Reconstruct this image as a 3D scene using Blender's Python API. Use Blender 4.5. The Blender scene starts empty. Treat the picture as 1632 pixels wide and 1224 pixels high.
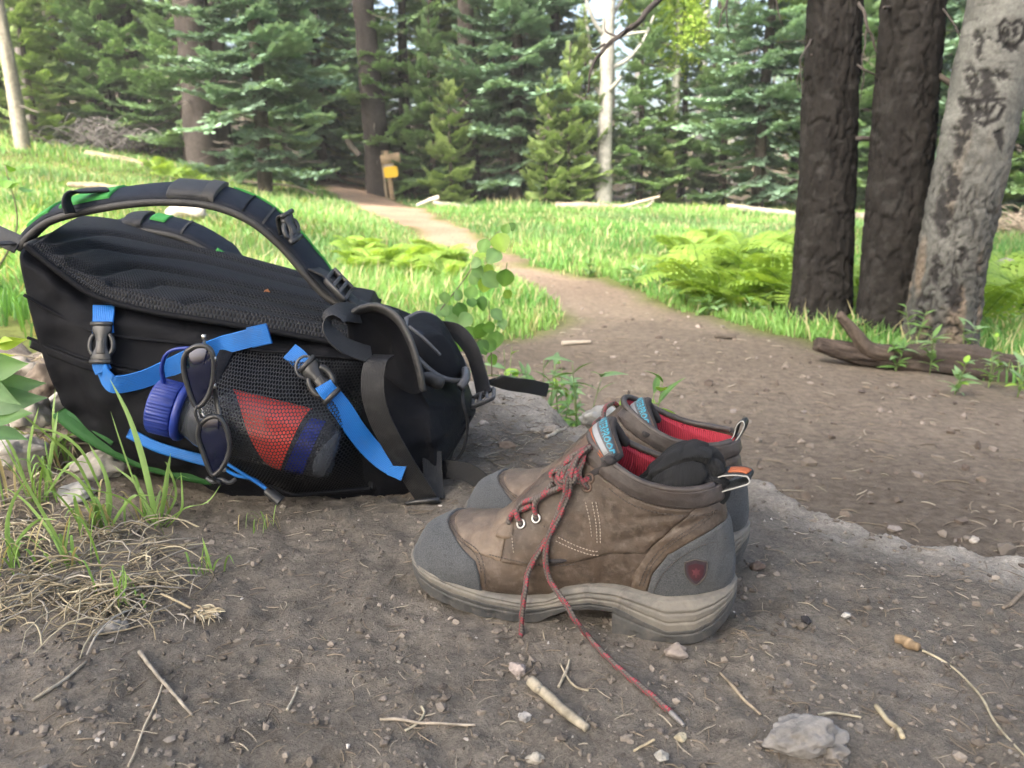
import bpy, math, random
import numpy as np
from mathutils import Vector, Matrix
rad = math.radians
sc = bpy.context.scene

# ------------------------------------------------------------------ camera, sky, sun, exposure
FPX, PITCH = 1226.0, rad(14.0)            # focal length in photo pixels (1632 wide), downward tilt
cam_d = bpy.data.cameras.new('camera')
cam = bpy.data.objects.new('camera', cam_d)
sc.collection.objects.link(cam)
cam_d.sensor_width = 34.6
cam_d.lens = 34.6 * FPX / 1632
cam_d.clip_start, cam_d.clip_end = 0.02, 400
cam.location = (0, 0, 0)
cam.rotation_euler = (rad(90) - PITCH, 0, 0)
cam_d.dof.use_dof = True
cam_d.dof.focus_distance = 0.80
cam_d.dof.aperture_fstop = 9.0
sc.camera = cam

SUN_EL, SUN_AZ = rad(43), rad(218)        # azimuth clockwise from +Y: the sun stands behind the camera, to the left
world = bpy.data.worlds.new('World')
sc.world = world
world.use_nodes = True
wn = world.node_tree.nodes
sky = wn.new('ShaderNodeTexSky')
sky.sky_type = 'NISHITA'
sky.sun_disc = False
sky.sun_elevation = SUN_EL
sky.sun_rotation = SUN_AZ
sky.air_density, sky.dust_density, sky.ozone_density = 1.0, 8.0, .6
world.node_tree.links.new(sky.outputs[0], wn['Background'].inputs[0])
wn['Background'].inputs[1].default_value = 0.15

sun_d = bpy.data.lights.new('sun', 'SUN')
sun_d.energy = 2.3
sun_d.angle = rad(32)
sun_d.color = (1.0, 0.975, 0.93)
sun = bpy.data.objects.new('sun', sun_d)
sc.collection.objects.link(sun)
sdir = Vector((math.sin(SUN_AZ) * math.cos(SUN_EL), math.cos(SUN_AZ) * math.cos(SUN_EL), math.sin(SUN_EL)))
sun.rotation_euler = sdir.to_track_quat('Z', 'Y').to_euler()

sc.view_settings.view_transform = 'Standard'
sc.view_settings.look = 'None'
sc.view_settings.gamma = 1.0
sc.view_settings.use_curve_mapping = False
sc.view_settings.exposure = 2.1
sc.cycles.use_denoising = True
sc.cycles.max_bounces = 6
sc.cycles.diffuse_bounces = 3
sc.cycles.use_adaptive_sampling = True
sc.cycles.adaptive_threshold = .03
sc.cycles.transparent_max_bounces = 12
sc.cycles.caustics_reflective = False
sc.cycles.caustics_refractive = False

# ------------------------------------------------------------------ helpers
rng = np.random.default_rng(7)
random.seed(7)
COL = sc.collection
_c, _s = math.cos(PITCH), math.sin(PITCH)

def ray(px, py):
    u, v = (px - 816) / FPX, (612 - py) / FPX
    return np.array([u, _c + _s * v, -_s + _c * v])

def P(px, py, Y):
    """the point at distance Y in front of the camera that the photo shows at pixel (px, py)"""
    r = ray(px, py)
    return r * (Y / r[1])

def _hash(i, j, k, seed):
    n = (i * 374761393 + j * 668265263 + k * 2147483647 + seed * 1274126177) & 0xffffffff
    n = ((n ^ (n >> 13)) * 1274126177) & 0xffffffff
    n = ((n ^ (n >> 16)) * 2246822519) & 0xffffffff
    return ((n ^ (n >> 15)) & 0xffffff) / 16777215.0

def vnoise(p, seed=0):
    p = np.asarray(p, float)
    q = np.floor(p).astype(np.int64)
    f = p - q
    f = f * f * f * (f * (f * 6 - 15) + 10)
    o = 0.0
    for a in (0, 1):
        for b in (0, 1):
            for c in (0, 1):
                w = (f[..., 0] if a else 1 - f[..., 0]) * (f[..., 1] if b else 1 - f[..., 1]) * (f[..., 2] if c else 1 - f[..., 2])
                o = o + w * _hash(q[..., 0] + a, q[..., 1] + b, q[..., 2] + c, seed)
    return o * 2 - 1

def fbm(p, oct=4, seed=0, gain=.5):
    p = np.asarray(p, float)
    o, a = 0.0, 1.0
    for i in range(oct):
        o = o + a * vnoise(p * 2 ** i + i * 17.3, seed + i)
        a *= gain
    return o

def worley(p, seed=0):
    p = np.asarray(p, float)
    q = np.floor(p).astype(np.int64)
    d1 = np.full(p.shape[:-1], 9.0)
    d2 = d1.copy()
    for a in (-1, 0, 1):
        for b in (-1, 0, 1):
            for c in (-1, 0, 1):
                i, j, k = q[..., 0] + a, q[..., 1] + b, q[..., 2] + c
                d = np.sqrt((i + _hash(i, j, k, seed) - p[..., 0]) ** 2 + (j + _hash(i, j, k, seed + 1) - p[..., 1]) ** 2 + (k + _hash(i, j, k, seed + 2) - p[..., 2]) ** 2)
                n1 = np.minimum(d1, d)
                d2 = np.minimum(np.maximum(d1, d), d2)
                d1 = n1
    return d1, d2

def sstep(a, b, x):
    t = np.clip((np.asarray(x, float) - a) / (b - a), 0, 1)
    return t * t * (3 - 2 * t)

def xyz(x, y, z=0.0):
    x, y, z = np.broadcast_arrays(np.asarray(x, float), y, z)
    return np.stack([x, y, z], -1)

def norm(v):
    v = np.asarray(v, float)
    return v / np.maximum(np.linalg.norm(v, axis=-1, keepdims=True), 1e-12)

def cat(pts, n):
    """Catmull-Rom curve through pts, n samples (even in parameter)"""
    p = np.asarray(pts, float)
    p = np.vstack([2 * p[0] - p[1], p, 2 * p[-1] - p[-2]])
    t = np.linspace(0, len(p) - 3, n)
    i = np.minimum(t.astype(int), len(p) - 4)
    f = (t - i)[:, None]
    a, b, c, d = p[i], p[i + 1], p[i + 2], p[i + 3]
    return .5 * (2 * b + (c - a) * f + (2 * a - 5 * b + 4 * c - d) * f * f + (3 * b - a - 3 * c + d) * f ** 3)

class MB:
    """collects vertices and faces of one mesh"""
    def __init__(s):
        s.V, s.T, s.Q, s.U, s.C, s.n = [], [], [], [], [], 0
    def add(s, V, F, uv=None, col=None):
        V = np.asarray(V, float).reshape(-1, 3)
        F = np.asarray(F, int)
        if F.size:
            (s.Q if F.shape[1] == 4 else s.T).append(F + s.n)
        s.V.append(V)
        s.U.append(np.zeros((len(V), 2)) if uv is None else np.asarray(uv, float).reshape(-1, 2))
        s.C.append(np.ones((len(V), 3)) * (1 if col is None else np.asarray(col, float)))
        s.n += len(V)
        return s
    def addF(s, base, F):
        F = np.asarray(F, int)
        (s.Q if F.shape[1] == 4 else s.T).append(F + base)
    def build(s, name, mat, parent=None, smooth=True):
        V = np.concatenate(s.V)
        U = np.concatenate(s.U)
        C = np.concatenate(s.C)
        q = np.concatenate(s.Q) if s.Q else np.zeros((0, 4), int)
        t = np.concatenate(s.T) if s.T else np.zeros((0, 3), int)
        me = bpy.data.meshes.new(name)
        me.vertices.add(len(V))
        me.vertices.foreach_set('co', V.astype(np.float32).ravel())
        loops = np.concatenate([q.ravel(), t.ravel()]).astype(np.int32)
        me.loops.add(len(loops))
        me.loops.foreach_set('vertex_index', loops)
        me.polygons.add(len(q) + len(t))
        st = np.concatenate([np.arange(len(q)) * 4, len(q) * 4 + np.arange(len(t)) * 3]).astype(np.int32)
        me.polygons.foreach_set('loop_start', st)
        me.polygons.foreach_set('use_smooth', np.full(len(st), smooth))
        me.update(calc_edges=True)
        uvl = me.uv_layers.new(name='UVMap')
        uvl.data.foreach_set('uv', U[loops].astype(np.float32).ravel())
        ca = me.attributes.new('col', 'FLOAT_COLOR', 'POINT')
        ca.data.foreach_set('color', np.concatenate([C, np.ones((len(C), 1))], 1).astype(np.float32).ravel())
        me.materials.append(mat)
        me.validate()
        return link(name, me, parent)

def link(name, me, parent=None):
    o = bpy.data.objects.new(name, me)
    COL.objects.link(o)
    if parent is not None:
        o.parent = parent
        o.matrix_parent_inverse = parent.matrix_basis.inverted()
    return o

def empty(name, loc=(0, 0, 0), parent=None):
    o = bpy.data.objects.new(name, None)
    o.location = tuple(float(a) for a in loc)
    COL.objects.link(o)
    return o

def tag(o, label=None, cat=None, group=None, kind=None):
    if label: o['label'] = label
    if cat: o['category'] = cat
    if group: o['group'] = group
    if kind: o['kind'] = kind
    return o

def copy_tree(o, parent=None):
    c = o.copy()
    COL.objects.link(c)
    if parent is not None: c.parent = parent
    for ch in [x for x in bpy.data.objects if x.parent == o]:
        copy_tree(ch, c)
    return c

def gridF(n, m, closed=False):
    """faces of an n x m grid; closed joins the last column to the first"""
    i, j = np.meshgrid(np.arange(n - 1), np.arange(m if closed else m - 1), indexing='ij')
    a = i * m + j
    b = i * m + (j + 1) % m
    return np.stack([a, b, b + m, a + m], -1).reshape(-1, 4)

def frames(p, up=None):
    p = np.asarray(p, float)
    t = norm(np.gradient(p, axis=0))
    a = np.array([0, 0, 1.0]) if up is None else np.asarray(up, float)
    if abs(t[0] @ a) > .9 and up is None: a = np.array([1.0, 0, 0])
    n = np.zeros_like(p)
    v = a - t[0] * (a @ t[0])
    n[0] = v / np.linalg.norm(v)
    for i in range(1, len(p)):
        v = n[i - 1] - t[i] * (n[i - 1] @ t[i])
        n[i] = v / max(np.linalg.norm(v), 1e-9)
    return t, n, np.cross(t, n)

def tube(mb, p, r, k=8, col=None, cap=True, flat=1.0, up=None):
    """round (or flattened) tube along the points p, radius r (number or per point)"""
    p = np.asarray(p, float)
    t, n, b = frames(p, up)
    r = np.broadcast_to(np.asarray(r, float), (len(p),))
    a = np.linspace(0, 2 * np.pi, k, endpoint=False)
    ring = p[:, None] + r[:, None, None] * (np.cos(a)[None, :, None] * n[:, None] * flat + np.sin(a)[None, :, None] * b[:, None])
    L = np.concatenate([[0], np.cumsum(np.linalg.norm(np.diff(p, axis=0), axis=1))])
    uv = np.stack(np.broadcast_arrays(L[:, None], (a / (2 * np.pi))[None]), -1)
    base = mb.n
    if col is not None:
        col = np.asarray(col, float)
        if col.ndim == 2: col = np.repeat(col, k, 0)
    mb.add(ring, gridF(len(p), k, True), uv, col)
    if cap:
        for e, s in ((0, 1), (len(p) - 1, -1)):
            c = mb.n
            mb.add([p[e]], np.zeros((0, 3)), [[L[e], 0]], None if col is None else (col if col.ndim == 1 else col[e * k:e * k + 1]))
            i = np.arange(k)
            F = np.stack([np.full(k, c), base + e * k + (i + 1) % k, base + e * k + i], -1)
            mb.T.append(F if s == 1 else F[:, ::-1])
    return mb

def ribbon(mb, p, wd, width, thick, col=None):
    """flat webbing along p: wd = width direction(s)"""
    p = np.asarray(p, float)
    t = norm(np.gradient(p, axis=0))
    w = np.broadcast_to(np.asarray(wd, float), p.shape)
    w = norm(w - t * np.sum(w * t, -1, keepdims=True))
    n = np.cross(t, w)
    width = np.broadcast_to(np.asarray(width, float), (len(p),))[:, None]
    e = .18
    cs = [(-.5, 0), (-.5 + e * thick / width.mean(), .5), (-.17, .5), (.17, .5), (.5 - e * thick / width.mean(), .5), (.5, 0), (.5 - e * thick / width.mean(), -.5), (.17, -.5), (-.17, -.5), (-.5 + e * thick / width.mean(), -.5)]
    ring = np.stack([p + w * width * a + n * thick * b for a, b in cs], 1)
    L = np.concatenate([[0], np.cumsum(np.linalg.norm(np.diff(p, axis=0), axis=1))])
    k = len(cs)
    uv = np.stack(np.broadcast_arrays(L[:, None], np.array([c[0] for c in cs])[None] * width), -1)
    base = mb.n
    mb.add(ring, gridF(len(p), k, True), uv, col)
    for e2, s in ((0, 1), (len(p) - 1, -1)):
        o = base + e2 * k
        F = np.array([[o, o + 5, o + 4, o + 1], [o + 1, o + 4, o + 3, o + 2], [o, o + 9, o + 6, o + 5], [o + 9, o + 8, o + 7, o + 6]])
        mb.Q.append(F if s == 1 else F[:, ::-1])
    return mb

def box(mb, c, ax, ay, az, bev=.0, col=None):
    """box with half-axes ax, ay, az (vectors) and chamfered edges"""
    c, ax, ay, az = (np.asarray(v, float) for v in (c, ax, ay, az))
    if bev <= 0:
        s = np.array([[i, j, k] for k in (-1, 1) for j in (-1, 1) for i in (-1, 1)])
        V = c + s[:, :1] * ax + s[:, 1:2] * ay + s[:, 2:] * az
        return mb.add(V, [[0, 2, 3, 1], [4, 5, 7, 6], [0, 1, 5, 4], [2, 6, 7, 3], [0, 4, 6, 2], [1, 3, 7, 5]], None, col)
    la, lb, lc = (np.linalg.norm(v) for v in (ax, ay, az))
    fa, fb, fc = (max(0., 1 - bev / l) for l in (la, lb, lc))
    rows = []
    for z, q in ((-1, 0), (-fc, 1), (fc, 1), (1, 0)):
        A, B = (1, 1) if q else (fa, fb)
        a2, b2 = (fa, fb) if q else (max(0, 2 * fa - 1), max(0, 2 * fb - 1))
        rows.append([c + x * ax + y * ay + z * az for x, y in ((-a2, -B), (a2, -B), (A, -b2), (A, b2), (a2, B), (-a2, B), (-A, b2), (-A, -b2))])
    b0 = mb.n
    mb.add(np.array(rows), gridF(4, 8, True), None, col)
    for o, s in ((0, 1), (24, -1)):
        F = np.array([[0, 5, 4, 1], [1, 4, 3, 2], [0, 7, 6, 5]]) + b0 + o
        mb.Q.append(F if s == 1 else F[:, ::-1])
    return mb

# ------------------------------------------------------------------ materials
def nodes(name):
    m = bpy.data.materials.new(name)
    m.use_nodes = True
    return m, m.node_tree, m.node_tree.nodes['Principled BSDF']

def N(t, kind, **kw):
    n = t.nodes.new(kind)
    for k, v in kw.items():
        if k.startswith('i_'):
            n.inputs[int(k[2:]) if k[2:].isdigit() else k[2:].replace('_', ' ')].default_value = v
        else:
            setattr(n, k, v)
    return n

def mathn(t, op, a, b=None, c=None):
    n = t.nodes.new('ShaderNodeMath')
    n.operation = op
    for i, x in enumerate((a, b, c)):
        if x is None: continue
        if isinstance(x, (int, float)): n.inputs[i].default_value = x
        else: t.links.new(x, n.inputs[i])
    return n.outputs[0]

def mixc(t, f, a, b, mode='MIX'):
    n = t.nodes.new('ShaderNodeMix')
    n.data_type, n.blend_type = 'RGBA', mode
    for i, x in ((0, f), (6, a), (7, b)):
        if isinstance(x, (int, float)): n.inputs[i].default_value = x
        elif isinstance(x, tuple): n.inputs[i].default_value = x + (1,) if len(x) == 3 else x
        else: t.links.new(x, n.inputs[i])
    return n.outputs[2]

def noise(t, scale, detail=4, rough=.55, vec=None, dist=0.0):
    n = N(t, 'ShaderNodeTexNoise')
    n.inputs['Scale'].default_value = scale
    n.inputs['Detail'].default_value = detail
    n.inputs['Roughness'].default_value = rough
    n.inputs['Distortion'].default_value = dist
    if vec is None: vec = N(t, 'ShaderNodeTexCoord').outputs['Object']
    t.links.new(vec, n.inputs['Vector'])
    return n.outputs[0]

def ramp(t, x, a, b):
    n = N(t, 'ShaderNodeMapRange', clamp=True)
    t.links.new(x, n.inputs[0])
    n.inputs[1].default_value, n.inputs[2].default_value = a, b
    return n.outputs[0]

def bump(t, b, h, strength=.3, dist=.002):
    n = N(t, 'ShaderNodeBump')
    n.inputs['Strength'].default_value = strength
    n.inputs['Distance'].default_value = dist
    t.links.new(h, n.inputs['Height'])
    t.links.new(n.outputs[0], b.inputs['Normal'])
    return n

def plain(name, c, rough=.6, c2=None, scale=60, bstr=.2, bdist=.001, bscale=400, metal=0, spec=.5, sheen=0.0, lo=.4, hi=.65):
    """principled surface: two tones mixed by noise, fine noise relief"""
    m, t, b = nodes(name)
    b.inputs['Roughness'].default_value = rough
    b.inputs['Metallic'].default_value = metal
    b.inputs['Specular IOR Level'].default_value = spec
    b.inputs['Sheen Weight'].default_value = sheen
    if c2 is None: c2 = tuple(x * .75 for x in c)
    t.links.new(mixc(t, ramp(t, noise(t, scale), lo, hi), c, c2), b.inputs['Base Color'])
    if bstr: bump(t, b, noise(t, bscale, 3), bstr, bdist)
    return m

def leafm(name, c=None, trans=.4, rough=.5, var=.25, scale=9.0, tcol=None):
    """leaf surface: light passes through; colour from c or from the mesh's colour layer"""
    m, t, b = nodes(name)
    if c is None:
        a = N(t, 'ShaderNodeAttribute', attribute_name='col').outputs['Color']
    else:
        a = N(t, 'ShaderNodeRGB').outputs[0]
        a.default_value = c + (1,)
    n = noise(t, scale, 2)
    k = mixc(t, 1.0, a, mixc(t, n, (1 - var,) * 3, (1 + var,) * 3), 'MULTIPLY')
    t.links.new(k, b.inputs['Base Color'])
    b.inputs['Roughness'].default_value = rough
    b.inputs['Specular IOR Level'].default_value = .3
    tr = N(t, 'ShaderNodeBsdfTranslucent')
    t.links.new(mixc(t, 1.0, k, tcol or (1.25, 1.15, .6), 'MULTIPLY'), tr.inputs[0])
    mx = N(t, 'ShaderNodeMixShader', i_0=trans)
    t.links.new(b.outputs[0], mx.inputs[1])
    t.links.new(tr.outputs[0], mx.inputs[2])
    t.links.new(mx.outputs[0], t.nodes['Material Output'].inputs[0])
    return m

def colm(name, rough=.85, bscale=80, bstr=.5, bdist=.003, var=.3, vscale=30, spec=.25, detail=4):
    """surface coloured by the mesh's colour layer, with noise variation and relief"""
    m, t, b = nodes(name)
    a = N(t, 'ShaderNodeAttribute', attribute_name='col').outputs['Color']
    n = noise(t, vscale, 5, .65)
    k = mixc(t, 1.0, a, mixc(t, ramp(t, n, .25, .75), (1 - var,) * 3, (1 + var,) * 3), 'MULTIPLY')
    t.links.new(k, b.inputs['Base Color'])
    b.inputs['Roughness'].default_value = rough
    b.inputs['Specular IOR Level'].default_value = spec
    bump(t, b, noise(t, bscale, detail, .65), bstr, bdist)
    return m
# ------------------------------------------------------------------ terrain
ctl = [P(*q) for q in [(1400, 760, 1.73), (1100, 700, 2.05), (1632, 700, 2.05), (1000, 560, 3.1), (1310, 515, 3.8), (1418, 540, 3.6), (1500, 546, 3.4),
    (880, 510, 4.0), (960, 450, 5.6), (1150, 505, 4.1), (760, 385, 8.3), (660, 345, 11), (560, 310, 15), (625, 318, 15.5), (30, 235, 14), (250, 265, 14),
    (400, 300, 14), (900, 330, 14), (1150, 315, 22), (1280, 345, 12), (1560, 375, 9), (1595, 455, 5.6), (20, 500, 2.5), (100, 350, 6.5), (300, 330, 7.5),
    (650, 450, 5), (600, 380, 7.8), (450, 500, 3.2), (800, 545, 3.3), (1200, 400, 7.2), (1050, 350, 11), (20, 300, 9.5), (740, 330, 14.5)]]
ctl += [np.array(q, float) for q in [(-3, 0, -.45), (3, 0, -.72), (0, -3, -.6), (-4, 3, -.2), (4, 3, -.7), (-12, 14, 1.4), (-20, 25, 3.6), (0, 25, .5), (0, 40, 2.0),
    (15, 25, .3), (20, 40, 1.5), (9, 9, -.5), (30, 10, 0), (-30, 5, 3), (0, 60, 4), (40, 60, 3), (-40, 60, 9), (6, -4, -.8), (-6, -4, -.2), (0, .6, -.68), (-1.2, 1.2, -.44), (40, 0, 0), (-40, 0, 3)]]
ctl = np.array(ctl)
def _phi(a, b):
    return np.sqrt(((a[:, None] - b[None]) ** 2).sum(-1) + .36)
_w = np.linalg.solve(_phi(ctl[:, :2], ctl[:, :2]) + np.eye(len(ctl)) * .02, ctl[:, 2] - (-.3))
def terrain(x, y):
    x, y = np.broadcast_arrays(np.asarray(x, float), np.asarray(y, float))
    q = np.stack([x.ravel(), y.ravel()], 1)
    z = np.concatenate([_phi(q[i:i + 20000], ctl[:, :2]) @ _w for i in range(0, len(q), 20000)]) - .3
    z = z.reshape(x.shape)
    d = np.hypot(x, y)
    return z + fbm(xyz(x * .9, y * .9), 3, 3) * .03 * sstep(2, 8, d) + fbm(xyz(x * 5, y * 5), 3, 5) * .008

# edge of the near dirt bank (a low boulder under trodden soil), from left round the back to the right
edge = np.array([(-2.6, 2.3), (-1.6, 2.0), (-.8, 1.84), (-.3, 1.74), (-.035, 1.585), (.07, 1.44), (.159, 1.294), (.26, 1.17), (.353, 1.061), (.469, .914), (.597, .824), (.78, .76), (1.0, .62), (1.25, .3), (1.4, -.2), (1.5, -1.5)])
def edge_d(x, y):
    """distance to the bank's edge, positive on the bank"""
    x, y = np.asarray(x, float), np.asarray(y, float)
    best = np.full(x.shape, 9e9)
    sg = np.ones(x.shape)
    for a, b in zip(edge[:-1], edge[1:]):
        ab = b - a
        L = ab @ ab
        t = np.clip(((x - a[0]) * ab[0] + (y - a[1]) * ab[1]) / L, 0, 1)
        d = np.hypot(x - a[0] - t * ab[0], y - a[1] - t * ab[1])
        s = np.where(ab[0] * (y - a[1]) - ab[1] * (x - a[0]) < 0, 1.0, -1.0)
        m = d < best
        best, sg = np.where(m, d, best), np.where(m, s, sg)
    return best * sg
ZB = -.40
def mound(x, y, fine=True):
    d = edge_d(x, y)
    d = d + .035 * fbm(xyz(np.asarray(x) * 6, np.asarray(y) * 6), 3, 21)
    z = ZB + .006 * fbm(xyz(np.asarray(x) * 3.2, np.asarray(y) * 3.2), 2, 11) - .02 * sstep(.22, 0, d) ** 2
    z = z - 1.3 * np.clip(-d, 0, None) ** 1.15 - .03 * sstep(0, -.03, d)
    if fine:
        q = xyz(np.asarray(x), np.asarray(y))
        z = z + .0035 * fbm(q * 22, 3, 31) + .0022 * fbm(q * 70, 3, 41, .6)
        r = 1 - np.abs(fbm(q * np.array([26, 40, 1]), 3, 51))
        z = z + .002 * r
        z = z + (sstep(.10, .0, d) * .012) * np.abs(fbm(q * 14, 3, 61))
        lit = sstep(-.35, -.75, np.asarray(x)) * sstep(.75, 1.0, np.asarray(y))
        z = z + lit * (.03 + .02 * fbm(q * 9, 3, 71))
    return z
def gz(x, y):
    return np.maximum(terrain(x, y), mound(x, y))
def G(px, py, t0=.3, t1=40):
    """where the photo's pixel meets the ground"""
    r = ray(px, py)
    ts = np.geomspace(t0, t1, 260)
    q = r[None] * ts[:, None]
    h = q[:, 2] - gz(q[:, 0], q[:, 1])
    i = int(np.argmax(h < 0))
    a, b = ts[max(i - 1, 0)], ts[i]
    for _ in range(11):
        m = (a + b) / 2
        p = r * m
        if p[2] < gz(p[0], p[1]): b = m
        else: a = m
    return r * b
def onground(x, y, dz=0.0):
    return np.array([x, y, float(gz(x, y)) + dz])

# the trodden dirt: outline of the trail
pl = [(515, 300), (600, 345), (690, 385), (750, 408), (800, 432), (850, 462), (900, 492), (905, 515), (870, 530), (800, 545)]
pr = [(592, 302), (640, 325), (720, 358), (760, 377), (800, 397), (835, 425), (880, 433), (960, 447), (1010, 462), (1040, 482), (1100, 503), (1150, 516), (1210, 532), (1262, 540), (1300, 553), (1360, 568), (1440, 582), (1530, 597), (1632, 618)]
PLW = np.array([G(*q)[:2] for q in pl])
PRW = np.array([G(*q)[:2] for q in pr])
poly = np.vstack([[-4.8, 19.], PLW, [[-.45, 3.0], [-.9, 2.45], [-1.3, 1.2], [-2.2, -1], [-2, -6], [12, -6], [9, 1.6]], PRW[::-1], [-3.2, 19.]])
def path_d(x, y):
    """distance into the trail outline, negative outside"""
    x, y = np.asarray(x, float), np.asarray(y, float)
    best = np.full(x.shape, 9e9)
    ins = np.zeros(x.shape, bool)
    for a, b in zip(poly, np.roll(poly, -1, 0)):
        ab = b - a
        t = np.clip(((x - a[0]) * ab[0] + (y - a[1]) * ab[1]) / (ab @ ab), 0, 1)
        best = np.minimum(best, np.hypot(x - a[0] - t * ab[0], y - a[1] - t * ab[1]))
        cr = (a[1] > y) != (b[1] > y)
        xi = a[0] + (y - a[1]) / (b[1] - a[1] + 1e-12) * ab[0]
        ins ^= cr & (x < xi)
    return np.where(ins, best, -best)

gx = np.concatenate([np.linspace(-55, -8, 40)[:-1], np.linspace(-8, 8, 190)[:-1], np.linspace(8, 55, 40)])
gy = np.concatenate([np.linspace(-7, 1.2, 20)[:-1], np.linspace(1.2, 8, 130)[:-1], np.linspace(8, 20, 70)[:-1], np.linspace(20, 80, 40)])
GX, GY = np.meshgrid(gx, gy)
GZ = terrain(GX, GY)
pd = path_d(GX, GY) + .12 * fbm(xyz(GX * 2.2, GY * 2.2), 3, 81) * sstep(2, 5, GY)
k = sstep(-.12, .12, pd)[..., None]
nz = fbm(xyz(GX * 1.3, GY * 1.3), 4, 83)[..., None]
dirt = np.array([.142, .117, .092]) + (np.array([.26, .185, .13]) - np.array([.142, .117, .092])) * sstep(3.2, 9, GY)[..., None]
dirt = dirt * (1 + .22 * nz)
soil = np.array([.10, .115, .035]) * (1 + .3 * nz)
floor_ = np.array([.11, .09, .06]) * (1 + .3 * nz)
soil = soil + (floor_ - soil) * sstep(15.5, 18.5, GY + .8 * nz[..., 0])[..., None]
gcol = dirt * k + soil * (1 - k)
m_ground = colm('ground_soil', .95, 55, .8, .02, .42, 34, .1, 8)
GF = gridF(len(gy), len(gx))
onp = (pd.ravel()[GF].mean(1) > 0)
Vg = np.stack([GX, GY, GZ], -1).reshape(-1, 3)
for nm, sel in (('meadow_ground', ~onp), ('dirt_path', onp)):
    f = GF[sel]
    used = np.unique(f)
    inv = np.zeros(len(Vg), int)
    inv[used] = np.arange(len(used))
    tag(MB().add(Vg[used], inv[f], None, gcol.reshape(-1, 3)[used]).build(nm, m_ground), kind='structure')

# near bank of trodden soil
mx = np.concatenate([np.linspace(-2.8, -1.0, 60)[:-1], np.linspace(-1.0, .85, 350)[:-1], np.linspace(.85, 1.9, 40)])
my = np.concatenate([np.linspace(-1.6, .40, 40)[:-1], np.linspace(.40, 1.25, 185)[:-1], np.linspace(1.25, 1.75, 70)[:-1], np.linspace(1.75, 2.7, 50)])
MX, MY = np.meshgrid(mx, my)
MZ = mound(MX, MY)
md = edge_d(MX, MY)
q = xyz(MX, MY)
n1 = fbm(q * 4, 4, 91)
n2 = fbm(q * 38, 3, 93)
mc = np.array([.160, .142, .121])[None, None] * (1 + .16 * n1 + .14 * n2)[..., None]
pale = (sstep(.13, .01, md + .05 * n1) * .85)[..., None]
mc = mc * (1 - pale) + pale * np.array([.33, .305, .27]) * (1 + .25 * n2)[..., None]
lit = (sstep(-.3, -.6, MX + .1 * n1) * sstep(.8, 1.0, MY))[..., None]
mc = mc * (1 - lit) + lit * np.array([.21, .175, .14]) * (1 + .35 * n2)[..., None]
m_bank, t, b = nodes('trodden_soil')
a = N(t, 'ShaderNodeAttribute', attribute_name='col').outputs['Color']
f1, f2, f3 = noise(t, 150, 8, .72), noise(t, 620, 5, .7), noise(t, 22, 5, .6)
k = mixc(t, 1.0, a, mixc(t, ramp(t, f1, .30, .70), (.62,) * 3, (1.32,) * 3), 'MULTIPLY')
k = mixc(t, 1.0, k, mixc(t, ramp(t, f2, .30, .70), (.72,) * 3, (1.25,) * 3), 'MULTIPLY')
k = mixc(t, mathn(t, 'MULTIPLY', ramp(t, f3, .45, .75), .35), k, (.165, .147, .128))
t.links.new(k, b.inputs['Base Color'])
b.inputs['Roughness'].default_value = .97
b.inputs['Specular IOR Level'].default_value = .1
bump(t, b, mathn(t, 'ADD', f1, mathn(t, 'MULTIPLY', f2, .35)), .9, .006)
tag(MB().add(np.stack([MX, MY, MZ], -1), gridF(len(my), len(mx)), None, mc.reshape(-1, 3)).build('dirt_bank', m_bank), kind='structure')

# ------------------------------------------------------------------ meadow grass (nobody could count it)
def blades(n, px, py, pz, h, w, lean, col, tipcol, seed=1, curl=.5):
    """n grass blades: each a bent strip of five points"""
    g = np.random.default_rng(seed)
    a = g.uniform(0, 2 * np.pi, n)
    b = g.uniform(0, 2 * np.pi, n)
    d = np.stack([np.cos(a), np.sin(a), 0 * a], -1)
    s = np.stack([np.cos(b), np.sin(b), 0 * b], -1)
    base = np.stack([px, py, pz], -1)
    up = np.array([0, 0, 1.0])
    ln = lean[:, None]
    H, W = h[:, None], w[:, None]
    mid = base + up * H * .55 + d * H * ln * .3
    tip = base + up * H * (1 - curl * ln ** 2 * .5) + d * H * ln
    V = np.stack([base - s * W, base + s * W, mid - s * W * .8, mid + s * W * .8, tip], 1)
    i = np.arange(n)[:, None] * 5
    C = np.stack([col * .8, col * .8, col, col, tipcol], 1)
    return V.reshape(-1, 3), np.concatenate([i + np.array([[0, 1, 3, 2]])]), i + np.array([[2, 3, 4]]), C.reshape(-1, 3)

n = 275000
g = np.random.default_rng(3)
yy = 2.0 * (17.5 / 2.0) ** (g.uniform(0, 1, n) ** .85)
xx = g.uniform(-1.12, 1, n) * (yy * .86 + .8)
pdv = path_d(xx, yy)
nzv = fbm(xyz(xx * 1.1, yy * 1.1), 3, 101)
keep = (pdv < -.02 + .10 * fbm(xyz(xx * 3, yy * 3), 2, 103)) & (edge_d(xx, yy) < -.15) & (yy + 1.2 * nzv < 17)
keep &= g.uniform(0, 1, n) < np.clip(.25 + 6 * -pdv, 0, 1)
keep &= g.uniform(0, 1, n) < np.where(yy > 14.5, .5, 1)
keep &= g.uniform(0, 1, n) < sstep(2.0, 3.0, yy + .2 * nzv)
xx, yy, pdv, nzv = xx[keep], yy[keep], pdv[keep], nzv[keep]
n = len(xx)
h = (.05 + .065 * g.uniform(0, 1, n) ** 1.5) * (1 + .55 * fbm(xyz(xx * .9, yy * .9), 2, 105)) * (.6 + .4 * sstep(.0, .5, -pdv))
h *= 1 + .25 * sstep(4, 2.5, yy) + .10 * sstep(8, 14, yy)
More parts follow.
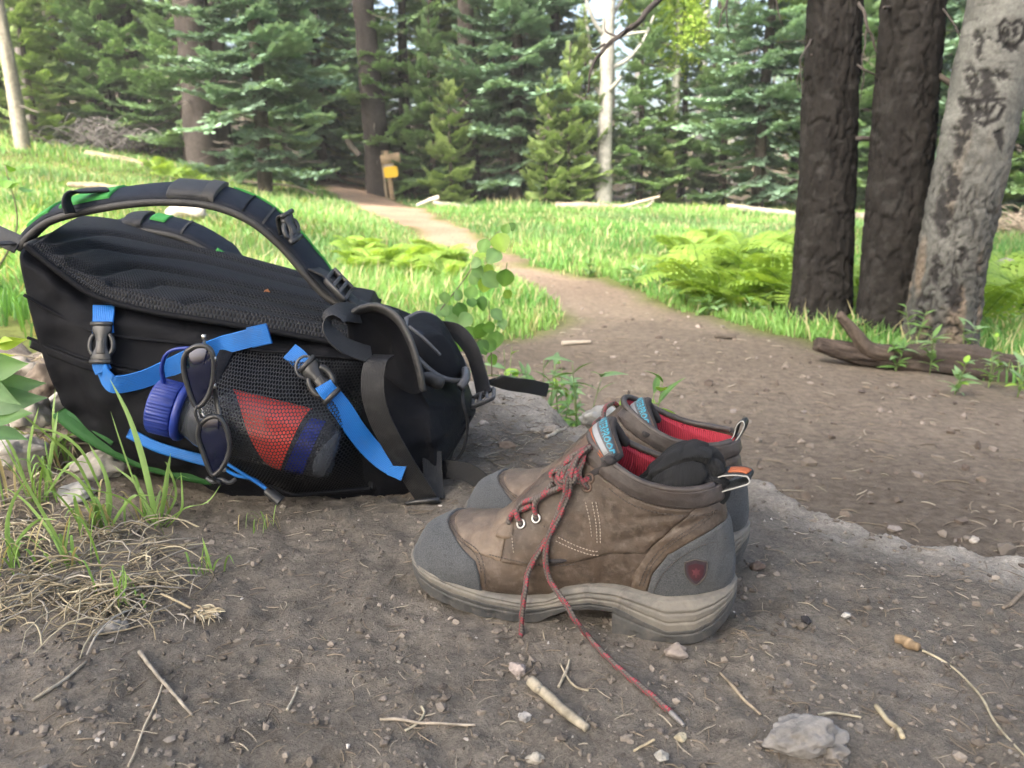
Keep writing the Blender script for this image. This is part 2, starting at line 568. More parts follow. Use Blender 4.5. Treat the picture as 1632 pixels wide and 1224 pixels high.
w = (.0011 + .0009 * g.uniform(0, 1, n)) * (1.4 + yy * .28)
t = sstep(-.5, .6, nzv + .5 * g.normal(0, .5, n))[:, None]
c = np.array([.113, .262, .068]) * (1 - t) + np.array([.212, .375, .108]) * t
blue = (sstep(.15, .5, fbm(xyz(xx * .7 + 9, yy * .7), 2, 107)) * sstep(3, 6, yy))[:, None] * .5
c = c * (1 - blue) + blue * np.array([.21, .36, .16])
dry = (g.uniform(0, 1, n) < .09)[:, None]
h = np.where(dry[:, 0], h * 1.35, h)
c = np.where(dry, np.array([.46, .42, .24]), c) * g.uniform(.75, 1.25, n)[:, None] * (1 + .28 * fbm(xyz(xx * .55 + 3, yy * .55), 3, 109))[:, None]
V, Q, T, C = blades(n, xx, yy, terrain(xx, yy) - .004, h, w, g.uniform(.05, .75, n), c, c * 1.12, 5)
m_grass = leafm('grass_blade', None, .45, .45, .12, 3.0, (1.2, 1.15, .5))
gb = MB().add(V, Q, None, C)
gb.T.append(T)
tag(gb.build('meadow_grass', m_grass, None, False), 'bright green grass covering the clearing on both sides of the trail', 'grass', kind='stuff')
# ------------------------------------------------------------------ trees
m_needle = leafm('conifer_needles', None, .30, .55, .22, 2.5, (1.1, 1.15, .7))
m_bark = colm('conifer_bark', .95, 45, .8, .01, .4, 18, .1)
m_nbark = colm('near_bark', .95, 120, .7, .004, .35, 70, .12, 6)
m_deadwood = colm('dead_wood', .9, 90, .5, .003, .3, 40, .15)
m_leaf = leafm('aspen_leaves', None, .5, .45, .2, 4.0, (1.2, 1.15, .45))

def spray(seed, twigs=11, dens=.62, flat=.25, sub=True, big=1.28):
    """one conifer branch of unit length along +x, as small needle-cluster blades: (n,4,3) and a tip weight (n,)"""
    g = np.random.default_rng(seed)
    out, tip = [], []
    def needles(o, d, L, f):
        k = max(2, int(L / .05 * dens))
        for i in range(k):
            t = (i + g.uniform(0, .9)) / k
            p = o + d * L * t
            side = np.array([-d[1], d[0], 0])
            for s in (-1, 1, 0):
                if s == 0 and g.uniform() < .45: continue
                q = norm(d * g.uniform(.7, 1.1) + side * s * g.uniform(.6, 1.0) + np.array([0, 0, g.uniform(-.15, .5) + (.6 if s == 0 else 0)]) * flat * 2)
                l = g.uniform(.05, .085) * big
                wv = norm(np.cross(q, np.array([g.normal(0, .5), g.normal(0, .5), 1]))) * l * g.uniform(.16, .26)
                out.append([p, p + q * l * .5 - wv, p + q * l, p + q * l * .5 + wv])
                tip.append(f * .6 + .4 * t)
        p = o + d * L
    ax = np.array([1.0, 0, 0])
    needles(np.zeros(3) + ax * .2, ax, .8, .6)
    for i in range(twigs):
        t = .12 + .86 * (i + g.uniform(-.3, .3)) / twigs
        for s in (-1, 1):
            if g.uniform() < .1: continue
            L = (.42 * (1 - t) ** .8 * (.35 + .65 * min(1, t / .3)) + .05) * g.uniform(.7, 1.15)
            a = s * rad(g.uniform(38, 62))
            d = norm(np.array([math.cos(a), math.sin(a), g.uniform(-.12, .1)]))
            o = np.array([t, 0, -.02])
            needles(o, d, L, t)
            for j in range(int(L / .085) if sub else 0):
                tt = .25 + .7 * j / max(1, L / .085)
                for s2 in (-1, 1):
                    if g.uniform() < .35: continue
                    a2 = a + s2 * rad(g.uniform(35, 60))
                    d2 = norm(np.array([math.cos(a2), math.sin(a2), g.uniform(-.15, .12)]))
                    needles(o + d * L * tt, d2, L * .38 * (1 - tt * .6), min(1, t + .2))
    V = np.array(out)
    # natural sag then upturned tip
    x = V[..., 0]
    V[..., 2] += -.10 * np.sin(np.clip(x, 0, 1) * np.pi * .9) + .06 * np.clip(x - .6, 0, 1) + .02 * V[..., 1]
    V[..., 2] -= .18 * np.abs(V[..., 1]) ** 1.3
    return V, np.clip(np.array(tip), 0, 1)
SPR = [spray(i + 1) for i in range(5)]
SPL = [spray(i + 41, 7, .40, .35, False, 2.0) for i in range(3)]

def crown(seed, H, clear, R, c0, c1, per=5, step=.34, droop=-12, lo=False, gaps=.12, shape=.75, dead=.0, topcut=None):
    """crown of a conifer: branches in loose whorls, each a needle spray; returns vertices and colours"""
    g = np.random.default_rng(seed)
    Vs, Cs = [], []
    z = clear
    c0, c1 = np.array(c0), np.array(c1)
    while z < (topcut or H) - .15:
        f = (z - clear) / (H - clear)
        k = per if f < .8 else max(3, per - 2)
        a0 = g.uniform(0, 6.28)
        for i in range(k):
            if g.uniform() < gaps: continue
            a = a0 + 6.28 * i / k + g.normal(0, .28)
            L = R * (1 - f) ** shape * g.uniform(.6, 1.15) + .12
            if f < .12: L *= g.uniform(.5, 1)
            S, tip = SPL[g.integers(0, 3)] if lo or z > 4.3 else SPR[g.integers(0, 5)]
            pit = rad(droop + 45 * f ** 1.5 + g.normal(0, 7))
            V = S.copy() * L
            V[..., 1] *= g.uniform(.8, 1.15)
            if L < .7: V[..., 1] *= 1.2
            roll = g.normal(0, .18)
            y, zz = V[..., 1] * math.cos(roll) - V[..., 2] * math.sin(roll), V[..., 1] * math.sin(roll) + V[..., 2] * math.cos(roll)
            x, zz = V[..., 0] * math.cos(pit) - zz * math.sin(pit), V[..., 0] * math.sin(pit) + zz * math.cos(pit)
            V = np.stack([x * math.cos(a) - y * math.sin(a), x * math.sin(a) + y * math.cos(a), zz + z + g.uniform(-.12, .12)], -1)
            b = g.uniform(.75, 1.2)
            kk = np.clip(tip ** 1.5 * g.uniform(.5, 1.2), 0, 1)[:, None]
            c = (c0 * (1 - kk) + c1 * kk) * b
            if g.uniform() < dead: c = c * 0 + np.array([.16, .09, .05]) * b
            Vs.append(V.reshape(-1, 3))
            Cs.append(np.repeat(c, 4, 0))
        z += step * g.uniform(.7, 1.3) * (1 - .35 * f)
    return np.concatenate(Vs), np.concatenate(Cs)

def quads(n):
    return np.arange(n * 4).reshape(-1, 4)

def trunkmesh(mb, pts, r, k=12, col=(.1, .08, .065), rough=.06, seed=0, rows=40):
    p = cat(pts, rows)
    rr = np.interp(np.linspace(0, 1, rows), np.linspace(0, 1, len(r)), r)
    t, n_, b = frames(p, (1, .01, 0))
    a = np.linspace(0, 2 * np.pi, k, endpoint=False)
    dirv = np.cos(a)[None, :, None] * n_[:, None] + np.sin(a)[None, :, None] * b[:, None]
    q = dirv * 1.2 + p[:, None] * np.array([1, 1, .9])
    nn = fbm(q * 3.0, 3, seed)
    V = p[:, None] + dirv * (rr[:, None] * (1 + rough * nn))[..., None]
    C = np.array(col) * (1 + .35 * nn)[..., None]
    return mb.add(V, gridF(rows, k, True), None, C.reshape(-1, 3))

def snags(mb, g, H0, H1, n, L=.8, r=.012, col=(.12, .10, .09)):
    """bare dead lower branches"""
    for i in range(n):
        a = g.uniform(0, 6.28)
        z = g.uniform(H0, H1)
        l = L * g.uniform(.4, 1.2)
        d = np.array([math.cos(a), math.sin(a), 0])
        p = [d * .08 + [0, 0, z]]
        for j in range(1, 5):
            p.append(p[-1] + d * l / 4 + np.array([g.normal(0, .03), g.normal(0, .03), g.normal(-.05, .05)]) * l * 1.4)
        tube(mb, cat(p, 9), np.linspace(r, r * .25, 9), 4, col, False)
        for j in (1, 2, 3):
            e = norm(d + np.array([g.normal(0, .7), g.normal(0, .7), g.normal(-.2, .3)])) * l * .35
            tube(mb, [p[j], p[j] + e * .5 + [0, 0, -.01], p[j] + e], [r * .5, r * .4, r * .2], 3, col, False)

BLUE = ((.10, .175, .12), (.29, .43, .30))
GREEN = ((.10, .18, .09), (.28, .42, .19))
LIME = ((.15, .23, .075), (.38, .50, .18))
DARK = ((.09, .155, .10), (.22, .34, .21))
protos = {}
def conifer(kind, key):
    """prototype meshes (trunk, crown, dead twigs) of one conifer"""
    if key in protos: return protos[key]
    pal, H, clear, R, per, step, droop, gaps, shape, r0, seed = kind
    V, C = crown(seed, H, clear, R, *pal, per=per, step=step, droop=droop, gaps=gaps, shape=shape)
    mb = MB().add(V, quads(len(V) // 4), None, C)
    g = np.random.default_rng(seed)
    t = MB()
    trunkmesh(t, [(0, 0, -.4), (.02, .01, H * .3), (-.03, .02, H * .6), (0, 0, H)], [r0 * 1.25, r0, r0 * .6, .015], 10, (.055, .047, .041), .12, seed, 26)
    d = MB()
    snags(d, g, .35, min(H * .75, 5), 26, R * .55, .011)
    protos[key] = (t, mb, d)
    return protos[key]

KINDS = {  # palette, height, bare stem, branch reach, branches per whorl, whorl spacing, droop, gaps, taper, trunk radius, seed
    'blue': (BLUE, 8.5, .55, 1.55, 6, .26, -8, .10, .6, .10, 201),
    'blue2': (BLUE, 7.5, .35, 1.35, 6, .24, -14, .10, .7, .09, 202),
    'green': (GREEN, 9.0, .5, 1.5, 6, .27, -10, .12, .6, .11, 203),
    'lime': (LIME, 6.0, .25, 1.05, 6, .22, 6, .10, .75, .07, 204),
    'dark': (DARK, 10.0, .6, 1.6, 6, .28, -14, .10, .5, .13, 205),
    'young': (LIME, 2.6, .12, .5, 5, .15, 14, .10, .8, .03, 206),
    'cone': (GREEN, 4.4, .3, 1.0, 6, .2, 2, .08, .85, .06, 207),
}
meshes = {}
def plant_tree(kind, px, py, Y, label, s=1.0, rot=0.0, name='conifer_tree', lean=0.0, group=None, cat_='tree'):
    """a conifer with its foot where the photo shows (px, py) at distance Y"""
    if kind not in meshes:
        t, c, d = conifer(KINDS[kind], kind)
        ob = []
        for nm, mb, mt in (('trunk', t, m_bark), ('crown', c, m_needle), ('dead_branches', d, m_deadwood)):
            o = mb.build(nm, mt, None, nm == 'trunk')
            ob.append(o.data)
            bpy.data.objects.remove(o)
        meshes[kind] = ob
    p = P(px, py, Y)
    e = empty(name, (p[0], p[1], float(terrain(p[0], p[1])) - .03))
    e.rotation_euler = (0, lean, rot)
    e.scale = (s, s, s)
    tag(e, label, cat_, group)
    for nm, me in zip(('trunk', 'crown', 'dead_branch'), meshes[kind]):
        o = bpy.data.objects.new(nm, me)
        COL.objects.link(o)
        o.parent = e
        if nm == 'dead_branch': o['kind'] = 'stuff'
    return e

plant_tree('blue', 422, 292, 13.0, 'broad blue-green spruce with slim pale trunk left of the trail entrance', 1.0, .4)
plant_tree('lime', 110, 235, 16.5, 'yellow-green young fir behind the leaning pale trunk at far left', .95, 1.0)
plant_tree('green', 230, 268, 16.5, 'shaggy green spruce beside the grey brush pile', 1.0, 2.0)
plant_tree('dark', 170, 240, 20, 'dark tall spruce rising behind the grey brush pile', 1.0, .7)
plant_tree('lime', 20, 225, 18, 'light green fir at the left edge of the photo', 1.25, 2.4)
plant_tree('blue2', 515, 285, 17.0, 'blue-green spruce hanging over the mouth of the trail', 1.15, 1.7)
plant_tree('dark', 470, 280, 21, 'dark spruce deep behind the trail entrance', 1.1, 3.1)
plant_tree('dark', 560, 285, 22, 'shadowed spruce straight behind the thick trail-side trunk', 1.05, .3)
plant_tree('green', 650, 300, 16.8, 'green spruce directly behind the yellow trail sign', .95, 2.9)
plant_tree('lime', 700, 305, 18.5, 'spruce with yellow-green branch tips above the trail sign', 1.3, .2)
plant_tree('blue2', 598, 296, 16.9, 'small blue spruce in front of the thick trail-side trunk', .52, 1.2)
plant_tree('blue', 822, 318, 15.5, 'tall dense blue-green spruce left of the white dead snag', 1.08, 5.0)
plant_tree('blue2', 880, 318, 17.0, 'narrow blue-green spruce crowding the dense one beside the white snag', 1.2, 4.1)
plant_tree('young', 905, 322, 14.6, 'small yellow-green spruce sapling just left of the white snag', 1.1, .9)
plant_tree('young', 925, 320, 15.2, 'thin light green spruce sapling touching the white snag', 1.35, 3.3)
plant_tree('cone', 1018, 315, 15.5, 'neat cone-shaped green fir right of the white dead snag', 1.0, .8)
plant_tree('blue', 1207, 330, 14.0, 'pale silvery blue spruce standing in the right part of the clearing', .92, 2.2)
plant_tree('green', 1385, 330, 15.0, 'light green fir seen between the two dark trunks', 1.0, 2.7)
plant_tree('blue2', 1510, 335, 12.5, 'blue spruce seen between the dark trunk and the pale aspen', 1.15, .1)
plant_tree('lime', 1625, 345, 12.0, 'light green fir at the right edge behind the aspen', 1.2, 1.9)
plant_tree('dark', 1450, 325, 19, 'dark spruce far behind the second dark trunk', 1.1, 5.1)
plant_tree('dark', 760, 312, 19.5, 'dark spruce behind the bare trunk right of the sign', 1.1, 2.5)
plant_tree('dark', 340, 285, 19, 'dark spruce behind the thick twin trunk', 1.1, 3.9)

for i_, (kd, px, py, Y, s_, lab) in enumerate((
    ('cone', 300, 275, 15.6, 1.05, 'bushy green fir pressed against the thick twin trunk'), ('lime', 60, 240, 15.0, .7, 'small yellow-green fir right beside the pale leaning trunk'), ('cone', 185, 255, 16.0, 1.1, 'green fir behind the pale short log'),
    ('cone', 455, 292, 15.5, .8, 'small fir just right of the slim-trunked spruce'), ('young', 540, 292, 18.0, 1.4, 'small fir beside the far end of the trail'), ('cone', 690, 312, 15.9, .85, 'bushy fir filling the gap right of the trail sign'),
    ('young', 720, 318, 15.0, 1.1, 'low yellow-green sapling left of the bare brown trunk'), ('cone', 785, 318, 16.5, 1.1, 'fir between the bare brown trunk and the dense spruce'), ('young', 870, 322, 14.4, .9, 'small light sapling at the foot of the dense spruce'),
    ('lime', 860, 315, 17.5, 1.0, 'light green fir behind the dense spruce'), ('cone', 1085, 316, 17.0, 1.15, 'dark green fir right of the cone-shaped one'), ('young', 1055, 318, 15.6, .9, 'low sapling at the right foot of the cone-shaped fir'),
    ('cone', 1150, 322, 16.0, 1.1, 'fir crowding the left side of the silvery blue spruce'), ('lime', 1260, 325, 17.0, 1.1, 'light green fir right of the silvery blue spruce'), ('cone', 1345, 335, 13.5, .95, 'green fir just behind the left dark trunk'),
    ('lime', 1410, 335, 16.0, 1.05, 'yellow-green fir behind the middle dark trunk'), ('cone', 1570, 345, 12.0, 1.1, 'green fir behind the leaning aspen'), ('cone', 1680, 350, 11.5, 1.2, 'green fir cut by the right edge'))):
    plant_tree(kd, px, py, Y, lab, s_, i_ * 1.3)
for i_, (px, py, Y, lab) in enumerate(((-90, 215, 16, 'green spruce just beyond the left edge of the clearing'), (-230, 190, 15, 'tall spruce up the slope beyond the left edge'), (-380, 160, 16, 'far left spruce at the top of the slope'))):
    plant_tree('green' if i_ != 1 else 'blue', px, py, Y, lab, 1.1, i_ * 2.1)
# far wood: reads as one mass behind the trees of the edge
fm = MB()
g = np.random.default_rng(77)
ft = MB()
for i in range(60):
    Y = g.uniform(21, 38)
    X = g.uniform(-1.5, 1.25) * (Y * .72)
    H = g.uniform(6, 12)
    if .06 < X / Y < .42: H = g.uniform(3.2, 4.6)
    pal = [DARK, GREEN, BLUE, DARK][g.integers(0, 4)]
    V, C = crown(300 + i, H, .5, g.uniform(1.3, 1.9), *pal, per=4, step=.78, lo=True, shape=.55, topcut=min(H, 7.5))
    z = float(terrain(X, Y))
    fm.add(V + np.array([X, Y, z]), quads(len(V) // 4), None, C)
    trunkmesh(ft, [(X, Y, z - .3), (X, Y, z + H * .5), (X, Y, z + H)], [.16, .12, .02], 6, (.09, .075, .06), .1, i, 8)
tag(fm.build('far_forest', m_needle, None, False), 'dim mass of conifers filling the back of the wood', 'forest', kind='stuff')
tag(ft.build('far_forest_stems', m_bark), 'dim tree stems standing deep inside the back of the wood', 'forest', kind='stuff')

# bare or mossy trunks of the wood's edge
def bare_trunk(name, pts, r, label, col, k=14, rows=40, cat_='tree', rough=.1, seed=3, twigs=14, tw=.7):
    p0 = np.array(pts[0])
    e = empty(name, p0)
    tag(e, label, cat_)
    mb = MB()
    trunkmesh(mb, pts, r, k, col, rough, seed, rows)
    mb.build('trunk', m_bark, e)
    if twigs:
        d = MB()
        g = np.random.default_rng(seed)
        b2 = MB()
        snags(b2, g, .5, 4.0, twigs, tw, .014, (.13, .115, .10))
        V = np.concatenate(b2.V)
        h = np.array(pts, float)
        V[:, :2] += np.stack([np.interp(V[:, 2], h[:, 2] - h[0, 2], h[:, 0]), np.interp(V[:, 2], h[:, 2] - h[0, 2], h[:, 1])], -1)
        V[:, 2] += p0[2]
        b2.V = [V]
        b2.U = [np.concatenate(b2.U)]
        b2.C = [np.concatenate(b2.C)]
        o = b2.build('dead_branch', m_deadwood, e)
        o['kind'] = 'stuff'
    return e
def up(px, py, Y, dx=0, H=9, dz=-.25):
    p = P(px, py, Y)
    return [p + [0, 0, dz], p + [dx * .25, 0, H * .25], p + [dx * .5, 0, H * .5], p + [dx, 0, H]]
BARK = (.036, .031, .028)
bare_trunk('bare_conifer', up(330, 292, 14.6, -.1), [.34, .26, .24, .15], 'thick dark trunk left of the slim spruce, left stem of a pair', BARK, seed=11)
bare_trunk('bare_conifer', up(352, 290, 14.9, .25), [.28, .2, .18, .12], 'thick dark trunk left of the slim spruce, right stem of a pair', BARK, seed=12)
bare_trunk('bare_conifer', up(607, 302, 16, -.5), [.28, .22, .2, .12], 'tall dark trunk standing just behind the trail sign', (.032, .028, .026), seed=13)
bare_trunk('bare_conifer', up(749, 318, 16, -.1), [.22, .16, .15, .1], 'bare brown trunk with dead twigs right of the trail sign', (.048, .041, .037), seed=14, twigs=24)
bare_trunk('bare_conifer', up(215, 262, 17.5, .1), [.22, .18, .16, .1], 'dark trunk behind the left end of the pale fallen log', BARK, seed=15)
bare_trunk('bare_conifer', up(492, 290, 17.5, .0), [.12, .1, .09, .06], 'thin dark trunk at the left side of the trail entrance', BARK, seed=16)
bare_trunk('bare_conifer', up(1128, 318, 18, .1), [.13, .1, .09, .06], 'slim dark trunk left of the silvery blue spruce', BARK, seed=17)
a = P(38, 236, 13.5)
b = P(-8, -20, 13.5)
bare_trunk('pale_aspen', [a + [0, 0, -.3], a + (b - a) * .35, a + (b - a) * .7, b, b + (b - a) * .8], [.13, .11, .10, .1, .05], 'pale leaning trunk at the far left edge of the meadow', (.23, .21, .165), seed=18, twigs=3)
a, b = P(52, 200, 16), P(15, -20, 16)
bare_trunk('dead_tree', [a + [0, 0, -.4], a, a + (b - a) * .5, b], [.12, .11, .1, .08], 'grey dead trunk just behind the pale leaning trunk', (.22, .2, .19), seed=19, twigs=12)
for px, Y, r_, lab in ((1003, 21, .11, 'thin white aspen stem behind the cone-shaped fir'), (1108, 20, .12, 'white aspen stem left of the silvery blue spruce'), (1170, 23, .10, 'slim white aspen stem behind the silvery blue spruce'), (1392, 19, .09, 'thin white aspen stem between the two dark trunks')):
    bare_trunk('pale_aspen', up(px, 312, Y, g.normal(0, .4)), [r_ * 1.2, r_, r_ * .9, r_ * .5], lab, (.28, .28, .26), seed=int(px), twigs=4)

# white dead snag with curved bare limbs
e = empty('dead_snag', P(960, 322, 15))
tag(e, 'white dead aspen snag with curved bare limbs at the clearing edge', 'tree')
mb = MB()
S = lambda *q: [P(x, y, 15 + dy) for x, y, dy in q]
trunkmesh(mb, S((960, 328, 0), (963, 250, 0), (966, 150, 0), (968, 80, 0), (970, 30, 0), (975, -30, 0), (980, -120, 0)), [.19, .145, .13, .13, .11, .08, .04], 14, (.25, .247, .225), .07, 51, 50)
mb.build('trunk', m_bark, e)
for q in (((966, 160, 0), (948, 135, .1), (942, 100, .1), (938, 60, .1), (934, 20, .2), (938, -30, .2)), ((968, 60, 0), (950, 40, -.1), (938, 10, -.2), (925, -30, -.2)),
          ((970, 110, 0), (1000, 95, .1), (1025, 65, .2), (1042, 25, .2)), ((969, 62, 0), (1000, 55, -.2), (1032, 50, -.3)), ((970, 35, 0), (985, 10, .2), (1010, -30, .4)), ((966, 150, 0), (985, 130, -.3), (990, 122, -.4))):
    b2 = MB()
    p = cat(S(*q), 18)
    tube(b2, p, np.linspace(.05, .018, 18), 7, (.27, .267, .245))
    b2.build('limb', m_bark, e)

def leafcloud(mb, c, R, n, s, c0, c1, seed):
    """leaves scattered through a crown volume in clumps"""
    g = np.random.default_rng(seed)
    k = max(6, n // 60)
    cl = norm(g.normal(size=(k, 3))) * (g.uniform(.25, 1, (k, 1)) ** .5) * np.array(R)
    p = cl[g.integers(0, k, n)] + g.normal(size=(n, 3)) * np.array(R) * .16 + np.array(c)
    u = norm(g.normal(size=(n, 3)))
    v = norm(np.cross(u, g.normal(size=(n, 3))))
    l = s * g.uniform(.7, 1.3, (n, 1))
    V = np.stack([p - u * l, p + v * l * .8, p + u * l, p - v * l * .8], 1).reshape(-1, 3)
    t = g.uniform(0, 1, (n, 1))
    C = np.repeat((np.array(c0) * (1 - t) + np.array(c1) * t), 4, 0)
    return mb.add(V, quads(n), None, C)

def aspen(px, py, Y, label, tops, seed, H=7, n=5200, s=.035, cols=((.16, .28, .05), (.34, .46, .09))):
    p = P(px, py, Y)
    p[2] = float(terrain(p[0], p[1]))
    e = empty('aspen_tree', p)
    tag(e, label, 'tree')
    mb = MB()
    trunkmesh(mb, [p + [0, 0, -.3], p + [.05, 0, H * .4], p + [0, .1, H]], [.1, .08, .03], 8, (.5, .5, .45), .05, seed, 16)
    mb.build('trunk', m_bark, e)
    mb = MB()
    for i, (c, R_, k) in enumerate(tops):
        leafcloud(mb, c, R_, int(n * k), s, *cols, seed + i)
    mb.build('crown', m_leaf, e, False)
    return e
aspen(1065, 312, 16.6, 'aspen with bright yellow-green leaves above the cone-shaped fir', [(P(1080, 45, 16.6), (.62, .7, .85), 1), (P(1050, -40, 16.6), (.9, .9, .6), .8), (P(1010, 20, 17), (.4, .5, .5), .3)], 61, cols=((.20, .34, .06), (.42, .55, .11)))
aspen(1345, 325, 15.5, 'leafy pale green aspen whose crown fills the gap right of the blue spruce', [(P(1265, 30, 15.5), (.45, .6, .7), .6), (P(1385, 40, 15.5), (.5, .6, .9), .7), (P(1380, 190, 15.5), (.35, .5, .7), .5)], 65, cols=((.17, .29, .09), (.34, .46, .17)))
aspen(60, 225, 19, 'leafy light green tree behind the pale leaning trunk', [(P(60, 60, 19), (1.2, .9, 1.2), 1), (P(180, 40, 19.5), (1.2, .8, .8), .7)], 69, cols=((.09, .16, .05), (.2, .3, .1)))
# ------------------------------------------------------------------ the three near trees
def to_px(V):
    d = V[..., 1] * _c - V[..., 2] * _s
    return 816 + FPX * V[..., 0] / d, 612 - FPX * (V[..., 1] * _s + V[..., 2] * _c) / d

def near_trunk(pts, r, k, zfine, bark, seed, flare=.35, rows=(230, 40)):
    """trunk surface with real bark relief; bark(p, theta, h) gives displacement and colour"""
    p = np.array(pts, float)
    h = np.linspace(0, 1, 400)
    c = cat(p, 400)
    z = c[:, 2]
    zz = np.concatenate([np.linspace(z[0], zfine, rows[0])[:-1], np.linspace(zfine, z[-1], rows[1])])
    ctr = np.stack([np.interp(zz, z, c[:, i]) for i in range(3)], -1)
    rr = np.interp(zz, np.interp(np.linspace(0, 1, len(r)), np.linspace(0, 1, len(p)), p[:, 2]), r)
    a = np.linspace(0, 2 * np.pi, k, endpoint=False)
    hh = (zz - z[0])[:, None]
    lob = 1 + flare * np.exp(-hh / .13) * (1 + .5 * np.sin(a[None] * 5 + seed) + .3 * np.sin(a[None] * 3 + 2 * seed))
    d = np.stack([np.cos(a), np.sin(a), 0 * a], -1)[None]
    V0 = ctr[:, None] + d * (rr[:, None] * lob)[..., None]
    disp, col = bark(V0, d + 0 * V0, hh + 0 * V0[..., 0])
    V = V0 + d * disp[..., None]
    return MB().add(V, gridF(len(zz), k, True), None, np.broadcast_to(col, V.shape).reshape(-1, 3))

def fir_bark(seed):
    def f(V, d, h):
        wv = .03 * np.stack([fbm(V * 7, 2, seed), fbm(V * 7, 2, seed + 3), 0 * V[..., 0]], -1)
        n1 = np.abs(fbm((V + wv) * np.array([21, 21, 5.0]), 3, seed + 7))
        n2 = np.abs(fbm((V + wv) * np.array([48, 48, 15]), 2, seed + 9))
        ter = np.floor(fbm(V * np.array([30, 30, 13]), 2, seed + 11) * 5) / 5
        pl = sstep(.0, .20, n1) * .75 + sstep(.0, .22, n2) * .25
        disp = .013 * pl + .0035 * ter + .0025 * fbm(V * np.array([90, 90, 45]), 3, seed + 13)
        tone = (.55 + .45 * pl + .25 * fbm(V * 12, 3, seed + 17))
        col = np.array([.0165, .0148, .0136])[None, None] * tone[..., None]
        fl = sstep(.35, .6, fbm(V * 26, 2, seed + 19))[..., None]
        return disp, col * (1 - fl * .6) + fl * .6 * np.array([.03, .0285, .027])
    return f

def strokes(px, py, lines):
    best = np.full(px.shape, 9e9)
    for L in lines:
        L = np.array(L, float)
        for a, b in zip(L[:-1], L[1:]):
            ab = b - a
            t = np.clip(((px - a[0]) * ab[0] + (py - a[1]) * ab[1]) / (ab @ ab + 1e-9), 0, 1)
            best = np.minimum(best, np.hypot(px - a[0] - t * ab[0], py - a[1] - t * ab[1]))
    return best
HEART = [[(1612, 82), (1595, 60), (1592, 42), (1602, 32), (1612, 40), (1624, 32), (1634, 42), (1632, 60), (1612, 82)], [(1607, 46), (1600, 44), (1598, 54), (1606, 58), (1608, 52), (1603, 52)],
         [(1622, 44), (1616, 48), (1622, 53), (1616, 58)], [(1535, 160), (1560, 158), (1600, 158)], [(1540, 166), (1548, 190), (1566, 198), (1590, 190), (1600, 170), (1585, 160), (1540, 164)], [(1556, 165), (1560, 180)], [(1572, 164), (1574, 190)], [(1585, 168), (1578, 182)]]
SCARS = [(1560, 75, 8, 22), (1585, 118, 22, 10), (1572, 140, 14, 16), (1548, 128, 8, 24), (1538, 190, 8, 34), (1528, 235, 12, 26), (1556, 178, 14, 12), (1604, 70, 14, 8), (1516, 300, 9, 34), (1500, 340, 12, 40), (1520, 470, 12, 24), (1596, 220, 5, 20), (1572, 52, 6, 5), (1490, 430, 8, 26), (1535, 410, 7, 22)]
def aspen_bark(V, d, h):
    px, py = to_px(V)
    front = (d[..., 1] < .25)
    low = sstep(1.15, .45, h + .16 * fbm(V * 5, 2, 401))
    wv = .035 * np.stack([fbm(V * 8, 2, 403), fbm(V * 8, 2, 404), 0 * h], -1)
    c1 = np.abs(fbm((V + wv) * np.array([17, 17, 4.5]), 3, 405))
    c2 = np.abs(fbm((V + wv) * np.array([26, 26, 20]), 2, 406))
    crack = np.maximum(sstep(.15, .03, c1), .8 * sstep(.07, .01, c2)) * low
    lent = sstep(.52, .62, vnoise(np.stack([V[..., 0] * 9, V[..., 1] * 9, V[..., 2] * 120], -1), 407)) * .8
    sc_ = 0 * h
    wob = 7 * fbm(V * 40, 4, 409, .65)
    for x, y, a, b in SCARS:
        sc_ = np.maximum(sc_, sstep(1.25, .8, np.hypot((px - x + wob) / a, (py - y + wob * 1.5) / b)))
    for x, y, a, b in SCARS:      # the far side of the trunk is scarred as well
        sc_ = np.maximum(sc_, sstep(1.25, .8, np.hypot((px - x - 30 + wob) / a, (py - y + 60 + wob) / b)) * ~front)
    sc_ = sc_ * np.where(front, 1, 1)
    carve = sstep(4.2, 2.0, strokes(px, py, HEART) + .15 * wob) * front
    dark = np.clip(np.maximum(np.maximum(crack, sc_ * .95), np.maximum(carve, lent * (1 - low) * .45)), 0, 1)
    pale = np.array([.122, .122, .113]) * (1 - .45 * low)[..., None] * (1 + .2 * fbm(V * 10, 3, 411))[..., None]
    tan = sstep(.2, .6, fbm(V * np.array([14, 14, 4]), 2, 413) + .1)[..., None] * low[..., None]
    pale = pale * (1 - tan * .7) + tan * .7 * np.array([.15, .115, .085])
    col = pale * (1 - dark[..., None]) + dark[..., None] * np.array([.022, .021, .021])
    return -.013 * crack - .008 * sc_ - .004 * carve + .004 * fbm(V * 22, 3, 415) + .005 * low * fbm(V * 60, 2, 417), col

def near_tree(label, base, low, top, Y, r, bark, seed, k=110, flare=.35, cl=None, mat=None, H=9.0):
    b = P(*base, Y)
    b[2] = float(terrain(b[0], b[1]))
    l, t = P(*low, Y), P(*top, Y)
    d = (t - l) / (t[2] - l[2])
    pts = [b + [0, 0, -.12], l, t, t + d * .9, t + d * 3, t + d * 6]
    e = empty('near_tree', b)
    tag(e, label, 'tree')
    near_trunk(pts, r, k, t[2] + .25, bark, seed, flare).build('trunk', mat or m_nbark, e)
    return e, t, d

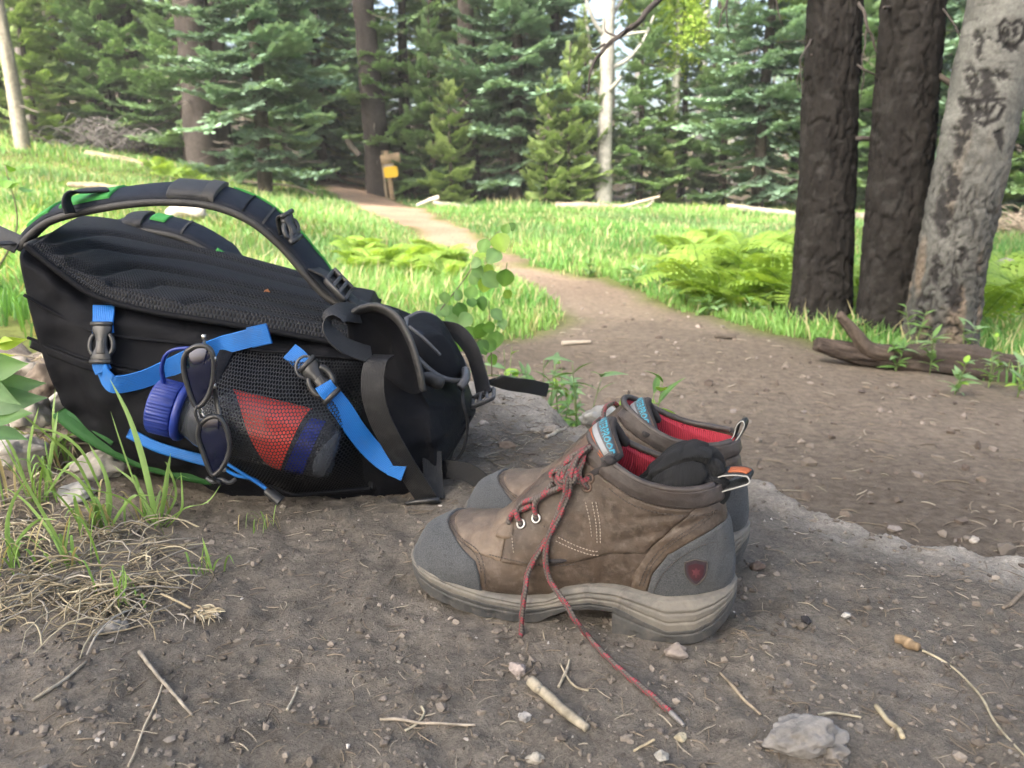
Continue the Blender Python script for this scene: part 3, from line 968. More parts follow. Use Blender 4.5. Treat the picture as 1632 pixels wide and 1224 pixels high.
def limb(e, pts, Y, r0, r1, col=(.06, .052, .048), name='dead_branch', n=18, wob=.0, seed=0):
    """bare limb given by photo pixels (px, py, dY)"""
    p = cat([P(x, y, Y + dy) for x, y, dy in pts], n)
    if wob: p = p + wob * np.stack([fbm(p * 12, 2, seed), fbm(p * 12, 2, seed + 1), fbm(p * 12, 2, seed + 2)], -1)
    mb = MB()
    tube(mb, p, np.linspace(r0, r1, n), 7, col)
    return mb.build(name, m_deadwood, e)

tA, topA, dA = near_tree('dark furrowed conifer trunk, left of the three near trees', (1308, 520), (1311, 430), (1331, 0), 3.75, [.135, .123, .105, .10, .08, .03], fir_bark(421), 1, 120, .42)
limb(tA, [(1350, 221, -.02), (1370, 221, -.04), (1392, 222, -.03)], 3.7, .013, .011)
limb(tA, [(1362, -10, 0), (1378, 25, -.1), (1392, 60, -.1), (1408, 100, -.1)], 3.7, .009, .004, wob=.01)
limb(tA, [(1385, 45, -.1), (1376, 90, -.12), (1378, 120, -.12), (1372, 160, -.1)], 3.7, .004, .0015, wob=.01, seed=3)
limb(tA, [(1360, 100, 0), (1380, 112, -.1), (1402, 122, -.1)], 3.7, .006, .003, wob=.01, seed=5)
limb(tA, [(1296, 62, 0), (1282, 80, -.1), (1273, 110, -.12), (1278, 150, -.15)], 3.7, .005, .0015, wob=.01, seed=7)
limb(tA, [(1292, 85, 0), (1284, 105, .1), (1272, 130, .1), (1274, 148, .1)], 3.7, .004, .0015, wob=.01, seed=9)
limb(tA, [(1300, -60, 0), (1180, -50, -.3), (1055, 0, -.7), (1010, 40, -.8), (968, 72, -.8), (945, 112, -.85), (935, 150, -.85)], 3.7, .016, .003, wob=.012, seed=11, n=40)
for q in (((1010, 40, -.8), (975, 62, -.85), (948, 90, -.85)), ((968, 72, -.8), (952, 78, -.8), (940, 68, -.78)), ((985, 58, -.8), (968, 50, -.75), (962, 30, -.7)), ((1165, -20, -.3), (1158, 20, -.35), (1163, 55, -.35)), ((1163, -10, -.3), (1150, 30, -.35), (1146, 48, -.35)), ((1232, -20, -.2), (1238, 20, -.2), (1250, 45, -.2))):
    limb(tA, q, 3.7, .005, .0012, wob=.012, seed=int(q[0][0]))

tB, topB, dB = near_tree('dark furrowed conifer trunk, middle one of the three near trees', (1417, 545), (1422, 440), (1456, 0), 3.55, [.135, .125, .115, .11, .09, .03], fir_bark(441), 2, 120, .25)
limb(tB, [(1484, 118, -.02), (1500, 124, -.04), (1528, 142, -.06)], 3.5, .016, .012, (.08, .068, .058))
limb(tB, [(1418, 12, 0), (1408, 12, -.05)], 3.5, .008, .006)
limb(tB, [(1497, 0, 0), (1512, 30, -.1), (1535, 66, -.15)], 3.5, .005, .002, wob=.008, seed=13)
limb(tB, [(1484, 82, 0), (1492, 79, -.02), (1494, 80, -.03)], 3.5, .006, .004)

tC, topC, dC = near_tree('leaning pale aspen trunk with black scars and a carved heart', (1500, 552), (1512, 440), (1604, 0), 3.3, [.15, .138, .139, .135, .10, .03], aspen_bark, 3, 150, .12)

# their crowns, above the frame; they shade the near ground
for e, t, H_, s_, pal in ((tA, topA, 8.5, 471, GREEN), (tB, topB, 9, 472, GREEN)):
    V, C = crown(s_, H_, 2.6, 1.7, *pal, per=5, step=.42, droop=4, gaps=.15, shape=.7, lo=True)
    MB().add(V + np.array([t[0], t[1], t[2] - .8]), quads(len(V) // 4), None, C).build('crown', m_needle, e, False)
mb = MB()
for i, q in enumerate(((.3, .2, 3.2), (1.2, -.4, 4.2), (.4, .6, 5.4))):
    leafcloud(mb, topC + np.array(q), (1.3, 1.3, .9), 3200, .04, (.10, .18, .045), (.2, .3, .08), 480 + i)
mb.build('crown', m_leaf, tC, False)
# unseen conifers added behind the camera to shade the near ground
for i, (x, y, H_) in enumerate(((-2.4, -1.9, 9), (-.4, -3.2, 10))):
    z = float(gz(x, y))
    e = empty('near_tree', (x, y, z))
    tag(e, ['unseen conifer added for shade on the bank behind the viewpoint', 'unseen conifer added for shade across the trail behind the viewpoint', 'unseen conifer added for shade up the slope left of the viewpoint'][i], 'tree')
    mb = MB()
    trunkmesh(mb, [(x, y, z - .2), (x + .05, y, z + H_ * .4), (x, y, z + H_)], [.2, .15, .02], 12, (.09, .075, .06), .1, i, 30)
    mb.build('trunk', m_bark, e)
    V, C = crown(490 + i, H_, 2.2, 2.2, *GREEN, per=5, step=.4, droop=-4, gaps=.15, shape=.6, lo=True)
    MB().add(V + np.array([x, y, z]), quads(len(V) // 4), None, C).build('crown', m_needle, e, False)

# thin scattering volume added to lift the darks of the wood
m_fill_haze = bpy.data.materials.new('fill_haze')
m_fill_haze.use_nodes = True
m_fill_haze.node_tree.nodes.clear()
vo = m_fill_haze.node_tree.nodes.new('ShaderNodeOutputMaterial')
vp_ = m_fill_haze.node_tree.nodes.new('ShaderNodeVolumePrincipled')
vp_.inputs['Color'].default_value = (.95, .97, .95, 1)
vp_.inputs['Density'].default_value = .0016
m_fill_haze.node_tree.links.new(vp_.outputs[0], vo.inputs['Volume'])
mb = MB(); box(mb, (0, 36, 6.5), (62, 0, 0), (0, 50, 0), (0, 0, 9.5))
tag(mb.build('fill_haze', m_fill_haze, None, False), 'thin pale air volume added to lift the darks of the wood', 'fill_haze', kind='stuff')

# ------------------------------------------------------------------ dead wood
def log(name, pts, r, label, col, cat_='log', seed=0, k=18, rows=60, mat=None, twist=.10, e=None, part='stem'):
    """fallen log: tapered, cracked lengthwise, with broken ends; pts are world points"""
    p = cat(pts, rows)
    rr = np.interp(np.linspace(0, 1, rows), np.linspace(0, 1, len(r)), r)
    t, n_, b = frames(p, (0, 0, 1))
    a = np.linspace(0, 2 * np.pi, k, endpoint=False)
    L = np.linspace(0, np.linalg.norm(np.array(pts[-1]) - np.array(pts[0])), rows)
    q = np.stack(np.broadcast_arrays(np.cos(a)[None] * 1.6, np.sin(a)[None] * 1.6, L[:, None] * 1.3 / max(rr.mean() * 8, .1)), -1)
    nn = fbm(q * 2.2, 3, seed + 500)
    cr = np.abs(vnoise(q * np.array([5, 5, .8]), seed + 503))
    rad_ = rr[:, None] * (1 + twist * nn - .10 * sstep(.25, 0, cr))
    rad_[0] *= .75
    rad_[-1] *= .75
    V = p[:, None] + rad_[..., None] * (np.cos(a)[None, :, None] * n_[:, None] + np.sin(a)[None, :, None] * b[:, None])
    C = np.array(col) * (1 + .35 * nn - .45 * sstep(.2, 0, cr))[..., None]
    mb = MB().add(V, gridF(rows, k, True), None, C.reshape(-1, 3))
    for i, s in ((0, 1), (rows - 1, -1)):
        c = mb.n
        mb.add([p[i] + t[i] * s * rr[i] * .25], np.zeros((0, 3)), None, np.array(col) * .55)
        j = np.arange(k)
        F = np.stack([np.full(k, c), i * k + (j + 1) % k, i * k + j], -1)
        mb.T.append(F if s == 1 else F[:, ::-1])
    if e is None and label:
        e = empty(name, pts[0])
        tag(e, label, cat_)
    mb.build(part, mat or m_deadwood, e)
    return e
W = lambda Y, *q: [P(x, y, Y) for x, y in q]
lg = log('fallen_log', W(2.95, (1300, 547), (1345, 560), (1400, 567), (1450, 574), (1540, 588), (1640, 606), (1780, 630)), [.028, .038, .046, .058, .07, .074, .075], 'dark weathered log with a forked broken end below the near trunks', (.062, .049, .041), seed=1, k=44, rows=150, mat=m_nbark, twist=.22)
log('', W(2.92, (1420, 566), (1385, 556), (1362, 530), (1336, 500)), [.032, .03, .024, .017], None, (.085, .067, .054), seed=2, k=22, rows=40, mat=m_nbark, twist=.2, e=lg, part='branch_stub')
log('', [P(1445, 556, 3.0), P(1500, 562, 2.98), P(1580, 574, 2.98), P(1660, 590, 2.98)], [.02, .035, .04, .035], None, (.055, .045, .038), seed=3, k=24, rows=60, mat=m_nbark, twist=.3, e=lg, part='bark_slab')

log('fallen_log', W(13.8, (136, 247), (180, 254), (232, 264)), [.08, .08, .075], 'short pale log lying across the upper left meadow', (0.238, 0.194, 0.140), seed=4)
lg = log('fallen_log', W(14, (884, 331), (940, 331), (1003, 332)), [.10, .09, .06], 'brown log lying at the foot of the white dead snag', (.24, .19, .15), seed=5)
log('fallen_branch', W(13.9, (985, 331), (1020, 322), (1052, 313)), [.03, .03, .02], 'pale pole leaning on the log at the white snag', (.36, .31, .24), 'branch', seed=6)
log('fallen_branch', W(13.7, (1000, 333), (1030, 330), (1042, 318)), [.022, .02, .014], 'thin grey pole crossing under the leaning pale one', (.28, .26, .23), 'branch', seed=7)
log('fallen_log', W(12.5, (1060, 341), (1090, 343), (1126, 347)), [.03, .035, .02], 'thin reddish-tan log in the grass right of the snag', (0.216, 0.162, 0.108), seed=8)
log('fallen_log', W(13.5, (690, 324), (755, 333), (822, 345)), [.045, .055, .05], 'long bleached log in the grass right of the trail sign', (0.280, 0.259, 0.216), seed=9)
log('fallen_branch', W(13.8, (664, 328), (682, 320), (700, 315)), [.03, .035, .05], 'bleached stub propped beside the long bleached log', (.5, .46, .38), 'branch', seed=10)
lg = log('fallen_log', W(12.3, (1158, 329), (1210, 337), (1262, 343), (1292, 346)), [.05, .07, .07, .07], 'bleached log resting on a grey stump left of the near trunks', (0.280, 0.254, 0.211), seed=11)
log('tree_stump', W(12.0, (1252, 378), (1262, 362), (1276, 346), (1280, 338)), [.17, .10, .08, .07], 'grey splayed stump holding up the end of the bleached log', (.36, .31, .26), 'stump', seed=12, rows=30)
log('fallen_log', W(9.5, (1455, 341), (1530, 349), (1600, 366), (1700, 392)), [.08, .085, .09, .09], 'bleached log behind the aspen at the right edge', (0.226, 0.194, 0.152), seed=13)
log('fallen_log', W(10.5, (1335, 346), (1400, 345), (1480, 340)), [.06, .07, .07], 'pale log showing between the two dark trunks', (0.226, 0.200, 0.162), seed=14)
log('fallen_log', W(17.2, (505, 287), (535, 285), (562, 284)), [.07, .08, .07], 'dark log across the far end of the trail', (.16, .13, .105), seed=15)
log('fallen_log', W(16.8, (552, 283), (572, 288), (594, 296)), [.06, .07, .06], 'grey log slanting down to the trail-side trunk', (.22, .185, .155), seed=16)
log('fallen_log', W(10.8, (430, 334), (520, 345), (615, 356)), [.03, .05, .04], 'bleached log sunk in the left meadow grass', (0.270, 0.232, 0.173), seed=17)
log('fallen_log', W(9.6, (108, 294), (160, 297), (215, 303)), [.03, .04, .03], 'pale log half hidden in grass above the backpack', (0.270, 0.226, 0.162), seed=18)
log('fallen_branch', W(13, (372, 287), (420, 292), (470, 297), (505, 310)), [.02, .022, .018, .012], 'long dead branch under the slim-trunked spruce', (.27, .235, .20), 'branch', seed=19)
log('broken_branch', W(16.2, (553, 222), (562, 235), (573, 248)), [.07, .065, .05], 'grey broken stem hanging left of the trail-side trunk', (.25, .22, .2), 'branch', seed=20)

def brush(name, label, c, R_, n, seed, col, r=.012, L=1.0):
    mb = MB()
    g = np.random.default_rng(seed)
    for i in range(n):
        a = g.uniform(0, 6.28)
        o = np.array(c) + np.array([g.normal(0, R_[0] * .5), g.normal(0, R_[1] * .5), 0])
        d = np.array([math.cos(a), math.sin(a) * .6, g.uniform(.1, .5)])
        p = [o, o + d * L * .35 + [0, 0, .12 * R_[2]], o + d * L * .7 + [0, 0, .05 * R_[2]], o + d * L * [1, 1, .3] + [0, 0, -.1 * R_[2]]]
        tube(mb, cat(p, 8) + [0, 0, g.uniform(0, R_[2])], np.linspace(r, r * .3, 8), 4, np.array(col) * g.uniform(.7, 1.3), False)
    o = mb.build(name, m_deadwood)
    return tag(o, label, 'brush', kind='stuff')
p = P(160, 215, 15.2)
brush('brush_pile', 'grey heap of dead branches at the upper left of the meadow', (p[0], p[1], float(terrain(p[0], p[1]))), (.75, .5, .42), 150, 521, (.15, .14, .135), .010, .8)
p = P(1610, 402, 8.6)
brush('brush_pile', 'tan heap of dead twigs at the right edge behind the aspen', (p[0], p[1], float(terrain(p[0], p[1]))), (.5, .4, .16), 110, 523, (.3, .25, .19), .008, .6)

# ------------------------------------------------------------------ trail sign
m_yellow = plain('yellow_enamel', (.80, .50, .012), .45, (.74, .45, .01), 3, .05)
m_signw = plain('sign_wood', (.36, .26, .16), .85, (.22, .16, .10), 14, .4, .004, 40)
m_paper = plain('sign_paper', (.62, .58, .58), .6, (.30, .26, .27), 30, .05)
b0, b1 = P(626, 320, 15.5), P(615, 240, 15.5)
e = empty('trail_sign', b0)
tag(e, 'wooden trail sign with a yellow panel on a leaning post', 'sign')
upv = norm(b1 - b0)
rt = np.array([1.0, 0, 0])
rt = norm(rt - upv * (rt @ upv))
fw = np.cross(rt, upv)
mb = MB(); box(mb, (b0 + b1) / 2 - upv * .1, rt * .045, fw * .035, upv * (np.linalg.norm(b1 - b0) / 2 + .1), .008); mb.build('post', m_signw, e)
mb = MB(); box(mb, P(622, 253, 15.4), norm(rt + upv * .05) * .185, fw * .02, upv * .09, .006); mb.build('name_board', m_signw, e)
mb = MB(); box(mb, P(620, 263, 15.41), rt * .10, fw * .006, upv * .055, .002); mb.build('notice', m_paper, e)
mb = MB()
c0 = P(623, 274, 15.38)
a = np.linspace(0, 2 * np.pi, 32, endpoint=False)
sx, sy = np.sign(np.cos(a)) * np.abs(np.cos(a)) ** .35 * .135, np.sign(np.sin(a)) * np.abs(np.sin(a)) ** .35 * .105
for z_ in (-.004, .004):
    mb.add(np.vstack([c0 + fw * z_ + sx[:, None] * rt + sy[:, None] * upv, [c0 + fw * z_]]), [[i, (i + 1) % 32, 32] for i in range(32)])
mb.addF(0, [[i, (i + 1) % 32, 33 + (i + 1) % 32, 33 + i] for i in range(32)])
mb.build('yellow_panel', m_yellow, e, False)
b0, b1 = P(616, 316, 15.8), P(609, 240, 15.8)
mb = MB(); trunkmesh(mb, [b0, (b0 + b1) / 2, b1], [.05, .045, .035], 8, (.22, .18, .13), .1, 9, 14)
tag(mb.build('pole', m_deadwood), 'thin weathered pole standing just left of the trail sign', 'pole')

# ------------------------------------------------------------------ rocks
m_rock = colm('rock', .92, 60, .6, .006, .3, 22, .15, 6)
def rock(name, c, R_, label, col=(.30, .28, .25), seed=0, rot=0.0, sub=3, parent=None, group=None, cat_='rock', cut=.6, big=True):
    bpy_me = bpy.data.meshes.new('tmp')
    import bmesh
    bm = bmesh.new()
    bmesh.ops.create_icosphere(bm, subdivisions=sub, radius=1)
    V = np.array([v.co[:] for v in bm.verts])
    F = np.array([[v.index for v in f.verts] for f in bm.faces])
    bm.free()
    d1, d2 = worley(V * 1.1 + seed * 3.7, seed)
    n_ = fbm(V * 1.6 + seed * 5, 3, seed + 600)
    V = V * (.8 + .22 * n_ + .25 * (d1 - .5))[:, None]
    for k in range(5):      # broken facets
        nv = norm(np.array([math.sin(seed * 7 + k * 2.1), math.cos(seed * 3 + k * 1.7), math.sin(k * 1.3 + seed)]))
        h = V @ nv
        V = V - nv * np.clip(h - cut, 0, None)[:, None] * .85
    V = V + norm(V) * (fbm(V * 6 + seed, 3, seed + 610) * .035)[:, None]
    V = V * np.array(R_)
    ca, sa = math.cos(rot), math.sin(rot)
    V = np.stack([V[:, 0] * ca - V[:, 1] * sa, V[:, 0] * sa + V[:, 1] * ca, V[:, 2]], -1) + np.array(c)
    C = np.array(col) * (1 + .22 * n_ + .2 * fbm(V * 40 / max(max(R_) * 6, .2), 3, seed + 620))[:, None]
    o = MB().add(V, F, None, C).build(name, m_rock, parent)
    if label: tag(o, label, cat_, group)
    return o
def rock_at(px, py, Y, R_, label, sink=.5, **kw):
    p = P(px, py, Y) if Y else G(px, py)
    z = float(gz(p[0], p[1]))
    return rock('rock', (p[0], p[1], z + R_[2] * (1 - sink)), R_, label, **kw)
rock_at(1595, 456, 5.6, (.14, .12, .13), 'pale boulder in the ferns right of the aspen', .3, col=(0.226, 0.206, 0.184), seed=3, rot=.4)
rock_at(692, 432, 5.6, (.07, .05, .06), 'small pale rock in the grass behind the sapling', .3, col=(0.243, 0.216, 0.194), seed=4)
rock_at(300, 350, 6.8, (.22, .15, .10), 'flat grey rock in the meadow framed by the near shoulder strap', .3, col=(.36, .33, .29), seed=5)

# ------------------------------------------------------------------ ferns
m_fern = leafm('fern_frond', None, .45, .5, .18, 6.0, (1.2, 1.15, .5))
def frond(seed, c0, c1):
    """one fern frond of unit length arching along +x: a stalk with paired toothed leaflets"""
    g = np.random.default_rng(seed)
    mb = MB()
    t = np.linspace(0, 1, 10)
    def ax(s):
        s = np.asarray(s, float)
        return np.stack([.78 * s - .1 * s ** 3, .04 * np.sin(s * 3 + seed), .75 * s - .62 * s ** 2.2], -1)
    tube(mb, ax(t), np.linspace(.007, .002, 10), 3, np.array(c0) * .8, False)
    V, C = [], []
    for i in range(15):
        s = .2 + .78 * i / 15
        o = ax(s)
        tg = norm(ax(s + .02) - ax(s - .02))
        sd = norm(np.cross(tg, [0, 0, 1]))
        L = .34 * (1 - s) ** .75 * min(1, .55 + (s - .2) * 2.5) + .02
        for sgn in (-1, 1):
            d = norm(sd * sgn + tg * .35 + np.array([0, 0, -.18 + g.normal(0, .06)]))
            for j in range(4):      # leaflet in four toothed steps
                p0 = o + d * L * j / 4
                w = L * .15 * (1 - j / 4.6) + .006
                V.append([p0, p0 + tg * w + d * L * .16, p0 + d * L * .30, p0 - tg * w + d * L * .16])
                k = g.uniform(.3, 1)
                C.append(np.array(c0) * (1 - k) + np.array(c1) * k)
    V = np.array(V)
    mb.add(V.reshape(-1, 3), quads(len(V)), None, np.repeat(np.array(C), 4, 0))
    o = mb.build('frond', m_fern, None, False)
    me = o.data
    bpy.data.objects.remove(o)
    return me
FR = [frond(i + 1, (.13, .25, .04), (.30, .44, .08)) for i in range(3)]
FD = [frond(i + 11, (.07, .15, .04), (.17, .28, .07)) for i in range(2)]
def fern(x, y, s, n, label, group, dark=False, g=None):
    e = empty('fern', (x, y, float(terrain(x, y)) - .01))
    e.rotation_euler = (0, 0, g.uniform(0, 6.28))
    tag(e, label, 'fern', group)
    for i in range(n):
        o = bpy.data.objects.new('frond', (FD if dark else FR)[int(g.integers(0, 2))])
        COL.objects.link(o)
        o.parent = e
        k = s * g.uniform(.75, 1.15)
        o.scale = (k, k, k)
        o.rotation_euler = (g.normal(0, .2), -g.uniform(.0, .55), 6.28 * i / n + g.normal(0, .25))
    return e
g = np.random.default_rng(88)
def fern_bed(n, x0, x1, y0, y1, Ya, Yb, s, label, group, dark=0.0, nf=(5, 8)):
    k = 0
    for _ in range(n * 6):
        if k >= n: break
        Y = g.uniform(Ya, Yb)
        p = P(g.uniform(x0, x1), g.uniform(y0, y1), Y)
        x, y = p[0], p[1]
        if path_d(x, y) > -.04: continue
        fern(x, y, s * g.uniform(.75, 1.2), int(g.integers(*nf)), label, group, g.uniform() < dark, g)
        k += 1
fern_bed(26, 1040, 1290, 400, 500, 4.1, 5.6, .62, 'leafy green fern in the bank between the trail and the near trunks', 'ferns beside the trail', .12)
fern_bed(12, 1020, 1290, 400, 500, 5.6, 7.4, .5, 'bright fern in the back row of the bank beyond the trail bend', 'ferns in the back row', .05)
fern_bed(9, 1345, 1400, 400, 520, 3.9, 5.5, .5, 'fern filling the gap between the two dark trunks', 'ferns between the dark trunks')
fern_bed(16, 1530, 1700, 400, 540, 3.7, 6, .55, 'pale green fern behind the aspen at the right edge', 'ferns behind the aspen')
fern_bed(14, 560, 720, 370, 470, 4.6, 6.5, .42, 'feathery green plant in the meadow behind the shoulder strap buckle', 'feathery plants in the left meadow')
fern_bed(6, 220, 345, 268, 285, 12.6, 13.6, .5, 'fern at the foot of the thick twin trunk', 'ferns at the twin trunk')
fern_bed(8, 1100, 1240, 318, 328, 13.5, 17, .4, 'fern in front of the dark wood beside the blue spruce', 'ferns at the blue spruce')

# taller weeds and dense low growth along the trail edge
def leaf_mesh(name, L, Wd, fold=.25, curl=.25, n=6, round_=False, c0=(.1, .2, .05), c1=None, petiole=0.0, m=None):
    """leaf of length L along +x with a folded midrib"""
    mb = MB()
    t = np.linspace(0, 1, n)
    w = (np.sin(np.pi * np.clip(t, 0.0, 1) ** .8) ** .75 if round_ else np.sin(np.pi * t ** .75) ** 1.1) * Wd / 2
    w[0] = Wd * .06
    w[-1] = .0004
    x = petiole + t * L
    z = -curl * L * t ** 2
    V = []
    for s in (-1, -.5, 0, .5, 1):
        V.append(np.stack([x, s * w, z + abs(s) ** 1.3 * w * fold], -1))
    V = np.stack(V, 1)
    c1 = c1 or c0
    C = np.array(c0) * (1 - t[:, None, None]) + np.array(c1) * t[:, None, None] + np.zeros_like(V)
    C[:, 2] *= 1.15
    mb.add(V, gridF(n, 5), None, C.reshape(-1, 3))
    if petiole:
        tube(mb, [(0, 0, petiole * .25), (petiole * .5, 0, petiole * .08), (petiole, 0, 0)], .0006, 4, np.array(c0) * .9, False)
    o = mb.build(name, m or m_leafy)
    me = o.data
    bpy.data.objects.remove(o)
    return me
m_leafy = leafm('broad_leaf', None, .35, .38, .15, 60, (1.2, 1.2, .45))
m_stem = plain('plant_stem', (.16, .14, .07), .6, (.10, .085, .05), 80, .1)
m_gstem = plain('green_stem', (.16, .24, .06), .6, (.11, .18, .05), 80, .1)

def put_leaf(me, e, p, az, pitch, s, roll=0.0, name='leaf'):
    o = bpy.data.objects.new(name, me)
    COL.objects.link(o)
    o.parent = e
    o.matrix_parent_inverse = e.matrix_basis.inverted()
    o.location = tuple(float(v) for v in p)
    o.rotation_mode = 'XYZ'
    o.rotation_euler = (Matrix.Rotation(az, 3, 'Z') @ Matrix.Rotation(-pitch, 3, 'Y') @ Matrix.Rotation(roll, 3, 'X')).to_euler()
    o.scale = (s, s, s)
    return o

def stemmed(name, label, stems, leaves, Y, seed, cat_='plant', group=None, sm=None, r=.0012):
    """plant: stems as photo pixels (px, py, dY), leaves (px, py, dY, azimuth, pitch, mesh, scale)"""
    p0 = P(stems[0][0][0], stems[0][0][1], Y + stems[0][0][2])
    e = empty(name, p0)
    tag(e, label, cat_, group)
    for st in stems:
        mb = MB()
        p = cat([P(x, y, Y + dy) for x, y, dy in st], 20)
        tube(mb, p, np.linspace(r * 1.3, r * .6, 20), 6)
        mb.build('stem', sm or m_stem, e)
    g = np.random.default_rng(seed)
    for x, y, dy, az, pi, me, s in leaves:
        if pi is None: put_facing(me, e, P(x, y, Y + dy), az, s, g)
        else: put_leaf(me, e, P(x, y, Y + dy), az, pi, s, g.normal(0, .5))
    return e

def put_facing(me, e, p, ang, s, g, jit=.35, name='leaf', face=(0, -1, .35)):
    """leaf whose blade looks towards the open side of the plant; ang = direction of its tip"""
    nz = norm(np.array(face) + g.normal(0, jit, 3))
    x = np.array([math.cos(ang), 0, math.sin(ang)])
    x = norm(x - nz * (x @ nz))
    y = np.cross(nz, x)
    o = bpy.data.objects.new(name, me)
    COL.objects.link(o)
    o.parent = e
    o.matrix_parent_inverse = e.matrix_basis.inverted()
    M = Matrix(((x[0], y[0], nz[0]), (x[1], y[1], nz[1]), (x[2], y[2], nz[2])))
    o.rotation_euler = M.to_euler()
    o.location = tuple(float(v) for v in p)
    o.scale = (s, s, s)
    return o
# ------------------------------------------------------------------ backpack lying on the bank
from mathutils.bvhtree import BVHTree
def hexmask(t, size, vec=None):
    """distance to the nearest point of a hexagonal lattice (in UV metres / size)"""
    uv = N(t, 'ShaderNodeTexCoord').outputs['UV']
    r3 = 3 ** .5
    outs = []
    for o in ((0, 0), (.5, r3 / 2)):
        m = N(t, 'ShaderNodeVectorMath', operation='MULTIPLY_ADD')
        t.links.new(uv, m.inputs[0])
        m.inputs[1].default_value = (1 / size, 1 / size, 0)
        m.inputs[2].default_value = (o[0] + 100, o[1] + 100 * r3, 0)
        w = N(t, 'ShaderNodeVectorMath', operation='WRAP')
        t.links.new(m.outputs[0], w.inputs[0])
        w.inputs[1].default_value = (.5, r3 / 2, 1)
        w.inputs[2].default_value = (-.5, -r3 / 2, -1)
        l = N(t, 'ShaderNodeVectorMath', operation='LENGTH')
        t.links.new(w.outputs[0], l.inputs[0])
        outs.append(l.outputs['Value'])
    return mathn(t, 'MINIMUM', *outs)

def webbing(name, c, rough=.5):
    """woven tape: fine ribs across, faint edge lines"""
    m, t, b = nodes(name)
    uv = N(t, 'ShaderNodeTexCoord').outputs['UV']
    sx = N(t, 'ShaderNodeSeparateXYZ')
    t.links.new(uv, sx.inputs[0])
    s = mathn(t, 'SINE', mathn(t, 'MULTIPLY', sx.outputs[1], 2 * math.pi / .0022))
    s2 = mathn(t, 'SINE', mathn(t, 'MULTIPLY', sx.outputs[0], 2 * math.pi / .0016))
    h = mathn(t, 'ADD', s, mathn(t, 'MULTIPLY', s2, .6))
    k = mixc(t, ramp(t, h, -1.6, 1.6), tuple(x * .72 for x in c), tuple(x * 1.12 for x in c))
    d = mixc(t, mathn(t, 'MULTIPLY', ramp(t, noise(t, 55, 5), .52, .8), .25), k, (.10, .095, .09))
    t.links.new(d, b.inputs['Base Color'])
    b.inputs['Roughness'].default_value = rough
    b.inputs['Specular IOR Level'].default_value = .4
    bump(t, b, h, .5, .0004)
    return m
def cloth(name, c, rough=.6, dust=.12, weave=.0011, bst=.5, wr=26):
    """woven nylon with soft creases and a little dust"""
    m, t, b = nodes(name)
    uv = N(t, 'ShaderNodeTexCoord').outputs['Object']
    sx = N(t, 'ShaderNodeSeparateXYZ')
    t.links.new(uv, sx.inputs[0])
    w = mathn(t, 'MULTIPLY', mathn(t, 'SINE', mathn(t, 'MULTIPLY', sx.outputs[0], 2 * math.pi / weave)), mathn(t, 'SINE', mathn(t, 'MULTIPLY', sx.outputs[2], 2 * math.pi / weave)))
    n1 = noise(t, wr, 5, .6, None, .6)
    d = mixc(t, mathn(t, 'MULTIPLY', ramp(t, noise(t, 18, 6, .7), .5, .85), dust), c, (.22, .2, .18))
    t.links.new(d, b.inputs['Base Color'])
    b.inputs['Roughness'].default_value = rough
    b.inputs['Specular IOR Level'].default_value = .15
    h = mathn(t, 'ADD', mathn(t, 'MULTIPLY', w, .04), n1)
    bump(t, b, h, bst, .006)
    return m
m_nylon = cloth('black_nylon', (.0036, .0042, .0066), .65, .035)
m_navy = cloth('dark_navy_nylon', (.011, .0145, .0235), .55, .05)
m_green = cloth('green_nylon', (.05, .26, .06), .55, .05)
m_dgreen = cloth('dark_green_nylon', (.018, .075, .018), .6, .05)
m_blue = webbing('blue_webbing', (.007, .145, .50))
m_black = webbing('black_webbing', (.0065, .007, .009))
m_grey = webbing('grey_webbing', (.021, .022, .025))
m_plastic = plain('black_plastic', (.02, .0215, .024), .38, (.03, .03, .031), 30, .1, .0005)
m_gplastic = plain('grey_plastic', (.05, .053, .06), .35, (.07, .07, .075), 30, .1, .0005)
m_piping = plain('grey_piping', (.022, .022, .023), .6, (.035, .034, .033), 40, .25)
m_bind = plain('pale_binding', (.07, .073, .082), .55, (.09, .09, .095), 40, .25)
# padded spacer mesh
m_spacer, t, b = nodes('spacer_mesh')
hm = hexmask(t, .0043)
t.links.new(mixc(t, ramp(t, hm, .28, .46), (.0015, .0017, .0028), (.0095, .012, .018)), b.inputs['Base Color'])
b.inputs['Roughness'].default_value = .7
b.inputs['Specular IOR Level'].default_value = .3
bump(t, b, ramp(t, hm, .2, .5), .9, .0012)
# open pocket mesh
m_net, t, b = nodes('pocket_net')
hm = hexmask(t, .0042)
b.inputs['Base Color'].default_value = (.0045, .005, .006, 1)
b.inputs['Roughness'].default_value = .55
t.links.new(mathn(t, 'GREATER_THAN', hm, .395), b.inputs['Alpha'])

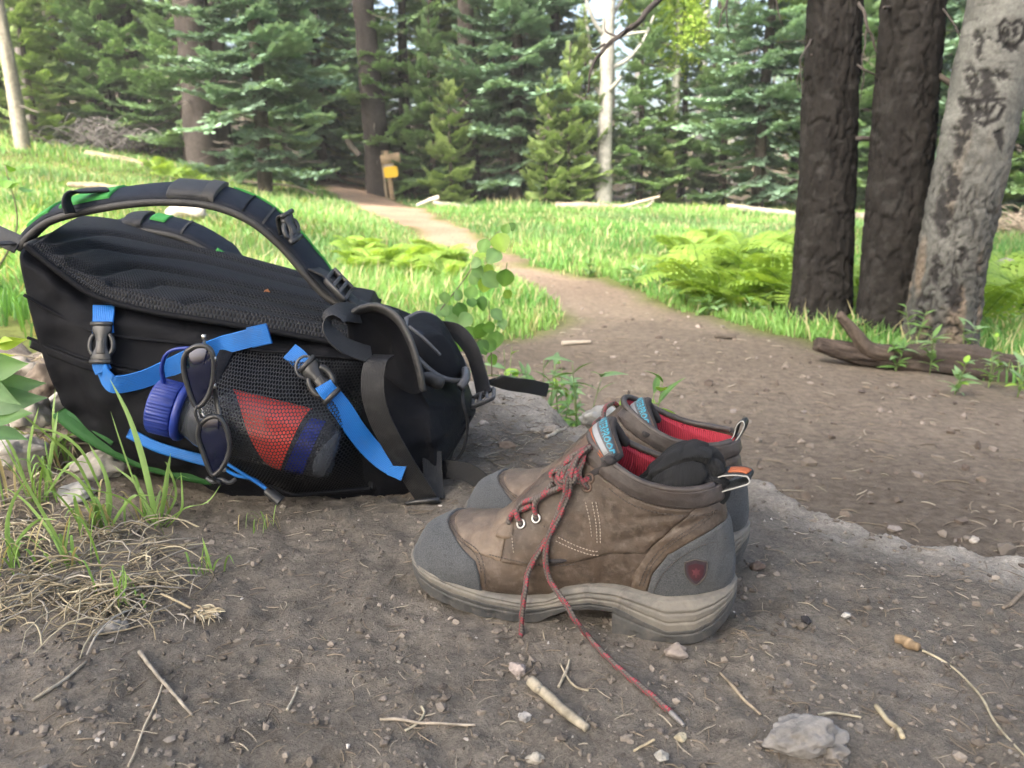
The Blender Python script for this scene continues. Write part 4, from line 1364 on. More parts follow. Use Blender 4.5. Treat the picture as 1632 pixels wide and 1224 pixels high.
pack = empty('backpack', G(450, 800))
tag(pack, 'black backpack with blue straps lying on its front on the bank', 'backpack')
ST = [((30, 402), (99, 643), (122, 373)), ((85, 445), (142, 690), (190, 378)), ((150, 487), (202, 728), (270, 400)), ((240, 512), (282, 762), (340, 420)), ((340, 528), (362, 782), (410, 440)),
      ((440, 545), (460, 792), (490, 462)), ((530, 562), (560, 797), (562, 482)), ((600, 580), (640, 797), (640, 503)), ((655, 600), (688, 785), (712, 545)), ((684, 640), (698, 750), (740, 600))]
YN, YF = 1.0, 1.28
secs = []
for i, (nt, nb, ft) in enumerate(ST):
    A, B, C_ = P(*nt, YN), P(*nb, .985), P(*ft, YF)
    D = np.array([C_[0] + (B[0] - A[0]) * .6, YF, min(B[2], -.37)])
    bl = np.array([0, -1.0, 0]) * (.030 if 1 < i < 8 else .012)
    top = norm(np.cross(C_ - A, [1, 0, 0])) * -.010
    L = [B, B * .85 + A * .15 + bl * .5, B * .5 + A * .5 + bl, B * .15 + A * .85 + bl * .5, A, A * .8 + C_ * .2 + top, A * .5 + C_ * .5 + top * 1.5, A * .2 + C_ * .8 + top, C_, C_ * .5 + D * .5 - bl, D, (D + B) / 2 - [0, 0, .004]]
    L = np.array(L)
    c = cat(np.vstack([L, L[:1], L[1:2]]), 13 * 8 + 1)[:12 * 8]
    secs.append(c)
secs = np.array(secs)
u = np.linspace(0, len(secs) - 1, 90)
i = np.minimum(u.astype(int), len(secs) - 2)
body = np.stack([cat(secs[:, j], 90) for j in range(secs.shape[1])], 1)
ctr = body.mean(1, keepdims=True)
d = norm(body - ctr)
wr = .0065 * fbm(body * np.array([9, 6, 16]), 3, 701) +   .0042 * (1 - np.abs(fbm(body * np.array([14, 10, 26]) + 3, 2, 703))) + .0015 * fbm(body * 45, 2, 705)
body = body + d * wr[..., None]
m = body.shape[1]
bb = MB().add(body, gridF(90, m, True), np.stack(np.broadcast_arrays(u[:, None] * .07, np.arange(m)[None] * .009), -1))
for row, s in ((0, 1), (89, -1)):
    for k_, f in enumerate((.75, .45, .15)):
        c0 = body[row].mean(0)
        base = bb.n
        out = np.array([-.012 if row == 0 else .012, 0, 0]) * (k_ + 1)
        bb.add(c0 + (body[row] - c0) * f + out, np.zeros((0, 4)))
        prev = row * m if k_ == 0 else base - m
        j = np.arange(m)
        F = np.stack([prev + j, prev + (j + 1) % m, base + (j + 1) % m, base + j], -1)
        bb.Q.append(F[:, ::-1] if s == 1 else F)
    j = np.arange(1, m - 1)
    F = np.stack([base + 0 * j, base + j, base + j + 1], -1)
    bb.T.append(F[:, ::-1] if s == 1 else F)
bo = bb.build('body', m_nylon, pack)
def bvh_of(mb):
    V = np.concatenate(mb.V)
    F = [list(map(int, f)) for q in mb.Q for f in q] + [list(map(int, f)) for q in mb.T for f in q]
    return BVHTree.FromPolygons([Vector(v) for v in V], F)
bvh = bvh_of(bb)
def hit(px, py, off=0.0, tree=None, Y0=.98):
    """point of the pack's surface at a pixel, lifted by off towards the viewer, and its normal"""
    r = ray(px, py)
    l, n_, _, _ = (tree or bvh).ray_cast(Vector((0, 0, 0)), Vector(r))
    if l is None:
        return P(px, py, Y0), np.array([0, -1.0, 0])
    n_ = np.array(n_)
    if n_ @ r > 0: n_ = -n_
    return np.array(l) + n_ * off, n_
def along(pts, off, n=30, tree=None, smooth=True):
    """curve over the pack through pixel points; returns points and surface normals"""
    q = [hit(p[0], p[1], off if len(p) < 3 else p[2], tree) for p in pts]
    p = cat([a for a, _ in q], n)
    nn = norm(cat([a for _, a in q], n))
    return p, nn
def strap(pts, width, thick, mat, name, parent, off=.004, n=30, world=None, wd=None):
    if world is None: p, nn = along(pts, off, n)
    else: p, nn = cat(world, n), None
    t = norm(np.gradient(p, axis=0))
    w = np.cross(t, nn) if wd is None else np.broadcast_to(np.asarray(wd, float), p.shape)
    mb = MB()
    ribbon(mb, p, w, width, thick)
    return mb.build(name, mat, parent, False)

# padded back panel with stitched channels
def lerp_st(u, k, Y):
    return cat([P(*s[k], Y) for s in ST], 400)[int(round(u * 399 / (len(ST) - 1)))]
nu, nv = 300, 84
uu = np.linspace(.06, 6.55, nu)
NTc = cat([P(*s[0], YN) for s in ST], 901)
FTc = cat([P(*s[2], YF) for s in ST], 901)
iu = np.round(uu * 100).astype(int)
v = np.linspace(0, 1, nv)
base = NTc[iu][:, None] * (1 - v)[None, :, None] + FTc[iu][:, None] * v[None, :, None]
nrm = norm(np.cross(np.gradient(base, axis=0), np.gradient(base, axis=1)))
nrm *= np.sign(nrm[..., 2:3])
pb = MB().add(base + nrm * .012, gridF(nu, nv))
pt = bvh_of(pb)
GRV = [[(60, 405), (88, 417), (125, 411), (162, 411), (294, 429), (400, 453), (480, 473), (560, 492)], [(105, 436), (150, 452), (185, 446), (220, 443), (300, 455), (400, 476), (480, 493), (560, 510)],
       [(180, 472), (229, 476), (256, 470), (330, 479), (400, 491), (480, 508), (560, 524)], [(300, 500), (340, 497), (400, 507), (480, 524), (560, 538)], [(60, 398), (160, 389), (290, 412), (400, 438), (480, 458), (560, 476)]]
dmin = np.full(base.shape[:2], 9.0)
for L in GRV:
    q = cat([hit(x, y, 0, pt)[0] for x, y in L], 60)
    for a, b_ in zip(q[:-1], q[1:]):
        ab = b_ - a
        t_ = np.clip(((base + nrm * .012 - a) @ ab) / (ab @ ab), 0, 1)
        dmin = np.minimum(dmin, np.linalg.norm(base + nrm * .012 - a - t_[..., None] * ab, axis=-1))
edge_v = np.minimum(v, 1 - v)[None] * .26
edge_u = np.minimum(uu - uu[0], uu[-1] - uu)[:, None] * .07
ed = np.minimum(edge_v, edge_u)
th = (.011 + .0085 * (1 - np.exp(-(dmin / .009) ** 2))) * sstep(-.002, .012, ed) + .012
pv = base + nrm * th[..., None]
MB().add(pv, gridF(nu, nv), np.stack(np.broadcast_arrays((uu * .068)[:, None], (v * .30)[None]), -1)).build('back_panel', m_spacer, pack)
mb = MB(); tube(mb, pv[:, 0] + nrm[:, 0] * .001 + [0, -.003, 0], .0042, 8); mb.build('panel_binding', m_nylon, pack)
mb = MB(); tube(mb, pv[:, -1], .004, 8); mb.build('panel_binding', m_nylon, pack)
mb = MB(); tube(mb, pv[0], .005, 8); mb.build('panel_binding', m_piping, pack)

cb = MB().add(np.concatenate(bb.V), np.concatenate(bb.Q))
cb.add(pv, gridF(nu, nv))
bvh = bvh_of(cb)
# seams on the side
for L in ([(44, 538), (95, 556), (150, 575), (230, 590)], [(38, 470), (90, 500), (160, 532), (300, 548), (430, 560), (520, 578)]):
    p, nn = along(L, .0015, 40)
    mb = MB(); tube(mb, p, .0022, 6); mb.build('side_seam', m_nylon, pack)
mb = MB()
ribbon(mb, along([(50, 548), (95, 566), (150, 585), (235, 600)], .003, 30)[0], (0, 0, 1), .012, .003); mb.build('side_flap', m_nylon, pack)
# side of the lid below the flap: green base pocket and blue edge tape
p = cat([P(100, 652, 1.06), P(130, 676, 1.04), P(170, 700, 1.02), P(220, 724, 1.01), P(280, 742, 1.0), P(350, 756, .99)], 40)
mb = MB(); ribbon(mb, p + [0, 0, -.004], (0, .9, .6), .030, .012); mb.build('base_pocket', m_dgreen, pack)
p = cat([P(205, 690, .962), P(250, 712, .955), P(300, 727, .95), P(350, 740, .945)], 30)
mb = MB(); ribbon(mb, p, (0, .25, 1), .014, .004); mb.build('base_tape', m_blue, pack)
strap(None, .020, .003, m_dgreen, 'base_gusset', pack, world=[P(112, 650, 1.03), P(140, 668, 1.0), P(165, 686, .985), P(185, 700, .98)], wd=(.3, .5, 1))

# shoulder straps: padded arcs with piped edges
def shoulder(near, Y, width, tilt, label=None, thick=.013):
    root = None
    e = cat([P(x, y, Y) for x, y in near], 90)
    wd = norm(np.array([0, 1.0, tilt]))
    t = norm(np.gradient(e, axis=0))
    out = norm(np.cross(t, np.broadcast_to(wd, e.shape)))
    out *= np.sign((out * np.array([.1, -.15, 1])).sum(-1, keepdims=True))
    taper = width * (.55 + .45 * sstep(0, .15, np.linspace(0, 1, 90)) * sstep(1, .82, np.linspace(0, 1, 90)))
    # padded section, domed outside
    s = np.linspace(0, 1, 13)
    dome = np.sin(np.pi * s) ** .5
    puff = 1 + .18 * fbm(np.stack([np.linspace(0, 14, 90), np.zeros(90), np.zeros(90)], -1), 2, 711)
    up_ = e[:, None] + wd * (taper[:, None] * s[None])[..., None] + out[:, None] * (thick * .5 * dome[None] * puff[:, None] + .004)[..., None]
    dn = e[:, None] + wd * (taper[:, None] * s[None])[..., None] - out[:, None] * (thick * .5 * dome)[None, :, None]
    ring = np.concatenate([up_, dn[:, ::-1]], 1)
    mb = MB().add(ring, gridF(90, 26, True), np.stack(np.broadcast_arrays(np.linspace(0, .6, 90)[:, None], np.linspace(0, .13, 26)[None]), -1))
    o = mb.build('shoulder_strap', m_navy, pack)
    mb = MB(); tube(mb, e - out * .002, .0052, 9); mb.build('piping', m_piping, o)
    mb = MB(); tube(mb, e + wd * taper[:, None], .004, 8); mb.build('piping', m_piping, o)
    return o, e, wd, out, up_
def on_strap(S, a, b_, v0, v1, mat, name, lift=.0015, thick=.001):
    """patch lying on the outer face of a shoulder strap between arc fractions a..b_ and width fractions v0..v1"""
    o, e, wd, out, up_ = S
    ia = np.linspace(a * 89, b_ * 89, 24)
    jv = np.linspace(v0 * 12, v1 * 12, 7)
    i0, j0 = np.minimum(ia.astype(int), 88), np.minimum(jv.astype(int), 11)
    fi, fj = (ia - i0)[:, None, None], (jv - j0)[None, :, None]
    g_ = lambda i_, j_: up_[i_][:, j_]
    q = (g_(i0, j0) * (1 - fi) + g_(i0 + 1, j0) * fi) * (1 - fj) + (g_(i0, j0 + 1) * (1 - fi) + g_(i0 + 1, j0 + 1) * fi) * fj
    n_ = out[i0][:, None]
    mb = MB().add(q + n_ * (lift + thick), gridF(24, 7), np.stack(np.broadcast_arrays((ia * .0067)[:, None], (jv * .005)[None]), -1))
    base_ = mb.n
    mb.add(q - n_ * .001, np.zeros((0, 4)))
    rim = [i_ * 7 for i_ in range(24)] + [23 * 7 + j_ for j_ in range(1, 7)] + [i_ * 7 + 6 for i_ in range(22, -1, -1)] + [j_ for j_ in range(5, 0, -1)]
    mb.Q.append(np.array([[rim[k_], rim[(k_ + 1) % len(rim)], base_ + rim[(k_ + 1) % len(rim)], base_ + rim[k_]] for k_ in range(len(rim))]))
    return mb.build(name, mat, o)
S1 = shoulder([(28, 396), (45, 374), (75, 352), (120, 338), (200, 324), (270, 320), (340, 327), (400, 351), (450, 392), (488, 436), (520, 470), (548, 488)], 1.045, .066, .30)
on_strap(S1, .10, .19, .12, .98, m_green, 'green_panel')
on_strap(S1, .23, .335, .10, .98, m_green, 'green_panel')
on_strap(S1, .45, .535, -.0, .99, m_grey, 'logo_patch', .004)
on_strap(S1, .52, .545, -.0, .99, m_piping, 'patch_edge', .006)
on_strap(S1, .56, .90, .86, 1.0, m_green, 'green_edge')
on_strap(S1, .66, .665, .02, .98, m_piping, 'stitch_line')
on_strap(S1, .61, .613, .02, .98, m_nylon, 'stitch_line')
p = cat([P(112, 340, 1.03), P(107, 322, 1.03), P(117, 308, 1.04), P(150, 303, 1.06), P(172, 302, 1.07)], 24)
mb = MB(); ribbon(mb, p, (0, 1, .2), .022, .003); mb.build('tape_loop', m_black, S1[0])
S2 = shoulder([(140, 384), (165, 376), (205, 366), (250, 369), (300, 383), (350, 412), (392, 446)], 1.25, .06, .30)
on_strap(S2, .44, .52, .3, .98, m_green, 'green_panel')
on_strap(S2, .30, .41, -.0, .99, m_black, 'tape_loop', .004)
on_strap(S2, .80, .98, .02, .14, m_green, 'green_edge')
on_strap(S2, .62, .63, .02, .98, m_piping, 'stitch_line')
# load strap leaving to the left
mb = MB(); ribbon(mb, cat([P(-60, 352, 1.10), P(-10, 372, 1.06), P(30, 390, 1.04)], 16), (.2, .5, 1), .026, .002); mb.build('load_strap', m_grey, pack)
mb = MB(); ribbon(mb, cat([P(-30, 386, 1.02), P(0, 388, 1.03), P(35, 386, 1.05)], 12), (.1, 1, .2), .012, .002); mb.build('load_strap', m_black, pack)

def buckle(c, ax, wd, nr, L, Wd, T, mat, parent, name='buckle'):
    """side-release buckle: waisted body, two side arms, bar at each end"""
    ax, wd, nr = norm(ax), norm(wd), norm(nr)
    c = np.array(c, float)
    mb = MB()
    # body: waisted plate
    s = np.linspace(-1, 1, 15)
    w = np.interp(s, [-1, -.6, -.35, 0, .25, .6, 1], [.92, .95, .62, .55, .60, .98, .95]) * Wd / 2
    th = np.interp(s, [-1, -.8, -.3, .3, .8, 1], [.5, .9, 1, 1, .9, .5]) * T / 2
    cs = [(-1, 0), (-.8, .8), (0, 1), (.8, .8), (1, 0), (.8, -.8), (0, -1), (-.8, -.8)]
    ring = np.stack([c + ax * (s * L / 2)[:, None] + wd * (w * a)[:, None] + nr * (th * b_)[:, None] for a, b_ in cs], 1)
    b0 = mb.n
    mb.add(ring, gridF(15, 8, True))
    for e_, sg in ((0, 1), (14, -1)):
        F = np.array([[0, 7, 6, 5], [0, 5, 4, 1], [1, 4, 3, 2]]) + b0 + e_ * 8
        mb.Q.append(F if sg == 1 else F[:, ::-1])
    for sg in (-1, 1):
        q = [c + ax * L * .30 + wd * sg * Wd * .36, c + ax * L * .14 + wd * sg * Wd * .52, c - ax * L * .08 + wd * sg * Wd * .50, c - ax * L * .22 + wd * sg * Wd * .34]
        tube(mb, cat(q, 12), T * .33, 7)
    for e_ in (-.47, .47):
        tube(mb, [c + ax * L * e_ - wd * Wd * .48 + nr * T * .25, c + ax * L * e_ + nr * T * .3, c + ax * L * e_ + wd * Wd * .48 + nr * T * .25], T * .30, 7)
    box(mb, c + nr * T * .45 + ax * L * .12, ax * L * .16, wd * Wd * .20, nr * T * .12, T * .06)
    return mb.build(name, mat, parent)
def ladder(c, ax, wd, nr, L, Wd, T, mat, parent):
    """ladder-lock slider: frame with crossbars"""
    ax, wd, nr = norm(ax), norm(wd), norm(nr)
    mb = MB()
    for sg in (-1, 1):
        box(mb, c + wd * sg * Wd * .5, ax * L * .5, wd * Wd * .09, nr * T * .5, T * .15)
    for e_, hh in ((-.46, .3), (-.12, .55), (.18, .6), (.47, .35)):
        box(mb, c + ax * L * e_ + nr * T * (hh - .4), ax * L * .07, wd * Wd * .5, nr * T * .28, T * .1)
    return mb.build('ladder_buckle', mat, parent)
o, e, wd, out, up_ = S1
tq = norm(np.gradient(e, axis=0))
c = P(463, 363, 1.035)
buckle(c, P(472, 388, 1.03) - P(455, 342, 1.045), wd * np.array([1, .8, 1]) + [.3, 0, 0], out[66] + [.1, -.5, 0], .040, .026, .011, m_plastic, o, 'chest_buckle')
mb = MB(); ribbon(mb, cat([P(455, 340, 1.04), P(447, 347, 1.045), P(452, 372, 1.05)], 10), (.3, 1, .2), .02, .003); mb.build('buckle_tape', m_black, o)
ladder(P(540, 454, 1.03), P(558, 478, 1.02) - P(520, 438, 1.04), norm(wd + np.array([.2, 0, .1])), out[80] + [0, -.4, .2], .042, .030, .010, m_plastic, o)
mb = MB(); ribbon(mb, cat([P(500, 428, 1.05), P(520, 438, 1.04), P(540, 452, 1.035), P(556, 472, 1.03), P(580, 488, 1.03), P(640, 505, 1.10)], 26), (.1, 1, .1), .024, .0025); mb.build('adjust_tape', m_black, o)

# near side: blue compression straps
bl1 = strap([(166, 492), (167, 505), (166, 520), (166, 532)], .026, .0028, m_blue, 'compression_strap', pack, .005, 12)
a, na = hit(166, 550, .010)
buckle(a, hit(166, 582, .01)[0] - hit(166, 518, .01)[0], (1, 0, 0), na, .052, .028, .010, m_plastic, bl1)
strap([(166, 568), (167, 580), (171, 592)], .022, .0026, m_blue, 'strap_end', bl1, .010, 8)
q = [hit(*a_)[0] for a_ in ((168, 588, .008), (178, 604, .012), (192, 612, .012), (230, 603, .006), (275, 588, .006), (320, 567, .008), (352, 553, .010))]
yq = min(q[-1][1], hit(428, 532, .010)[0][1]) - .004
strap(None, .024, .0026, m_blue, 'compression_strap', pack, world=q + [P(375, 545, yq), P(402, 538, yq), P(428, 532, yq)], wd=[(.25, -.05, 1)], n=60)
strap(None, .027, .0045, m_blue, 'strap_end', pack, world=[P(398, 538.5, yq), P(413, 535, yq), P(429, 531.5, yq)], wd=[(.2, 0, 1)], n=8)
bl2 = strap([(466, 566, .012), (478, 572, .012), (490, 582, .014)], .024, .003, m_blue, 'compression_strap', pack, .012, 10)

# mesh side pocket bulging over the bottle
def pocket_pt(px, s):
    """s 0 top seam .. 1 bottom seam"""
    x0, x1 = 352, 586
    f = (px - x0) / (x1 - x0)
    top = hit(px + 6, 548 + 22 * f + 6, .004)[0]
    bot = P(px - 4 + 10 * f, np.interp(f, [0, .5, 1], [742, 786, 776]), .945 + .02 * abs(f - .5))
    bul = np.interp(f, [0, .12, .45, .8, 1], [.045, .056, .060, .040, .002])
    b1 = top * .62 + bot * .38 + np.array([0, -bul, .006])
    b2 = top * .30 + bot * .70 + np.array([0, -bul * .85, 0])
    return cat([top, b1, b2, bot], 31)[s]
PX = np.linspace(352, 586, 64)
pk = np.array([[0.0, 0, 0]])
rows_ = []
for x in PX:
    f = (x - 352) / 234
    top = hit(x + 6, 548 + 22 * f + 6, .004)[0]
    bot = P(x - 4 + 10 * f, np.interp(f, [0, .5, 1], [745, 788, 778]), .945 + .04 * abs(f - .5))
    bul = np.interp(f, [0, .12, .45, .8, 1], [.070, .088, .098, .066, .0])
    b1 = top * .66 + bot * .34 + np.array([0, -bul, .004])
    b2 = top * .30 + bot * .70 + np.array([0, -bul * .8, 0])
    rows_.append(cat([top, b1, b2, bot], 40))
pk = np.array(rows_)
pk += (.0012 * fbm(pk * 40, 2, 721))[..., None] * np.array([0, -1, .3])
Lu = np.linspace(0, .215, 64)
Lv = np.linspace(0, .185, 40)
MB().add(pk, gridF(64, 40), np.stack(np.broadcast_arrays(Lu[:, None], Lv[None]), -1)).build('mesh_pocket', m_net, pack)
for cc, nm in ((pk[0], 'pocket_hem'), (pk[-1], 'pocket_seam')):
    mb = MB(); ribbon(mb, cc + [(.006 if nm == 'pocket_hem' else 0), -.0015, 0], (1, 0, 0), .020 if nm == 'pocket_hem' else .008, .003); mb.build(nm, m_nylon, pack)
mb = MB(); tube(mb, pk[:, 0] + [0, -.001, 0], .003, 7); mb.build('pocket_seam', m_nylon, pack)
mb = MB(); tube(mb, pk[:, -1], .004, 7); mb.build('pocket_seam', m_nylon, pack)
lower = MB().add(pk[:, 27:] + [0, -.0006, 0], gridF(64, 13), np.stack(np.broadcast_arrays(Lu[:, None], Lv[None, 27:]), -1))

# second blue strap over the pocket
ax = P(533, 632, .93) - P(487, 572, .945)
wdv = norm(P(520, 590, .94) - P(495, 615, .93))
buckle(P(510, 606, .928), ax, wdv, (-.1, -1, .35), .054, .028, .012, m_plastic, bl2)
for a_ in np.linspace(0, 2 * np.pi, 1): pass
th_ = np.linspace(0, 2 * np.pi, 20)
mb = MB(); tube(mb, P(487, 585, .938) + .013 * (np.cos(th_)[:, None] * norm(ax) + np.sin(th_)[:, None] * wdv), .0018, 6, None, False); mb.build('ring', m_gplastic, bl2)
strap(None, .022, .003, m_blue, 'strap_end', bl2, world=[P(515, 612, .920), P(520, 620, .918), P(527, 628, .919)], wd=wdv, n=8)
strap(None, .026, .0026, m_blue, 'compression_strap', pack, world=[P(524, 626, .924), P(545, 652, .928), P(566, 684, .935), P(590, 714, .945), P(615, 736, .945), P(644, 750, .94)], wd=wdv * .8 + np.array([.2, 0, .3]), n=40)
strap(None, .028, .0034, m_blue, 'strap_end', pack, world=[P(622, 741, .941), P(634, 746, .939), P(645, 751, .937)], wd=(.45, 0, .8), n=8)

# hip belt: near wing with its bound edge, webbing loop and tail
def wing(outl, c, Yc, name, mat, bind, r=.005, thick=.010, bl=.02, ridges=0):
    """padded flap given by its outline (px, py, Y)"""
    o_ = np.array([P(*q) for q in outl])
    rim = cat(np.vstack([o_, o_[:1]]), 73)[:-1]
    c = P(*c, Yc)
    R_ = np.linspace(0, 1, 14)
    V = c + (rim[None] - c) * R_[:, None, None]
    nr = norm(np.cross(rim[24] - rim[0], rim[48] - rim[0]))
    nr *= -np.sign(nr @ ray(610, 560))
    prof = bl * (1 - R_ ** 2)
    if ridges: prof = prof
    front = V + nr * (prof[:, None, None]) + nr * thick * .5 * np.sqrt(np.clip(1 - R_ ** 6, 0, 1))[:, None, None]
    if ridges:
        q = V @ norm(rim[36] - rim[0])
        front = front + nr * (.004 * np.abs(np.sin(q * ridges)))[..., None]
    back = V + nr * (prof[:, None, None]) - nr * thick * .5 * np.sqrt(np.clip(1 - R_ ** 6, 0, 1))[:, None, None]
    mb = MB().add(front, gridF(14, 72, True))
    mb.add(back, gridF(14, 72, True)[:, ::-1])
    o2 = mb.build(name, mat, pack)
    if bind:
        mb = MB(); tube(mb, np.vstack([rim, rim[:1]]), r, 8, None, False); mb.build('binding', bind, o2)
    return o2
far = wing([(648, 508, 1.16), (672, 499, 1.18), (700, 512, 1.18), (722, 548, 1.16), (742, 588, 1.12), (736, 606, 1.08), (700, 600, 1.06), (665, 570, 1.06), (648, 540, 1.08)], (695, 555), 1.10, 'lumbar_pad', m_nylon, m_bind, .004, .012, .018)
for L in ([(655, 527), (680, 545), (706, 572)], [(660, 548), (690, 572), (722, 602)], [(664, 568), (690, 590), (712, 610)]):
    q = cat([P(x, y, 1.065 + .0006 * (640 - y) * .3) for x, y in L], 20)
    mb = MB(); tube(mb, q, np.interp(np.linspace(0, 1, 20), [0, .2, .8, 1], [.003, .008, .008, .004]), 8); mb.build('pad_ridge', m_navy, far)
mb = MB(); tube(mb, cat([P(652, 520, 1.06), P(676, 540, 1.05), P(702, 566, 1.045)], 20), .0025, 6); mb.build('zipper', m_bind, far)
mb = MB(); tube(mb, cat([P(676, 600, 1.02), P(690, 606, 1.005), P(706, 612, 1.0)], 14), np.interp(np.linspace(0, 1, 14), [0, .3, .8, 1], [.006, .010, .010, .006]), 9); mb.build('pad_ridge', m_piping, far)
near = wing([(552, 506, .985), (575, 494, .99), (604, 492, .985), (634, 510, .965), (655, 548, .945), (668, 590, .935), (674, 622, .935), (650, 626, .96), (618, 604, .985), (590, 582, .99), (560, 556, .985)], (612, 556), .985, 'hip_belt_wing', m_nylon, None, .004, .010, -.022)
rim = cat([P(548, 510, .98), P(575, 494, .985), P(604, 491, .982), P(634, 509, .962), (P(655, 547, .94)), P(668, 590, .930), P(674, 622, .930)], 50)
mb = MB(); ribbon(mb, rim, (.15, -.55, .5), .016, .006); mb.build('binding', m_piping, near)
strap(None, .028, .002, m_grey, 'belt_webbing', near, world=[P(572, 500, .99), P(548, 498, .965), P(528, 508, .945), P(527, 528, .935), P(545, 548, .935), P(572, 560, .945), P(592, 566, .955)], wd=[(.1, .9, .5)], n=40)
strap(None, .031, .002, m_black, 'belt_webbing', near, world=[P(612, 566, .955), P(598, 580, .935), P(594, 620, .925), P(604, 664, .925), P(628, 712, .93), P(656, 758, .94), P(682, 798, .945)], wd=[(1, -.2, .1)], n=50)
strap(None, .026, .002, m_black, 'belt_webbing', near, world=[P(694, 795, .95), P(690, 760, .97), P(688, 720, .985)], wd=[(1, .2, 0)], n=20)
c = P(672, 800, .935)
mb = MB()
th_ = np.linspace(0, 2 * np.pi, 25)
q = c + np.cos(th_)[:, None] * .020 * norm([1, -.1, .15]) + np.sin(th_)[:, None] * .007 * norm([.2, -.8, .5])
tube(mb, q, .0028, 7, None, False)
tube(mb, [c - norm(np.array([1, -.1, .15])) * .012, c + norm(np.array([1, -.1, .15])) * .024], .0045, 8)
mb.build('belt_buckle', m_plastic, near)
# far belt tail over the ledge and its slider
fs = strap(None, .028, .002, m_black, 'belt_webbing', far, world=[P(700, 524, 1.2), P(728, 530, 1.18), P(750, 555, 1.15), P(764, 595, 1.12), P(772, 632, 1.08)], wd=[(.7, -.5, .5)], n=40)
ladder(P(770, 634, 1.075), (.9, 0, .42), (0, 1, .2), (-.2, -.5, .8), .036, .030, .009, m_gplastic, fs)
tl = [G(783, 616) + [0, 0, .012], G(810, 622) + [0, 0, .018], G(840, 628) + [0, 0, .014], np.array(P(872, 624, 1.36))]
tl = [P(778, 608, 1.13), P(790, 606, 1.2), P(815, 612, 1.27), P(845, 616, 1.33), P(872, 622, 1.38)]
strap(None, .026, .004, m_black, 'belt_tail', far, world=tl, wd=[(.55, .8, 0)], n=30)
# lower webbing on the soil towards the boots
g0 = G(735, 768)
strap(None, .026, .002, m_black, 'belt_tail', near, world=[P(694, 752, 1.0), P(715, 748, .99), P(745, 753, .985), P(768, 768, .975), P(790, 790, .96)], wd=[(.1, .25, 1)], n=30)
# thin cord at the end
mb = MB(); ribbon(mb, cat([P(738, 606, 1.06), P(738, 640, 1.03), P(745, 675, 1.03), P(740, 712, 1.03), P(728, 732, 1.03), P(716, 745, 1.02)], 40), (1, .3, 0), .0045, .0015); mb.build('loose_tape', m_black, pack)
mb = MB(); tube(mb, cat([P(742, 590, 1.08), P(742, 604, 1.05), P(733, 618, 1.04)], 14), .0065, 8); mb.build('end_loop', m_gplastic, pack)

# blue draw cord with its toggle
dc = MB(); tube(dc, cat([P(345, 726, .925), P(370, 744, .91), P(405, 766, .90), P(432, 785, .895)], 24), .0023, 7)
dco = dc.build('draw_cord', m_blue, pack)
dc = MB(); tube(dc, cat([P(345, 738, .93), P(375, 757, .915), P(405, 764, .905), P(430, 784, .897)], 24), .0023, 7); dc.build('draw_cord', m_blue, pack)
a, b_ = P(424, 780, .896), P(448, 799, .892)
mb = MB(); tube(mb, cat([a, a * .9 + b_ * .1, a * .7 + b_ * .3, a * .1 + b_ * .9, b_], 12), np.interp(np.linspace(0, 1, 12), [0, .15, .9, 1], [.004, .0068, .0092, .0075]), 10, flat=.7); mb.build('cord_toggle', m_plastic, dco)
mb = MB(); tube(mb, cat([P(330, 762, .93), P(340, 768, .925), P(352, 764, .92), P(366, 769, .92), P(376, 763, .925)], 20), .0028, 7); mb.build('hook', m_gplastic, pack)

# ------------------------------------------------------------------ water bottle in the side pocket
m_cap = plain('blue_cap_plastic', (.012, .03, .20), .42, (.016, .038, .25), 30, .1, .0006)
m_btl, t, b = nodes('clear_bottle')
b.inputs['Base Color'].default_value = (.16, .18, .22, 1)
b.inputs['Roughness'].default_value = .12
b.inputs['Transmission Weight'].default_value = .75
b.inputs['IOR'].default_value = 1.2
m_red = plain('red_label', (.52, .06, .05), .2, (.46, .045, .04), 20, .05)
m_lblue = plain('blue_print', (.012, .02, .16), .25, (.018, .03, .2), 20, .05)
m_white = plain('white_print', (.62, .63, .66), .3, (.5, .5, .53), 20, .05)
m_drink = plain('dark_drink', (.05, .022, .03), .2, (.06, .03, .045), 20, .0)
a, b_ = P(246, 645, .93), P(540, 716, .94)
axb = norm(b_ - a)
Lb = np.linalg.norm(b_ - a)
e = empty('water_bottle', (a + b_) / 2 - [0, 0, .045])
tag(e, 'clear water bottle with blue screw cap in the mesh side pocket', 'bottle')
upb = norm(np.cross(axb, [0, 1, 0])); upb *= np.sign(upb[2])
fb = np.cross(axb, upb); fb *= -np.sign(fb[1])
def lathe(prof, k, mat, name, parent, rid=None):
    """turned shape about the bottle's axis: prof = (distance along, radius)"""
    prof = np.array(prof, float)
    th_ = np.linspace(0, 2 * np.pi, k, endpoint=False)
    rr = np.broadcast_to(prof[:, 1:2], (len(prof), k)).copy()
    if rid is not None: rr = rr + rid(prof[:, 0])[:, None] * np.sign(np.sin(th_ * 46))[None] * .0008
    V = a + axb * prof[:, :1, None] + rr[..., None] * (np.cos(th_)[None, :, None] * upb + np.sin(th_)[None, :, None] * fb)
    return MB().add(V, gridF(len(prof), k, True)).build(name, mat, parent)
lathe([(0, 0), (.0, .031), (.0015, .0335), (.004, .0345), (.018, .0345), (.0295, .0345), (.031, .033), (.031, .02)], 184, m_cap, 'cap', e, lambda x: ((x > .003) & (x < .03)).astype(float))
lathe([(.033, .020), (.033, .036), (.035, .0375), (.039, .0375), (.041, .036), (.041, .02)], 48, m_cap, 'cap_ring', e)
